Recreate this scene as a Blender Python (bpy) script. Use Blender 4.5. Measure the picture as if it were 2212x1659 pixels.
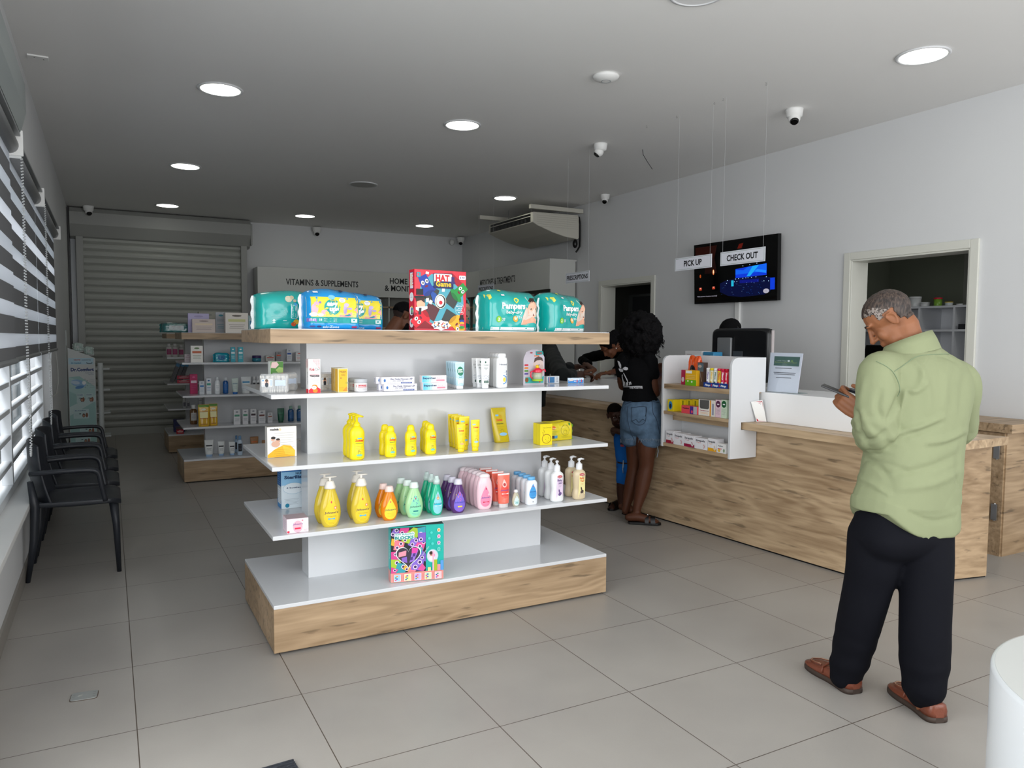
import bpy, bmesh, math, random
from mathutils import Vector, Matrix, noise
random.seed(7)
for _o in list(bpy.data.objects): bpy.data.objects.remove(_o)
scene = bpy.context.scene
COL = scene.collection
PI = math.pi
# ------------------------------------------------------------------ camera
FPX, YAW, PITCH, ROLL, HC = 1617.888, 0.494431, 0.0604752, 0.0068213, 1.45318
_cy,_sy,_cp,_sp = math.cos(YAW),math.sin(YAW),math.cos(PITCH),math.sin(PITCH)
FW = Vector((_sy*_cp,_cy*_cp,-_sp)); _R0 = Vector((_cy,-_sy,0)); _U0 = _R0.cross(FW)
RT = _R0*math.cos(ROLL)+_U0*math.sin(ROLL); UP = _U0*math.cos(ROLL)-_R0*math.sin(ROLL)
CAM = Vector((0,0,HC))
cd = bpy.data.cameras.new('camera'); cam = bpy.data.objects.new('camera', cd); COL.objects.link(cam)
cam.matrix_world = Matrix(((RT.x,UP.x,-FW.x,0),(RT.y,UP.y,-FW.y,0),(RT.z,UP.z,-FW.z,HC),(0,0,0,1)))
cd.sensor_width = 36; cd.lens = FPX/2212*36; cd.clip_end = 200
scene.camera = cam
def ray(px,py): return FW+RT*((px-1106)/FPX)-UP*((py-829.5)/FPX)
def atz(px,py,z): r=ray(px,py); return CAM+r*((z-HC)/r.z)
def atx(px,py,x): r=ray(px,py); return CAM+r*(x/r.x)
def aty(px,py,y): r=ray(px,py); return CAM+r*(y/r.y)
def atd(px,py,d): return CAM+ray(px,py)*d
# ------------------------------------------------------------------ light
w = bpy.data.worlds.new('world'); scene.world = w; w.use_nodes = True
bg = w.node_tree.nodes['Background']; bg.inputs[0].default_value = (0.97,0.985,1.0,1); bg.inputs[1].default_value = 1.0
scene.view_settings.view_transform = 'Standard'; scene.view_settings.look = 'None'
scene.view_settings.exposure = 0.0; scene.view_settings.gamma = 1.0
try: scene.view_settings.use_curve_mapping = False
except Exception: pass
scene.cycles.max_bounces = 8; scene.cycles.diffuse_bounces = 4; scene.cycles.glossy_bounces = 3
scene.cycles.transmission_bounces = 6; scene.cycles.transparent_max_bounces = 8
scene.cycles.caustics_reflective = False; scene.cycles.caustics_refractive = False
scene.cycles.sample_clamp_indirect = 4.0; scene.cycles.use_adaptive_sampling = True; scene.cycles.adaptive_threshold = 0.03
try:
    scene.cycles.use_denoising = True; scene.cycles.denoiser = 'OPENIMAGEDENOISE'
except Exception: pass
def area(name, loc, rot, sx, sy, power, color=(1,1,1)):
    l = bpy.data.lights.new(name,'AREA'); l.shape='RECTANGLE'; l.size=sx; l.size_y=sy; l.energy=power; l.color=color
    o = bpy.data.objects.new(name,l); COL.objects.link(o); o.location=loc; o.rotation_euler=rot; return o
# daylight that falls in through the glazed shopfront behind the camera
area('shopfront_daylight', (2.6,-2.05,1.75), (math.radians(90),0,0), 5.6, 2.9, 180, (0.97,0.985,1.0))
# daylight on the street side of the left window
area('window_daylight', (-1.0,5.6,3.25), (0,math.radians(-35),0), 0.75, 6.5, 330, (0.98,0.985,1.0))
# added fill light from an unseen opening left of the camera
area('added_left_fill', (-1.35,0.45,1.75), (0,math.radians(-90),0), 2.6, 4.2, 150, (0.97,0.985,1.0))
# ------------------------------------------------------------------ helpers
def tag(o,label=None,cat=None,group=None,kind=None):
    if label: o['label']=label
    if cat: o['category']=cat
    if group: o['group']=group
    if kind: o['kind']=kind
    return o
def thing(name,label,cat,loc=(0,0,0),rotz=0,group=None):
    o=bpy.data.objects.new(name,None); COL.objects.link(o); o.location=loc; o.rotation_euler=(0,0,rotz); o.empty_display_size=0.05
    return tag(o,label,cat,group)
def kids(o): return [c for c in bpy.data.objects if c.parent==o]
def copy_tree(o,parent=None):
    c=o.copy(); COL.objects.link(c); c.parent=parent
    for ch in o.children: copy_tree(ch,c)
    return c
def dup(o,loc,rotz=0,label=None,group=None,scale=None):
    c=copy_tree(o); c.location=loc; c.rotation_euler=(0,0,rotz)
    if label: c['label']=label
    if group: c['group']=group
    if scale: c.scale=scale if not isinstance(scale,(int,float)) else (scale,)*3
    return c
def s2l(c): return tuple((x/12.92 if x<=0.04045 else ((x+0.055)/1.055)**2.4) for x in c)
def hexc(h): h=h.lstrip('#'); return tuple(int(h[i:i+2],16)/255 for i in (0,2,4))
MATS={}
def mat(name,col,rough=0.5,metal=0.0,spec=0.5,trans=0.0,ior=1.45,emit=0.0,coat=0.0,alpha=1.0,noise_amt=0.0,noise_scale=8.0,bump=0.0,bump_scale=60.0,sss=0.0,sheen=0.0):
    if name in MATS: return MATS[name]
    m=bpy.data.materials.new(name); m.use_nodes=True; nt=m.node_tree; b=nt.nodes['Principled BSDF']
    c=s2l(hexc(col) if isinstance(col,str) else col)
    b.inputs['Base Color'].default_value=(*c,1); b.inputs['Roughness'].default_value=rough; b.inputs['Metallic'].default_value=metal
    b.inputs['Specular IOR Level'].default_value=spec; b.inputs['IOR'].default_value=ior
    b.inputs['Transmission Weight'].default_value=trans; b.inputs['Coat Weight'].default_value=coat; b.inputs['Alpha'].default_value=alpha
    if sheen: b.inputs['Sheen Weight'].default_value=sheen
    if emit: b.inputs['Emission Color'].default_value=(*c,1); b.inputs['Emission Strength'].default_value=emit
    if noise_amt or bump:
        tc=nt.nodes.new('ShaderNodeTexCoord'); nz=nt.nodes.new('ShaderNodeTexNoise'); nz.inputs['Scale'].default_value=noise_scale; nz.inputs['Detail'].default_value=4
        nt.links.new(tc.outputs['Object'],nz.inputs['Vector'])
        if noise_amt:
            mx=nt.nodes.new('ShaderNodeMix'); mx.data_type='RGBA'; mx.blend_type='MULTIPLY'; mx.inputs[0].default_value=1
            rp=nt.nodes.new('ShaderNodeMapRange'); rp.inputs[1].default_value=0.3; rp.inputs[2].default_value=0.7; rp.inputs[3].default_value=1-noise_amt; rp.inputs[4].default_value=1.0
            nt.links.new(nz.outputs[0],rp.inputs[0]); mx.inputs[6].default_value=(*c,1); nt.links.new(rp.outputs[0],mx.inputs[7]); nt.links.new(mx.outputs[2],b.inputs['Base Color'])
        if bump:
            n2=nt.nodes.new('ShaderNodeTexNoise'); n2.inputs['Scale'].default_value=bump_scale; n2.inputs['Detail'].default_value=3; nt.links.new(tc.outputs['Object'],n2.inputs['Vector'])
            bp=nt.nodes.new('ShaderNodeBump'); bp.inputs['Strength'].default_value=bump; bp.inputs['Distance'].default_value=0.01
            nt.links.new(n2.outputs[0],bp.inputs['Height']); nt.links.new(bp.outputs[0],b.inputs['Normal'])
    MATS[name]=m; return m
def C(h,rough=0.45):                       # flat printed colour
    return mat('print_'+h.lstrip('#')+('' if rough==0.45 else '_g'),h,rough)
def wood(name,axis,light,dark,scale=1.0,vertical=2):
    if name in MATS: return MATS[name]
    m=bpy.data.materials.new(name); m.use_nodes=True; nt=m.node_tree; N=nt.nodes.new; L=nt.links.new; b=nt.nodes['Principled BSDF']
    tc=N('ShaderNodeTexCoord'); mp=N('ShaderNodeMapping'); L(tc.outputs['Object'],mp.inputs['Vector'])
    s=[5.5*scale]*3; s[axis]=0.75*scale; mp.inputs['Scale'].default_value=s
    n0=N('ShaderNodeTexNoise'); n0.inputs['Scale'].default_value=1.1; n0.inputs['Detail'].default_value=2; L(mp.outputs[0],n0.inputs['Vector'])
    mx0=N('ShaderNodeMix'); mx0.data_type='VECTOR'; mx0.inputs[0].default_value=0.30; L(mp.outputs[0],mx0.inputs[4]); L(n0.outputs['Color'],mx0.inputs[5])
    # cathedral grain: contours of a smooth noise field
    n1=N('ShaderNodeTexNoise'); n1.inputs['Scale'].default_value=1.3; n1.inputs['Detail'].default_value=3.0; n1.inputs['Roughness'].default_value=0.45; L(mx0.outputs[1],n1.inputs['Vector'])
    mul=N('ShaderNodeMath'); mul.operation='MULTIPLY'; mul.inputs[1].default_value=58; L(n1.outputs[0],mul.inputs[0])
    sn=N('ShaderNodeMath'); sn.operation='SINE'; L(mul.outputs[0],sn.inputs[0])
    r1=N('ShaderNodeMapRange'); r1.inputs[1].default_value=-1; r1.inputs[2].default_value=1; r1.inputs[3].default_value=0.36; r1.inputs[4].default_value=0.62; L(sn.outputs[0],r1.inputs[0])
    # long fibres
    m2=N('ShaderNodeMapping'); s2=[60*scale]*3; s2[axis]=2.2*scale; m2.inputs['Scale'].default_value=s2; L(tc.outputs['Object'],m2.inputs['Vector'])
    n2=N('ShaderNodeTexNoise'); n2.inputs['Scale'].default_value=1.0; n2.inputs['Detail'].default_value=5; L(m2.outputs[0],n2.inputs['Vector'])
    # broad light and dark bands
    m3=N('ShaderNodeMapping'); s3=[3.2*scale]*3; s3[axis]=0.5*scale; m3.inputs['Scale'].default_value=s3; L(tc.outputs['Object'],m3.inputs['Vector'])
    n3=N('ShaderNodeTexNoise'); n3.inputs['Scale'].default_value=1.5; n3.inputs['Detail'].default_value=4; L(m3.outputs[0],n3.inputs['Vector'])
    a1=N('ShaderNodeMath'); a1.operation='MULTIPLY_ADD'; a1.inputs[1].default_value=0.75; L(n2.outputs[0],a1.inputs[0]); L(r1.outputs[0],a1.inputs[2])
    a2=N('ShaderNodeMath'); a2.operation='MULTIPLY_ADD'; a2.inputs[1].default_value=1.2; L(n3.outputs[0],a2.inputs[0]); L(a1.outputs[0],a2.inputs[2])
    cr=N('ShaderNodeValToRGB'); cr.color_ramp.elements[0].position=0.47; cr.color_ramp.elements[1].position=0.80
    dv=N('ShaderNodeMath'); dv.operation='MULTIPLY'; dv.inputs[1].default_value=0.45; L(a2.outputs[0],dv.inputs[0]); L(dv.outputs[0],cr.inputs[0])
    cr.color_ramp.elements[0].color=(*s2l(hexc(dark)),1); cr.color_ramp.elements[1].color=(*s2l(hexc(light)),1)
    # fine dark cracks
    m4=N('ShaderNodeMapping'); s4=[22*scale]*3; s4[axis]=2.6*scale; m4.inputs['Scale'].default_value=s4; m4.inputs['Rotation'].default_value=(0.03,0.03,0.03); L(tc.outputs['Object'],m4.inputs['Vector'])
    n4=N('ShaderNodeTexNoise'); n4.inputs['Scale'].default_value=1.3; n4.inputs['Detail'].default_value=3; L(m4.outputs[0],n4.inputs['Vector'])
    r4=N('ShaderNodeMapRange'); r4.inputs[1].default_value=0.61; r4.inputs[2].default_value=0.69; r4.inputs[3].default_value=1; r4.inputs[4].default_value=0.52; L(n4.outputs[0],r4.inputs[0])
    mm=N('ShaderNodeMix'); mm.data_type='RGBA'; mm.blend_type='MULTIPLY'; mm.inputs[0].default_value=1; L(cr.outputs[0],mm.inputs[6]); L(r4.outputs[0],mm.inputs[7])
    L(mm.outputs[2],b.inputs['Base Color']); b.inputs['Roughness'].default_value=0.42; b.inputs['Specular IOR Level'].default_value=0.4
    MATS[name]=m; return m

class MB:
    def __init__(s): s.v=[];s.f=[];s.mi=[];s.sm=[];s.mats=[];s.cur=0;s.smooth=False
    def m(s,mt,smooth=None):
        if mt not in s.mats: s.mats.append(mt)
        s.cur=s.mats.index(mt)
        if smooth is not None: s.smooth=smooth
        return s
    def face(s,idx): s.f.append(tuple(idx)); s.mi.append(s.cur); s.sm.append(s.smooth)
    def poly(s,pts):
        b=len(s.v); s.v+= [tuple(p) for p in pts]; s.face(range(b,b+len(pts))); return s
    def box(s,x0,x1,y0,y1,z0,z1,M=None):
        P=[(x0,y0,z0),(x1,y0,z0),(x1,y1,z0),(x0,y1,z0),(x0,y0,z1),(x1,y0,z1),(x1,y1,z1),(x0,y1,z1)]
        if M is not None: P=[tuple(M@Vector(p)) for p in P]
        b=len(s.v); s.v+=P
        sm=s.smooth; s.smooth=False
        for q in ((0,3,2,1),(4,5,6,7),(0,1,5,4),(1,2,6,5),(2,3,7,6),(3,0,4,7)): s.face([b+i for i in q])
        s.smooth=sm; return s
    def loft(s,rings,cap0=True,cap1=True,closed=True):
        n=len(rings[0]); b=len(s.v)
        for r in rings: s.v+=[tuple(p) for p in r]
        for i in range(len(rings)-1):
            for j in range(n if closed else n-1):
                k=(j+1)%n; s.face((b+i*n+j,b+i*n+k,b+(i+1)*n+k,b+(i+1)*n+j))
        sm=s.smooth
        if cap0: s.smooth=False; s.face([b+j for j in range(n-1,-1,-1)])
        if cap1: s.smooth=False; s.face([b+(len(rings)-1)*n+j for j in range(n)])
        s.smooth=sm; return s
    def prism(s,pts,z0,z1):
        return s.loft([[(x,y,z0) for x,y in pts],[(x,y,z1) for x,y in pts]])
    def cyl(s,p0,p1,r0,r1=None,n=16,caps=True):
        r1=r0 if r1 is None else r1; p0=Vector(p0);p1=Vector(p1); d=(p1-p0).normalized()
        a=d.orthogonal().normalized(); c=d.cross(a)
        R=[[p+(a*math.cos(2*PI*j/n)+c*math.sin(2*PI*j/n))*r for j in range(n)] for p,r in ((p0,r0),(p1,r1))]
        return s.loft(R,caps,caps)
    def lathe(s,prof,n=20,c=(0,0,0),caps=True):       # prof: (r,z)
        return s.loft([[(c[0]+r*math.cos(2*PI*j/n),c[1]+r*math.sin(2*PI*j/n),c[2]+z) for j in range(n)] for r,z in prof],caps,caps)
    def tube(s,pts,r,n=8,caps=True):
        pts=[Vector(p) for p in pts]; rs=r if isinstance(r,(list,tuple)) else [r]*len(pts)
        R=[]; a=None
        for i,p in enumerate(pts):
            t=(pts[min(i+1,len(pts)-1)]-pts[max(i-1,0)]).normalized()
            a=t.orthogonal().normalized() if a is None else (a-t*a.dot(t)).normalized()
            c=t.cross(a); R.append([p+(a*math.cos(2*PI*j/n)+c*math.sin(2*PI*j/n))*rs[i] for j in range(n)])
        return s.loft(R,caps,caps)
    def ell(s,c,r,nu=16,nv=10,M=None):
        R=[]
        for i in range(nv+1):
            t=-PI/2+PI*i/nv; t=max(-PI/2+0.02,min(PI/2-0.02,t))
            ring=[Vector((r[0]*math.cos(t)*math.cos(2*PI*j/nu),r[1]*math.cos(t)*math.sin(2*PI*j/nu),r[2]*math.sin(t))) for j in range(nu)]
            if M is not None: ring=[M@p for p in ring]
            R.append([p+Vector(c) for p in ring])
        return s.loft(R)
    def build(s,name,m=None,parent=None,loc=None,bev=0,seg=2,smooth=None,sub=0):
        me=bpy.data.meshes.new(name); me.from_pydata(s.v,[],s.f)
        mats=s.mats if s.mats else [m]
        if m is not None and not s.mats: mats=[m]
        for x in mats: me.materials.append(x)
        if s.mats: me.polygons.foreach_set('material_index',s.mi)
        me.polygons.foreach_set('use_smooth',[bool(smooth) if smooth is not None else x for x in s.sm])
        me.update()
        o=bpy.data.objects.new(name,me); COL.objects.link(o); o.parent=parent
        if loc is not None: o.location=loc
        if bev:
            md=o.modifiers.new('b','BEVEL'); md.width=bev; md.segments=seg; md.limit_method='ANGLE'; md.angle_limit=math.radians(40)
        if sub:
            md=o.modifiers.new('s','SUBSURF'); md.levels=sub; md.render_levels=sub
        return o
def bx(name,m,parent,x0,x1,y0,y1,z0,z1,bev=0.0):
    return MB().box(x0,x1,y0,y1,z0,z1).build(name,m,parent,bev=bev)

# ---- text and flat print -------------------------------------------------
_TC={}
def tmesh(txt,bold=0.0,res=2,sp=1.0):
    k=(txt,bold,res,sp)
    if k in _TC: return _TC[k]
    cu=bpy.data.curves.new('t','FONT'); cu.body=txt; cu.size=1; cu.offset=bold; cu.resolution_u=res; cu.space_character=sp; cu.fill_mode='FRONT' if hasattr(cu,'fill_mode') else cu.fill_mode
    o=bpy.data.objects.new('t',cu); COL.objects.link(o)
    dg=bpy.context.evaluated_depsgraph_get(); me=o.evaluated_get(dg).to_mesh()
    V=[(v.co.x,v.co.y) for v in me.vertices]; F=[tuple(p.vertices) for p in me.polygons]
    o.evaluated_get(dg).to_mesh_clear(); bpy.data.objects.remove(o); bpy.data.curves.remove(cu)
    if V:
        x0=min(v[0] for v in V); x1=max(v[0] for v in V); y0=0
        V=[(a-x0,b) for a,b in V]
    else: x0=x1=0
    _TC[k]=(V,F,max(x1-x0,1e-6)); return _TC[k]
class Art:
    """flat print on one face: (u,v) -> fn(u,v,lift); one mesh, one material per colour"""
    def __init__(s,fn,wrap=False,lift=0.00006): s.fn=fn; s.mb=MB(); s.l=1; s.wrap=wrap; s.e=lift
    def _add(s,pts,faces,col):
        s.mb.m(col if not isinstance(col,str) else C(col)); b=len(s.mb.v)
        s.mb.v+=[tuple(s.fn(u,v,0.0003+s.e*s.l)) for u,v in pts]
        for f in faces: s.mb.face([b+i for i in f])
        s.l+=1; return s
    def star(s,pts,c,col,rings=None):
        rings=rings or (4 if s.wrap else 1); n=len(pts); P=[c]; F=[]
        for r in range(1,rings+1):
            t=r/rings; P+=[(c[0]+(x-c[0])*t,c[1]+(y-c[1])*t) for x,y in pts]
        for j in range(n):
            k=(j+1)%n; F.append((0,1+j,1+k))
            for r in range(rings-1): F.append((1+r*n+j,1+(r+1)*n+j,1+(r+1)*n+k,1+r*n+k))
        return s._add(P,F,col)
    def ell(s,cx,cy,rx,ry,col,n=24,rot=0,a0=0,a1=2*PI):
        ca,sa=math.cos(rot),math.sin(rot)
        if a1-a0<6.28: P=[(cx,cy)]+[(cx+rx*math.cos(a0+(a1-a0)*i/n),cy+ry*math.sin(a0+(a1-a0)*i/n)) for i in range(n+1)]; return s._add(P,[(0,i+1,i+2) for i in range(n)],col)
        return s.star([(cx+rx*math.cos(2*PI*i/n)*ca-ry*math.sin(2*PI*i/n)*sa,cy+rx*math.cos(2*PI*i/n)*sa+ry*math.sin(2*PI*i/n)*ca) for i in range(n)],(cx,cy),col)
    def ring(s,cx,cy,r,t,col,n=28,a0=0,a1=2*PI,ry=None):
        ry=ry or r; P=[];F=[]
        for i in range(n+1):
            a=a0+(a1-a0)*i/n; P+=[(cx+(r-t/2)*math.cos(a),cy+(ry-t/2)*math.sin(a)),(cx+(r+t/2)*math.cos(a),cy+(ry+t/2)*math.sin(a))]
        for i in range(n): F.append((2*i,2*i+1,2*i+3,2*i+2))
        return s._add(P,F,col)
    def drop(s,cx,cy,wd,h,col,n=32,flip=False):
        P=[]
        for i in range(n):
            t=2*PI*i/n; x=math.sin(t)*math.sin(t/2)**1.25*wd/1.52; y=math.cos(t)*h/2
            P.append((cx+x*1.0,cy+(y if not flip else -y)))
        return s.star(P,(cx,cy-h*0.12 if not flip else cy+h*.12),col)
    def rect(s,x0,y0,x1,y1,col):
        nx=max(1,min(16,int(abs(x1-x0)/.012)+2)) if s.wrap and abs(x1-x0)>0.01 else 1; ny=max(1,min(10,int(abs(y1-y0)/.012)+1)) if s.wrap and abs(y1-y0)>0.015 else 1
        P=[(x0+(x1-x0)*i/nx,y0+(y1-y0)*j/ny) for j in range(ny+1) for i in range(nx+1)]
        F=[(j*(nx+1)+i,j*(nx+1)+i+1,(j+1)*(nx+1)+i+1,(j+1)*(nx+1)+i) for j in range(ny) for i in range(nx)]
        return s._add(P,F,col)
    def poly(s,pts,col):
        return s._add(pts,[tuple(range(len(pts)))],col)
    def tris(s,pts,faces,col): return s._add(pts,faces,col)
    def rrect(s,x0,y0,x1,y1,r,col):
        P=[]
        for cx,cy,a in ((x1-r,y1-r,0),(x0+r,y1-r,1),(x0+r,y0+r,2),(x1-r,y0+r,3)):
            for i in range(5): t=(a+i/4)*PI/2; P.append((cx+r*math.cos(t),cy+r*math.sin(t)))
        return s.star(P,((x0+x1)/2,(y0+y1)/2),col)
    def line(s,pts,t,col):
        P=[];F=[]
        for i,(x,y) in enumerate(pts):
            a=pts[max(i-1,0)];b=pts[min(i+1,len(pts)-1)];dx,dy=b[0]-a[0],b[1]-a[1];d=math.hypot(dx,dy) or 1
            P+=[(x-dy/d*t/2,y+dx/d*t/2),(x+dy/d*t/2,y-dx/d*t/2)]
        for i in range(len(pts)-1): F.append((2*i,2*i+1,2*i+3,2*i+2))
        return s._add(P,F,col)
    def text(s,txt,x,y,h,col,w=None,al='c',rot=0,bold=0.0,shear=0,res=2):
        V,F,tw=tmesh(txt,bold,res); k=h/0.7; kx=k if w is None else w/tw
        off={'c':-tw/2,'l':0,'r':-tw}[al]; ca,sa=math.cos(rot),math.sin(rot); P=[]
        for a,b in V:
            u=(a+off)*kx+b*k*shear; v=b*k; P.append((x+u*ca-v*sa,y+u*sa+v*ca))
        return s._add(P,F,col)
    def lines(s,x0,x1,y,n,dy,t,col):
        for i in range(n):
            k=[1,.86,.94,.7,.9,.6][i%6]; xm=(x0+x1)/2; hw=(x1-x0)/2*k
            s.rect(xm-hw,y-i*dy-t/2,xm+hw,y-i*dy+t/2,col)
            s.l-=1
        s.l+=1; return s
    def build(s,name,parent=None): return s.mb.build(name,None,parent)
def front(w,d,h=0,x=0,z=0):   # face at local y=-d/2 looking towards -Y, u from left edge
    return lambda u,v,l:(x-w/2+u,-d/2-l,z+v)
def left(w,d,x=0,z=0):        # face at local x=-w/2, u runs from back to front
    return lambda u,v,l:(x-w/2-l,d/2-u,z+v)
def right(w,d):
    return lambda u,v,l:(w/2+l,-d/2+u,v)
def topf(w,d,h): return lambda u,v,l:(-w/2+u,-d/2+v,h+l)
# ------------------------------------------------------------------ materials
WH=mat('white_laminate','#d9dbde',0.12,spec=0.5,noise_amt=0.02,noise_scale=2)
WHM=mat('white_matt','#e9e9e7',0.5)
WALL=mat('wall_paint','#d9dadb',0.62,spec=0.25,noise_amt=0.04,noise_scale=0.7,bump=0.04,bump_scale=25)
CEIL=mat('ceiling_paint','#eeedeb',0.75,spec=0.2,noise_amt=0.03,noise_scale=0.5,bump=0.05,bump_scale=6)
GREYTRIM=mat('grey_aluminium','#8f9294',0.35,metal=0.3)
ALU=mat('white_aluminium','#e6e9ec',0.3)
BLK=mat('black_plastic','#0b0b0d',0.35); BLKG=mat('black_gloss','#040405',0.05)
CHR=mat('chrome','#c9ccd0',0.15,metal=1)
WX=wood('wood_lengthwise',0,'#bda282','#8a7154'); WY=wood('wood_depthwise',1,'#cdb391','#947a5d')
WHC=mat('counter_white','#f2f3f4',0.14,spec=0.5)
def tilemat():
    m=bpy.data.materials.new('floor_tiles'); m.use_nodes=True; nt=m.node_tree; N=nt.nodes.new; L=nt.links.new; b=nt.nodes['Principled BSDF']
    tc=N('ShaderNodeTexCoord'); sx=N('ShaderNodeSeparateXYZ'); L(tc.outputs['Object'],sx.inputs[0])
    def grout(sock,off):
        a=N('ShaderNodeMath'); a.operation='ADD'; a.inputs[1].default_value=-off+60.0; L(sock,a.inputs[0])
        d=N('ShaderNodeMath'); d.operation='DIVIDE'; d.inputs[1].default_value=0.6; L(a.outputs[0],d.inputs[0])
        f=N('ShaderNodeMath'); f.operation='FRACT'; L(d.outputs[0],f.inputs[0])
        p=N('ShaderNodeMath'); p.operation='PINGPONG'; p.inputs[1].default_value=0.5; L(f.outputs[0],p.inputs[0])
        fl=N('ShaderNodeMath'); fl.operation='FLOOR'; L(d.outputs[0],fl.inputs[0])
        return p.outputs[0],fl.outputs[0]
    px,ix=grout(sx.outputs[0],0.0624); py,iy=grout(sx.outputs[1],2.4185)
    mn=N('ShaderNodeMath'); mn.operation='MINIMUM'; L(px,mn.inputs[0]); L(py,mn.inputs[1])
    lt=N('ShaderNodeMath'); lt.operation='LESS_THAN'; lt.inputs[1].default_value=0.0030; L(mn.outputs[0],lt.inputs[0])
    cx=N('ShaderNodeCombineXYZ'); L(ix,cx.inputs[0]); L(iy,cx.inputs[1]); wn=N('ShaderNodeTexWhiteNoise'); L(cx.outputs[0],wn.inputs['Vector'])
    nz=N('ShaderNodeTexNoise'); nz.inputs['Scale'].default_value=2.2; nz.inputs['Detail'].default_value=6; L(tc.outputs['Object'],nz.inputs['Vector'])
    n5=N('ShaderNodeTexNoise'); n5.inputs['Scale'].default_value=220; L(tc.outputs['Object'],n5.inputs['Vector'])
    a=N('ShaderNodeMath'); a.operation='MULTIPLY_ADD'; a.inputs[1].default_value=0.16; L(wn.outputs['Value'],a.inputs[0]); L(nz.outputs[0],a.inputs[2])
    a2=N('ShaderNodeMath'); a2.operation='MULTIPLY_ADD'; a2.inputs[1].default_value=0.22; L(n5.outputs[0],a2.inputs[0]); L(a.outputs[0],a2.inputs[2])
    cr=N('ShaderNodeValToRGB'); L(a2.outputs[0],cr.inputs[0]); cr.color_ramp.elements[0].position=0.35; cr.color_ramp.elements[1].position=1.0
    cr.color_ramp.elements[0].color=(*s2l(hexc('#96928d')),1); cr.color_ramp.elements[1].color=(*s2l(hexc('#a5a19b')),1)
    mx=N('ShaderNodeMix'); mx.data_type='RGBA'; L(lt.outputs[0],mx.inputs[0]); L(cr.outputs[0],mx.inputs[6]); mx.inputs[7].default_value=(*s2l(hexc('#4d433b')),1)
    L(mx.outputs[2],b.inputs['Base Color']); b.inputs['Roughness'].default_value=0.33; b.inputs['Specular IOR Level'].default_value=0.45
    rr=N('ShaderNodeMapRange'); rr.inputs[3].default_value=0.28; rr.inputs[4].default_value=0.45; L(nz.outputs[0],rr.inputs[0]); L(rr.outputs[0],b.inputs['Roughness'])
    return m
def struct(name,mb,m=None,bev=0): o=mb.build(name,m,bev=bev); o['kind']='structure'; return o
XL,XR,YB,YF,ZC=-0.47,5.72,12.56,-1.9,3.27
T=0.2
struct('floor',MB().box(XL-0.25,9.2,YF-0.2,YB+0.2,-0.1,0),tilemat())
struct('ceiling',MB().box(XL-0.25,9.2,YF-0.2,YB+0.2,ZC,ZC+0.12),CEIL)
struct('wall_back',MB().box(XL-0.25,XR+T,YB,YB+0.2,0,ZC),WALL)
# left wall with the window opening y WY0..WY1
WY0,WY1,WZ0,WZ1=3.05,8.22,0.47,2.47
struct('wall_left',MB().box(XL-0.25,XL,YF,-1.75,0,ZC).box(XL-0.25,XL,2.65,WY0,0,ZC).box(XL-0.25,XL,-1.75,2.65,2.95,ZC).box(XL-0.25,XL,WY1,YB,0,ZC).box(XL-0.25,XL,WY0,WY1,0,WZ0-0.03).box(XL-0.25,XL,WY0,WY1,WZ1,ZC),WALL)  # unseen gap beside the camera added to let the left fill in
# right wall: doorway 7.10-8.13, hatch door 3.37-4.39
struct('wall_right',MB().box(XR,XR+T,YF,3.36,0,ZC).box(XR,XR+T,4.39,7.11,0,ZC).box(XR,XR+T,8.13,YB,0,ZC).box(XR,XR+T,3.36,4.39,2.155,ZC).box(XR,XR+T,7.11,8.13,2.15,ZC),WALL)
# shopfront wall behind the camera: piers and lintel round a wide glazed opening
struct('wall_front',MB().box(XL-0.25,-0.2,YF-0.15,YF,0,ZC).box(5.4,XR+T,YF-0.15,YF,0,ZC).box(-0.2,5.4,YF-0.15,YF,3.15,ZC),WALL)
# rooms behind the right wall
GR=mat('backroom_paint','#8c9181',0.7); GR2=mat('backroom_panel','#6f7068',0.7)
struct('wall_backroom',MB().box(8.4,8.5,1.2,6.0,0,ZC).box(XR+T,8.5,1.1,1.2,0,ZC).box(XR+T,8.5,5.9,6.0,0,ZC),GR)
struct('wall_partition',MB().box(7.75,7.85,1.2,4.62,0,ZC),GR2)
struct('wall_doorway_room',MB().box(7.3,7.4,6.0,9.2,0,ZC).box(XR+T,7.4,6.0,6.1,0,ZC).box(XR+T,7.4,9.1,9.2,0,ZC),GR2)
TR=mat('door_frame_paint','#d6d6cd',0.35)
def frame(name,y0,y1,z1,wd=0.065,ex=0.02):
    mb=MB().m(TR)
    for a,b,c,d in ((y0-wd,y0,0,z1+wd),(y1,y1+wd,0,z1+wd)): mb.box(XR-ex,XR+T+.01,a,b,c,d) if False else mb.box(XR-ex,XR,a,b,c,d)
    mb.box(XR-ex,XR,y0,y1,z1,z1+wd)
    mb.box(XR-ex*.6,XR+T,y0-0.001,y0+0.015,0,z1); mb.box(XR-ex*.6,XR+T,y1-0.015,y1+0.001,0,z1); mb.box(XR-ex*.6,XR+T,y0+0.015,y1-0.015,z1-0.015,z1+.001)
    return struct(name,mb,bev=0.004)
frame('door_1',3.36,4.39,2.155); frame('door_2',7.11,8.13,2.15)
struct('door_3',MB().m(mat('dark_door','#3b3d3c',0.5)).box(6.2,6.24,7.05,8.2,0,2.05).m(mat('near_black_sheet','#15171a',0.8)).box(6.19,6.2,7.1,8.1,0.02,2.02))  # dark panel faced with a near-black sheet just inside the doorway
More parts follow.
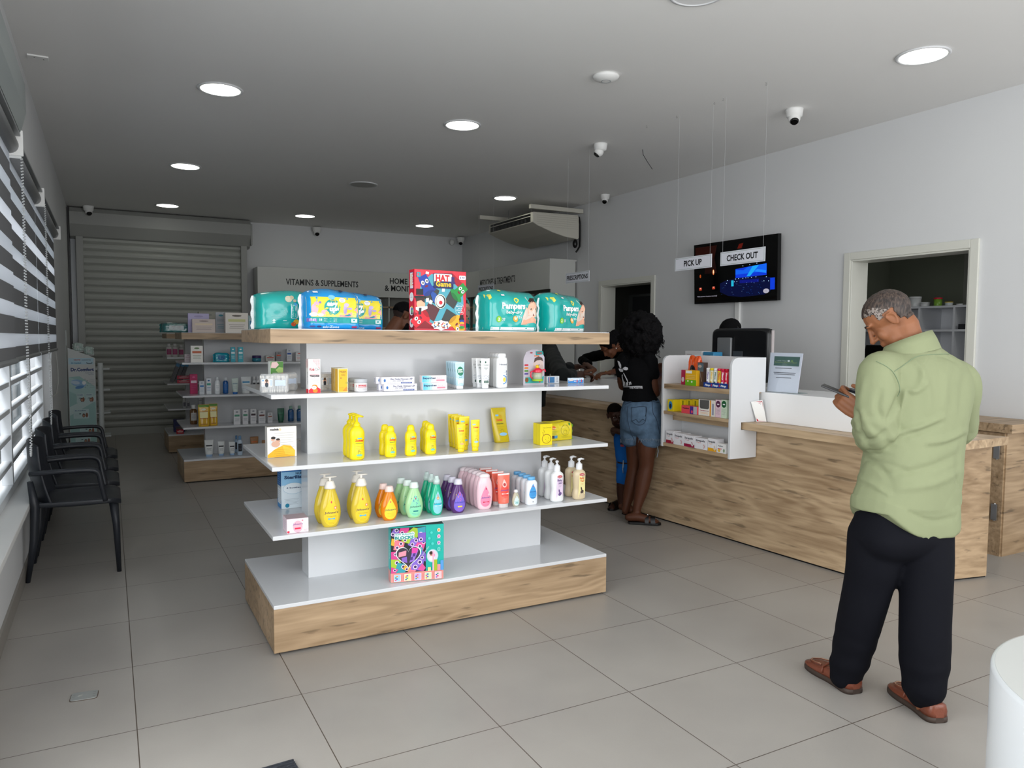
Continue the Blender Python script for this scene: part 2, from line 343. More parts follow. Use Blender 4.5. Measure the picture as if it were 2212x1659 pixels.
# baseboards
BBM=mat('baseboard_tile','#8d8881',0.4)
struct('baseboard_left',MB().box(XL,XL+0.012,2.65,YB,0,0.09),BBM); struct('baseboard_back',MB().box(2.1,XR,YB-0.012,YB,0,0.09),BBM)
struct('baseboard_right',MB().box(XR-0.012,XR,YF,3.29,0,0.09).box(XR-0.012,XR,4.46,7.04,0,.09).box(XR-0.012,XR,8.2,YB,0,.09),BBM)
# window sill, frame, security bars
struct('trim_1',MB().box(XL-0.24,XL+0.045,WY0,WY1+0.03,WZ0-0.035,WZ0),WHM,bev=0.004)
mb=MB().m(ALU)
xw0,xw1=XL-0.13,XL-0.07
mb.box(xw0,xw1,WY0,WY1,WZ0,WZ0+0.05); mb.box(xw0,xw1,WY0,WY1,WZ1-0.05,WZ1)
ys=[WY0,4.3,5.55,6.9,WY1-0.05]
for y in ys: mb.box(xw0,xw1,y,y+0.05,WZ0+0.05,WZ1-0.05)
z=WZ0+0.17
while z<WZ1-0.1:
    mb.box(xw0+0.005,xw1-0.005,WY0,WY1,z,z+0.030); z+=0.165
struct('window_1',mb,bev=0.003)
mb=MB(); mb.box(XL-0.185,XL-0.18,WY0,WY1,WZ0,WZ1)
def panemat(name,tint,refl=0.08):
    m=bpy.data.materials.new(name); m.use_nodes=True; nt=m.node_tree; nt.nodes.clear(); N=nt.nodes.new
    o=N('ShaderNodeOutputMaterial'); a=N('ShaderNodeBsdfTransparent'); b=N('ShaderNodeBsdfGlossy'); x=N('ShaderNodeMixShader'); x.inputs[0].default_value=refl
    a.inputs[0].default_value=(*s2l(hexc(tint)),1); b.inputs['Roughness'].default_value=0.03; nt.links.new(a.outputs[0],x.inputs[1]); nt.links.new(b.outputs[0],x.inputs[2]); nt.links.new(x.outputs[0],o.inputs[0]); return m
struct('window_2',mb,panemat('window_glass','#f4f5f6'))
w_l=bpy.data.lights.new('backroom_fill','POINT'); w_l.energy=14; w_l.shadow_soft_size=0.25; w_o=bpy.data.objects.new('backroom_fill',w_l); COL.objects.link(w_o); w_o.location=(6.6,2.2,2.9)  # added point light that brightens the back room, no fitting modelled
# outside: paving and a glazed facade across the lane
struct('ground_outside',MB().box(-7,XL-0.25,-6,16,-0.12,-0.02),mat('outside_paving','#8b8b88',0.8,noise_amt=0.2,noise_scale=3))
mb=MB().m(mat('facade_glass','#869092',0.2,noise_amt=0.35,noise_scale=1.6)); mb.box(-1.5,-1.4,-4,40,0,3.0)
mb.m(mat('facade_frame','#c4cdd2',0.4))
for i in range(26): mb.box(-1.4,-1.36,3+i*1.25,3.09+i*1.25,0,3.0)
for zz in (0,0.62,1.02,1.5,2.4): mb.box(-1.4,-1.37,-4,40,zz,zz+0.06)
mb.m(mat('facade_dark','#20242a',0.6)); mb.box(-1.4,-1.3,17.5,24,0,3.0)
o=mb.build('outside_shopfront'); tag(o,'pale glazed facade seen outside through the left window bars','building')

# ------------------------------------------------------------------ gondolas
def gondola(label,y0,rear=True):
    t=thing('gondola_shelf',label,'shelf',(0.635,y0,0))
    bx('plinth',BLK,t,0.05,1.79,0.05,0.77,0.0,0.02)
    mb=MB().box(0,1.84,0,0.82,0.012,0.215); mb.build('base',WX,t,bev=0.0015)
    bx('deck',WH,t,0,1.84,0,0.82,0.215,0.233,0.002)
    bx('center_panel',WH,t,0.235,1.60,0.335,0.475,0.233,1.425,0.001)
    for z in (0.553,0.868,1.195): bx('shelf_board',WH,t,0,1.84,0,0.82,z-0.02,z,0.003)
    bx('top_board',WX,t,0,1.84,0,0.82,1.425,1.488,0.0015)
    bx('top_sheet',WH,t,0.002,1.838,0.002,0.818,1.488,1.491)
    return t
gondola('front gondola shelf of baby care products with wooden top and base',3.442)
gondola('middle gondola shelf of skin care products behind the front one',8.0)
gondola('farthest gondola shelf beside the roller shutter',10.15)
# ------------------------------------------------------------------ roller shutter
SH=mat('shutter_slat_paint','#a9aba5',0.4,spec=0.4); SHB=mat('shutter_box_paint','#9b9c98',0.42)
t=thing('roller_shutter','closed grey metal roller shutter with a faceted housing at the back wall','shutter',(0.8,12.4,0))
prof=[]; zz=0.11; pitch=0.103
mb=MB().m(SH,True); P=[(0.0,0.0),(0.0,0.11)]
while zz<2.83:
    for a,b in ((0.0,0.0),(-0.018,0.020),(-0.024,0.05),(-0.018,0.080),(0.0,0.092),(0.006,0.0975)): P.append((a,zz+b))
    zz+=pitch
x0,x1=-1.08,1.05
for i in range(len(P)-1):
    a,b=P[i],P[i+1]; n=len(mb.v); mb.v+=[(x0,a[0],a[1]),(x1,a[0],a[1]),(x1,b[0],b[1]),(x0,b[0],b[1])]; mb.smooth=False; mb.face((n,n+1,n+2,n+3))
mb.box(x0,x1,-0.012,0.02,0,0.11); mb.build('shutter_curtain',None,t)
for a,b in ((-1.17,-1.08),(1.05,1.14)): bx('guide_rail',SHB,t,a,b,-0.07,0.06,0,2.86,0.003)
pf=[(0.155,3.255),(-0.10,3.255),(-0.15,3.19),(-0.15,3.02),(-0.06,2.86),(0.0,2.83),(0.155,2.83)]
mb=MB(); n=len(pf); mb.loft([[(-1.24,a,b) for a,b in pf],[(1.19,a,b) for a,b in pf]]).build('shutter_housing',SHB,t,bev=0.006)
bx('end_plate',SHB,t,1.19,1.215,-0.13,0.15,2.88,3.2,0.004); bx('gasket',BLK,t,-1.265,-1.243,-0.1,0.1,0.0,3.26)
bx('side_post',GREYTRIM,t,-1.24,-1.175,0.06,0.15,0,2.85)

# ------------------------------------------------------------------ roller blinds
def fabmat(name,col,tr):
    m=bpy.data.materials.new(name); m.use_nodes=True; nt=m.node_tree; nt.nodes.clear(); N=nt.nodes.new; L=nt.links.new
    o=N('ShaderNodeOutputMaterial'); d=N('ShaderNodeBsdfDiffuse'); t_=N('ShaderNodeBsdfTranslucent'); mx=N('ShaderNodeMixShader'); mx.inputs[0].default_value=tr
    d.inputs[0].default_value=(*s2l(hexc(col)),1); t_.inputs[0].default_value=(*s2l(hexc(col)),1); L(d.outputs[0],mx.inputs[1]); L(t_.outputs[0],mx.inputs[2]); L(mx.outputs[0],o.inputs[0]); return m
FD=fabmat('blind_opaque_fabric','#77787a',0.02); FS=fabmat('blind_sheer_fabric','#f2f3f6',0.75)
ROL=mat('roller_tube','#85878a',0.4,metal=0.2)
def blind(label,y0,y1,xf=-0.425,boxed=False):
    t=thing('roller_blind',label,'blind',(xf,(y0+y1)/2,0)); h=(y1-y0)/2
    mb=MB(); zt=2.36; z=1.33; edges=[z]; zz=1.395
    segs=[(1.33,1.395,FD)]
    while zz<zt:
        segs.append((zz,min(zz+0.068,zt),FS)); segs.append((zz+0.068,min(zz+0.152,zt),FD)); zz+=0.152
    for a,b,m_ in segs:
        if b>a: mb.m(m_).box(-0.001,0.001,-h,h,a,b)
    mb.build('striped_fabric',None,t)
    MB().cyl((0.0,-h,1.325),(0.0,h,1.325),0.014,n=12).build('bottom_rail',GREYTRIM,t,smooth=False)
    MB().m(ROL,True).cyl((0.0,-h,2.395),(0.0,h,2.395),0.042,n=20).build('roller',None,t)
    MB().box(-0.045,0.05,-h,h,2.44,2.452).box(-0.045,-0.035,-h,h,2.33,2.452).build('head_rail',GREYTRIM,t)
    for s in (-1,1): MB().box(-0.045,0.06,s*h-0.006+s*0.006,s*h+0.006+s*0.006,2.345,2.47).build('bracket',WHM,t,bev=0.002)
    mb=MB().m(mat('bead_chain','#c9cbcc',0.35,metal=0.3),True)
    for k,yo in ((0,0.03),(1,0.10)):
        for i in range(100):
            zz=2.38-i*0.0152; mb.ell((0.055,-h+yo+0.02*math.sin(i*0.08),zz),(0.0045,)*3,6,4)
    for i in range(14):
        a=PI*i/13; mb.ell((0.055,-h+0.065-0.035*math.cos(a)-0.004,0.87-0.05*math.sin(a)),(0.0048,)*3,6,4)
    mb.build('bead_chain',None,t)
    if boxed: MB().loft([[(a,yy,b) for a,b in ((-0.045,2.46),(0.05,2.46),(0.075,2.56),(0.075,2.70),(-0.045,2.70))] for yy in (-h,h+0.02)]).build('cassette',mat('cassette_paint','#8d9494',0.4),t)
    return t
blind('nearest striped roller blind with a boxed head, cut off by the picture edge',3.0,4.50,-0.41,True)
blind('striped roller blind between the boxed one and the far one',4.58,6.16)
blind('farthest striped roller blind at the window end beside the cord loop',6.20,8.2)
mb=MB().m(mat('white_cord','#dcdcda',0.5),True)
pts=[atx(x,y,-0.462) for x,y in ((115,560),(118,700),(121,760),(125,800),(126,828),(122,850),(114,857),(108,850),(107,820),(110,780),(112,740),(109,640),(108,560))]
tag(mb.tube(pts,0.004,6).build('blind_cord'),'thin white cord loop hanging at the far end of the left window','cord')

# ------------------------------------------------------------------ ceiling things
EM=mat('downlight_diffuser','#fdfff2',0.4,emit=8.0)
RIM=mat('downlight_rim','#d9dadc',0.35)
t0=None
DL=[(0.77,5.97,'lit round downlight nearest the left window'),(0.77,8.81,'lit round downlight over the chairs, second along the window side'),(0.77,11.55,'lit round downlight in front of the roller shutter'),
    (2.70,5.93,'lit round downlight above the front gondola shelf'),(2.64,11.47,'lit round downlight in the middle of the far ceiling row'),(4.55,11.46,'lit round downlight over the corner of the back wall cabinets'),
    (4.56,8.68,'lit round downlight beside the ceiling air conditioner'),(4.60,3.06,'large lit round downlight at the right above the green-shirted man')]
for x,y,lb in DL:
    if t0 is None:
        t0=thing('downlight',lb,'ceiling light',(x,y,ZC),0,'round downlights in the ceiling')
        MB().m(RIM,True).lathe([(0.137,0),(0.160,-0.002),(0.160,-0.008),(0.150,-0.012),(0.138,-0.010),(0.137,0)],40,caps=False).build('trim_ring',None,t0)
        MB().m(EM).lathe([(0.137,-0.0015),(0.1370,-0.0085)],40).build('diffuser',None,t0)
    else: dup(t0,(x,y,ZC),0,lb)
t=thing('ceiling_speaker','unlit pale grey disc between the lit downlights of the middle ceiling row','speaker',(2.71,8.78,ZC))
MB().m(mat('speaker_grille','#b9b9b5',0.7,noise_amt=0.2,noise_scale=300),True).lathe([(0.15,-0.006),(0.145,-0.012)],40).build('grille',None,t); MB().m(RIM,True).lathe([(0.150,0),(0.170,-0.001),(0.168,-0.010),(0.150,-0.012),(0.150,0)],40,caps=False).build('trim_ring',None,t)
t=thing('ceiling_vent','round flush disc at the very top edge of the picture','vent',(2.76,3.10,ZC))
MB().m(mat('vent_white','#dedede',0.5),True).lathe([(0.128,-0.006),(0.128,-0.009)],40).build('cover',None,t); MB().m(RIM,True).lathe([(0.130,0),(0.152,-0.001),(0.150,-0.010),(0.130,-0.012),(0.130,0)],40,caps=False).build('trim_ring',None,t)
t=thing('wireless_access_point','shallow white domed disc on the ceiling above the counter side','access point',(3.067,4.353,ZC))
MB().m(WHM,True).lathe([(0.085,0),(0.092,-0.008),(0.085,-0.020),(0.06,-0.034),(0.03,-0.040),(0.001,-0.041)],32).build('shell',None,t)
MB().m(mat('ap_ring','#8f9398',0.5)).lathe([(0.033,-0.0385),(0.033,-0.0405),(0.030,-0.0415),(0.030,-0.040)],24,caps=False).build('ring_mark',None,t)
def camera_dome(label,x,y,z,head,s=1.0):
    t=thing('security_camera',label,'security camera',(x,y,z),math.atan2(head[1],head[0]),'white turret security cameras'); t.scale=(s,s,s)
    MB().m(WHM,True).lathe([(0.030,-0.062),(0.052,-0.050),(0.058,-0.010),(0.060,0)],24).build('mount',None,t)
    M=Matrix.Translation((0.012,0,-0.065))@Matrix.Rotation(math.radians(-30),4,'Y')
    MB().m(WHM,True).ell((0.012,0,-0.066),(0.040,0.040,0.040),20,12).build('ball',None,t)
    mb=MB().m(BLKG,True); a=Vector((0.012,0,-0.066)); d=Vector((0.62,0,-0.78)).normalized(); mb.cyl(a+d*0.030,a+d*0.0415,0.030,0.022,n=20); mb.build('lens_window',None,t)
    return t
camera_dome('larger white turret camera on the ceiling to the right',4.797,4.246,ZC,(-1,-1.0),1.15)
camera_dome('white turret camera turned away, above the pick up sign',4.083,5.869,ZC,(-0.9,0.5),1.1)
camera_dome('white turret camera by the right wall beyond the air conditioner edge',5.55,7.865,ZC,(-0.8,-0.9),1.05)
camera_dome('small white camera on the back wall above the vitamins cabinet',3.057,12.45,ZC-0.02,(-.1,-1),1.25)
camera_dome('small white camera in the far right corner of the ceiling',5.60,12.35,ZC-0.02,(-.6,-1),1.2)
camera_dome('small white camera on top of the shutter housing',-0.20,12.2,ZC-0.0,(0.3,-1),1.2)
MB_=MB().m(WHM,True).ell((5.47,12.45,3.17),(0.045,0.045,0.05),14,8); tag(MB_.build('motion_sensor'),'tiny white round sensor left of the corner camera','sensor')
t=thing('ceiling_plate','blank white cover plate on the ceiling near the left wall','plate',(-0.36,5.885,ZC)); bx('cover',WHM,t,-0.06,0.06,-0.035,0.035,-0.010,0,0.003)
MB().m(BLK).cyl((-0.02,-0.01,-0.0105),(-0.02,-0.01,-0.012),0.004,n=8).cyl((0.03,0.012,-0.0105),(0.03,0.012,-0.012),0.004,n=8).build('screw',None,t)
HK=mat('hook_wire','#8b8b88',0.3,metal=0.8)
for px,py,lb in ((1655,178,'tiny ceiling hook nearest the large downlight'),(1543,220,'tiny ceiling hook, left one of the close pair'),(1562,212,'tiny ceiling hook, right one of the close pair'),(1462,250,'tiny ceiling hook between the pair and the flat staple'),(1397,271,'tiny flat staple hook on the ceiling')):
    p=atz(px,py,ZC); pts=[p+Vector((0,0,0)),p+Vector((0,0,-0.008))]+[p+Vector((0.006*math.sin(a),0,-0.014-0.006*-math.cos(a)-0.0)) for a in (0.3,1.2,2.2,3.2,4.2,5.0)]
    o=thing('ceiling_hook',lb,'hook',p,0,'small ceiling hooks'); MB().m(HK,True).tube([q-p for q in pts],0.0014,5).build('wire',None,o)
pts=[atz(1388,323,ZC),atd(1389,335,6.2),atd(1396,347,6.15),atd(1408,363,6.1)]
p=pts[0]; pts=[p,p+Vector((0.0,-0.01,-0.05)),p+Vector((0.03,-0.03,-0.11)),p+Vector((0.075,-0.06,-0.19))]
tag(MB().m(BLK,True).tube(pts,0.003,6).build('loose_cable'),'loose dark cable end hanging from the ceiling','cable')
# hanging signs
def hsign(label,y0,y1,z0,z1,txt,x=4.12,th=0.17,strings=True,col='#dfe1ea'):
    t=thing('hanging_sign',label,'sign',(x,(y0+y1)/2,z0),0,'white signs hung from the ceiling'); w_=(y1-y0); h=z1-z0
    bx('panel',mat('sign_white','#dfe1ea',0.4),t,-0.002,0.002,-w_/2,w_/2,0,h)
    a=Art(lambda u,v,l:(-0.002-l,w_/2-u,v)); e=0.007; tt=0.002; g='#7d9a86'
    for r in ((e,e,w_-e,e+tt),(e,h-e-tt,w_-e,h-e),(e,e,e+tt,h-e),(w_-e-tt,e,w_-e,h-e)): a.rect(*r,g)
    a.text(txt,w_/2,h*0.30,h*0.42,'#0c0d12',w=w_*th,bold=0.03); a.build('lettering',t)
    for yy in (-w_/2+0.02,w_/2-0.02): MB().m(mat('nylon_line','#b9bbbd',0.3)).cyl((0,yy,h),(0,yy,ZC-z0),0.0006,n=5).build('string',None,t)
    return t
hsign('hanging white sign reading CHECK OUT in front of the television',3.87,4.31,2.015,2.118,'CHECK OUT',th=0.70)
hsign('hanging white sign reading PICK UP at the left of the television',4.405,4.83,2.015,2.118,'PICK UP',th=0.49)
hsign('hanging white PRESCRIPTIONS sign above the right diaper packs',6.08,6.50,2.015,2.118,'PRESCRIPTIONS',th=0.9)
hsign('hanging white PRESCRIPTIONS sign overlapping the medicines lettering',8.12,8.56,2.015,2.118,'PRESCRIPTIONS',th=0.9)

# ------------------------------------------------------------------ air conditioner
ACM=mat('ac_case','#c4c1b6',0.45); yb=8.55
t=thing('air_conditioner','ceiling-suspended white air conditioner with a dark louvred outlet','air conditioner',(4.9,yb,3.0))
prof=[(0,0.10),(0.02,0.105),(0.70,0.115),(0.715,0.08),(0.72,-0.19),(0.70,-0.205),(0.5,-0.185),(0.3,-0.14),(0.1,-0.075),(0.03,-0.045),(0.0,-0.03)]
MB().loft([[(a,yy,b) for a,b in prof] for yy in (0,1.28)]).build('case',ACM,t,bev=0.008)
mb=MB()
for i in range(7): mb.box(0.06,0.70,-0.004,0,0.095-i*0.028-0.001,0.095-i*0.028+0.0015)
mb.build('side_ribs',mat('ac_rib','#a9a79d',0.5),t)
bx('outlet',BLK,t,-0.003,0.02,0.06,1.22,-0.02,0.085)
bx('louver',ACM,t,-0.012,-0.003,0.06,1.22,0.045,0.053)
mb=MB()
for i in range(9): mb.box(-0.008,-0.003,0.16+i*0.11,0.20+i*0.11,-0.015,0.03)
mb.build('vane',mat('ac_vane','#2c2d2e',0.5),t)
bx('mounting_rail',ACM,t,-0.02,0.80,0.02,0.07,0.15,0.205,0.004); bx('mounting_rail',ACM,t,-0.20,0.80,1.16,1.21,0.15,0.205,0.004)
MB().m(BLK,True).tube([(0.735,0.03,0.1),(0.745,0.02,0.0),(0.745,0.02,-0.2),(0.73,0,-0.3),(0.68,-0.02,-0.36),(0.66,-0.02,-0.38)],0.013,8).build('pipe',None,t)
MB().m(BLK,True).ell((0.69,0.05,-0.26),(0.035,0.035,0.06),12,8).build('drain_trap',None,t)
for yy in (0.3,0.95):
    for xx in (0.15,0.6): MB().m(HK).cyl((xx,yy,0.1),(xx,yy,0.27),0.005,n=6).build('hanger_rod',None,t)

# ------------------------------------------------------------------ wall cabinets with category headings
CB=mat('cabinet_laminate','#c9cac6',0.3,spec=0.5)
def cabinet(label,L_,D_,n,shelfz=(0.1,0.5,0.86,1.22,1.6,1.95)):
    """along +x (length L_), front at y=0 looking to -y"""
    t=thing('wall_cabinet',label,'cabinet')
    bx('fascia',CB,t,0.0,L_,0.0,0.02,2.13,2.54,0.002); bx('top_panel',CB,t,0,L_,0.02,D_,2.52,2.54); bx('back_panel',mat('cabinet_back','#8b8a82',0.6),t,0.02,L_-.02,D_-0.02,D_,0,2.52)
    for a in (0,L_-0.02): bx('side_panel',CB,t,a,a+0.02,0.02 if a else 0.02,D_-.02,0,2.52)
    for i in range(1,n): bx('divider',CB,t,i*L_/n-0.01,i*L_/n+0.01,0.03,D_-0.02,0.1,2.13)
    for z in shelfz: MB().m(WX).box(0.021,L_-0.021,0.03,0.05,z,z+0.03).m(CB).box(0.021,L_-0.021,0.05,D_-0.021,z,z+0.03).build('shelf',None,t)
    return t
t=cabinet('long vitamins and home testing wall cabinet on the back wall',3.20,0.40,3); t.location=(2.06,12.14,0)
a=Art(lambda u,v,l:(u,-l,v)); 
def bt(a,px0,px1,pyb,h,txt):
    p0=aty(px0,pyb,12.14); p1=aty(px1,pyb,12.14); a.text(txt,p0.x-2.06,p0.z,h,'#111214',w=p1.x-p0.x,al='l',bold=0.022)
bt(a,617.5,774,614.5,0.092,'VITAMINS & SUPPLEMENTS'); bt(a,842,905,612.5,0.092,'HOME TESTING'[:8]); bt(a,831,912,628,0.092,'& MONITORING'[:10]); a.build('lettering',t)
t=cabinet('medicines and treatments wall cabinet along the right wall below the air conditioner',3.4,0.43,3); t.location=(5.28,12.14,0); t.rotation_euler=(0,0,-PI/2)
a=Art(lambda u,v,l:(u,-l,v)); p0=atx(1037,617,5.28); p1=atx(1113,614,5.28)
a.text('MEDICINES & TREATMENTS',12.14-p0.y,p0.z-0.01,0.095,'#111214',w=(p0.y-p1.y),al='l',bold=0.022); a.build('lettering',t)
# small products seen on the cabinet shelves
k=0
for px,col,wd,hh in ((1023,'#d8c6c8',0.06,0.14),(1029,'#f0f0f0',0.05,0.16),(1035,'#d9a0ae',0.06,0.10),(1041,'#e8e8e6',0.08,0.11),(1048,'#c8d8d6',0.06,0.12)):
    p=atx(px,678,5.36); k+=1
    o=thing('medicine_box','small %s carton on the medicines cabinet shelf, item %s from the left'%(('pale rose','white','pink','cream','mint')[k-1],('first','second','third','fourth','fifth')[k-1]),'carton',(5.40,p.y,1.63),0,'small cartons on the medicines cabinet shelf')
    bx('carton',C(col),o,-0.03,0.03,-wd/2,wd/2,0,hh,0.001)
# ------------------------------------------------------------------ television
t=thing('television','flat black wall television showing a blue stage picture','television',(5.6,5.8,2.17)); 
TL,TRc,BR,BL=[atx(px,py,x)-Vector((5.6,5.8,2.17)) for px,py,x in ((1499,530,5.58),(1680.5,504,5.58),(1678.5,649,5.64),(1500,657,5.64))]
nrm=Vector((1,0,0.08)).normalized()*0.045
MB().loft([[TL,TRc,BR,BL],[p+nrm for p in (TL,TRc,BR,BL)]]).build('housing',mat('tv_bezel','#060607',0.2),t)
def tvf(u,v,l):
    p=(TL*(1-u)+TRc*u)*v+(BL*(1-u)+BR*u)*(1-v); return p-nrm.normalized()*l
def E_(h,s): return mat('screen_'+h.lstrip('#'),h,0.3,emit=s)
a=Art(tvf)
a.rect(0.012,0.03,0.985,0.97,mat('screen_black','#030304',0.06))
a.poly([(0.02,0.75),(0.27,0.75),(0.3,0.95),(0.02,0.95)],E_('#240602',0.5)); a.poly([(0.14,0.5),(0.3,0.5),(0.27,0.75),(0.16,0.75)],E_('#190402',0.5))
a.poly([(0.55,0.85),(0.60,0.85),(0.62,0.93),(0.57,0.92)],E_('#5a1208',0.6))
a.ell(0.256,0.515,0.012,0.045,E_('#c86838',0.8)); a.ell(0.257,0.52,0.006,0.03,E_('#ffd9a8',0.9)); a.ell(0.085,0.465,0.010,0.03,E_('#a84818',0.7))
for cx,cy in ((0.085,0.25),(0.258,0.255)): a.rect(cx-0.017,cy-0.022,cx+0.017,cy+0.022,E_('#c4452a',0.6)); a.poly([(cx-0.01,cy+0.02),(cx,cy),(cx+0.01,cy+0.02)],E_('#ffb0a0',0.8))
a.star([(0.34,0.32),(0.34,0.18),(0.44,0.11),(0.6,0.08),(0.86,0.10),(0.93,0.15),(0.93,0.36),(0.7,0.40),(0.42,0.36)],(0.65,0.22),E_('#03082e',0.9))
a.poly([(0.53,0.385),(0.885,0.40),(0.885,0.575),(0.53,0.53)],E_('#0a34c8',0.8))
a.poly([(0.53,0.44),(0.885,0.46),(0.885,0.575),(0.68,0.55),(0.62,0.50),(0.53,0.52)],E_('#0e58d8',0.9)); a.poly([(0.66,0.40),(0.70,0.40),(0.80,0.56),(0.73,0.555)],E_('#1690d8',1.0)); a.poly([(0.75,0.47),(0.88,0.43),(0.88,0.47),(0.78,0.50)],E_('#1a78e8',1.0))
a.rect(0.48,0.26,0.508,0.355,E_('#1fa8c8',0.9)); a.rect(0.925,0.17,0.975,0.35,E_('#0a38c8',0.8)); a.rect(0.58,0.30,0.80,0.35,E_('#0a1270',0.8))
random.seed(3)
for i in range(46): x=0.36+random.random()*0.5; y=0.12+random.random()*0.2; a.ell(x,y,0.0022,0.004,E_(random.choice(['#2a60c0','#3888d8','#1a3c9c','#80a8d8']),0.8),n=6)
for x,y in ((0.535,0.373),(0.57,0.376),(0.62,0.375),(0.655,0.377),(0.68,0.376),(0.72,0.38),(0.77,0.382),(0.885,0.37),(0.435,0.36),(0.425,0.315),(0.52,0.33),(0.55,0.332),(0.86,0.31),(0.91,0.305),(0.62,0.57),(0.70,0.578),(0.78,0.59)): a.ell(x,y,0.004,0.006,E_('#b8dcff',1.0),n=8)
a.text('Video paused. Continue watching?',0.045,0.115,0.018,E_('#b9b4c4',0.8),w=0.26,al='l'); a.ell(0.885,0.155,0.032,0.036,E_('#b8b4c2',0.6)); a.text('Yes',0.885,0.147,0.014,E_('#3a3848',0.5),w=0.02)
a.build('screen_picture',t)
bx('wall_bracket',BLK,t,0.055,0.12,-0.2,0.2,-0.2,0.2)
o=MB().box(XR-0.025,XR-0.0005,5.68,5.735,0.9,1.86).build('cable_trunking',WHM); tag(o,'vertical white cable trunking below the television','trunking')
# ------------------------------------------------------------------ product builders
def se(a,b,n=24,p=2.0):          # superellipse ring (x,y)
    R=[]
    for j in range(n):
        t=2*PI*j/n; c,s_=math.cos(t),math.sin(t)
        R.append((a*math.copysign(abs(c)**(2/p),c),b*math.copysign(abs(s_)**(2/p),s_)))
    return R
def interp(S,z,i):
    for k in range(len(S)-1):
        if S[k][0]<=z<=S[k+1][0]:
            t=(z-S[k][0])/max(1e-9,S[k+1][0]-S[k][0]); return S[k][i]+(S[k+1][i]-S[k][i])*t
    return S[-1][i] if z>S[-1][0] else S[0][i]
def smooth(S,n=5):               # Catmull-Rom refine of (z,a,b) sections
    O=[]
    for k in range(len(S)-1):
        p0,p1,p2,p3=S[max(k-1,0)],S[k],S[k+1],S[min(k+2,len(S)-1)]
        for i in range(n):
            t=i/n; O.append(tuple(0.5*((2*p1[c])+(-p0[c]+p2[c])*t+(2*p0[c]-5*p1[c]+4*p2[c]-p3[c])*t*t+(-p0[c]+3*p1[c]-3*p2[c]+p3[c])*t**3) if c else p1[0]+(p2[0]-p1[0])*t for c in range(3)))
    O.append(tuple(S[-1][:3])); return O
def wrapf(S,p=2.0):              # print that follows the front of a lofted body
    def f(u,v,l):
        a=max(interp(S,v,1),1e-4); b=interp(S,v,2); q=min(abs(u)/a,0.97); y=b*(1-q**p)**(1/p); return (u,-y-l,v)
    return f
def body(S,m,parent,name='bottle_body',p=2.0,n=26,sm=True):
    return MB().m(m,True).loft([[(x,y,z) for x,y in se(a,b,n,p)] for z,a,b in S]).build(name,None,parent)
def carton(name,label,cat,loc,w_,d,h,col,art=None,sideart=None,rotz=0,group=None,side=None,top=None,rough=0.35):
    t=thing(name,label,cat,loc,rotz,group); mb=MB().m(C(col,rough) if isinstance(col,str) else col).box(-w_/2,w_/2,-d/2,d/2,0,h); mb.build('carton',None,t,bev=0.0012)
    a=Art(front(w_,d)); 
    if art: art(a,w_,h); 
    if a.mb.f: a.build('front_print',t)
    a=Art(left(w_,d))
    if side: a.rect(0.001,0.001,d-0.001,h-0.001,side)
    if sideart: sideart(a,d,h)
    if a.mb.f: a.build('side_print',t)
    if top: a=Art(topf(w_,d,h)); a.rect(0.001,0.001,w_-0.001,d-0.001,top); a.build('top_face',t)  # top face in one flat tone, darker than the carton
    return t
def LIQ(name,col,rough=0.08,tr=0.65):
    return mat(name,col,rough,trans=tr,ior=1.33,spec=0.5,coat=0.3)
def jbottle(label,loc,body_m,cap_m,hh,wm,label_col,kind='cap',art=None,group=None,dd=0.55,name='shampoo_bottle',cat='bottle',logo='#1b2a4a',rotz=0):
    """tapering teardrop bottle; hh=body height, wm=max half width"""
    t=thing(name,label,cat,loc,rotz,group)
    S=smooth([(0,wm*0.62,wm*dd*0.75),(hh*0.05,wm*0.74,wm*dd*0.9),(hh*0.22,wm*0.94,wm*dd),(hh*0.38,wm,wm*dd),(hh*0.6,wm*0.90,wm*dd*0.92),(hh*0.82,wm*0.66,wm*dd*0.8),(hh,wm*0.44,wm*dd*0.72)])
    body(S,body_m,t); a=Art(wrapf(S),True)
    a.drop(0,hh*0.42,wm*1.42,hh*0.74,label_col); 
    a.drop(0,hh*0.66,wm*0.13,hh*0.07,'#d8344c')
    a.text("Johnson's",0,hh*0.36,hh*0.055,logo,w=wm*1.25,bold=0.02,shear=0.15)
    if art: art(a,hh,wm)
    a.build('front_label',t)
    z=hh
    if kind=='cap':
        MB().m(cap_m,True).lathe([(wm*0.50,z-0.001),(wm*0.50,z+0.004),(wm*0.40,z+hh*0.17),(wm*0.36,z+hh*0.185),(0.001,z+hh*0.19)],24).build('cap',None,t)
    elif kind=='pump':
        MB().m(cap_m,True).lathe([(wm*0.54,z-0.002),(wm*0.52,z+0.006),(wm*0.36,z+hh*0.17),(wm*0.28,z+hh*0.185),(0.001,z+hh*0.19)],24).build('collar',None,t)
        z+=hh*0.185
        MB().m(cap_m,True).lathe([(wm*0.11,z),(wm*0.11,z+hh*0.085)],14).m(cap_m,False).loft([[(x*1.0+wm*0.08,y,z+hh*zz) for x,y in se(wm*k,wm*0.17*min(1,k*1.6),18)] for zz,k in ((0.075,0.30),(0.088,0.55),(0.10,0.57),(0.112,0.35))]).build('pump_head',None,t)
    elif kind=='spray':
        MB().m(cap_m,True).lathe([(wm*0.5,z-0.001),(wm*0.48,z+hh*0.13),(wm*0.34,z+hh*0.15),(wm*0.30,z+hh*0.24),(wm*0.25,z+hh*0.26)],18).build('spray_cap',None,t)
    return t
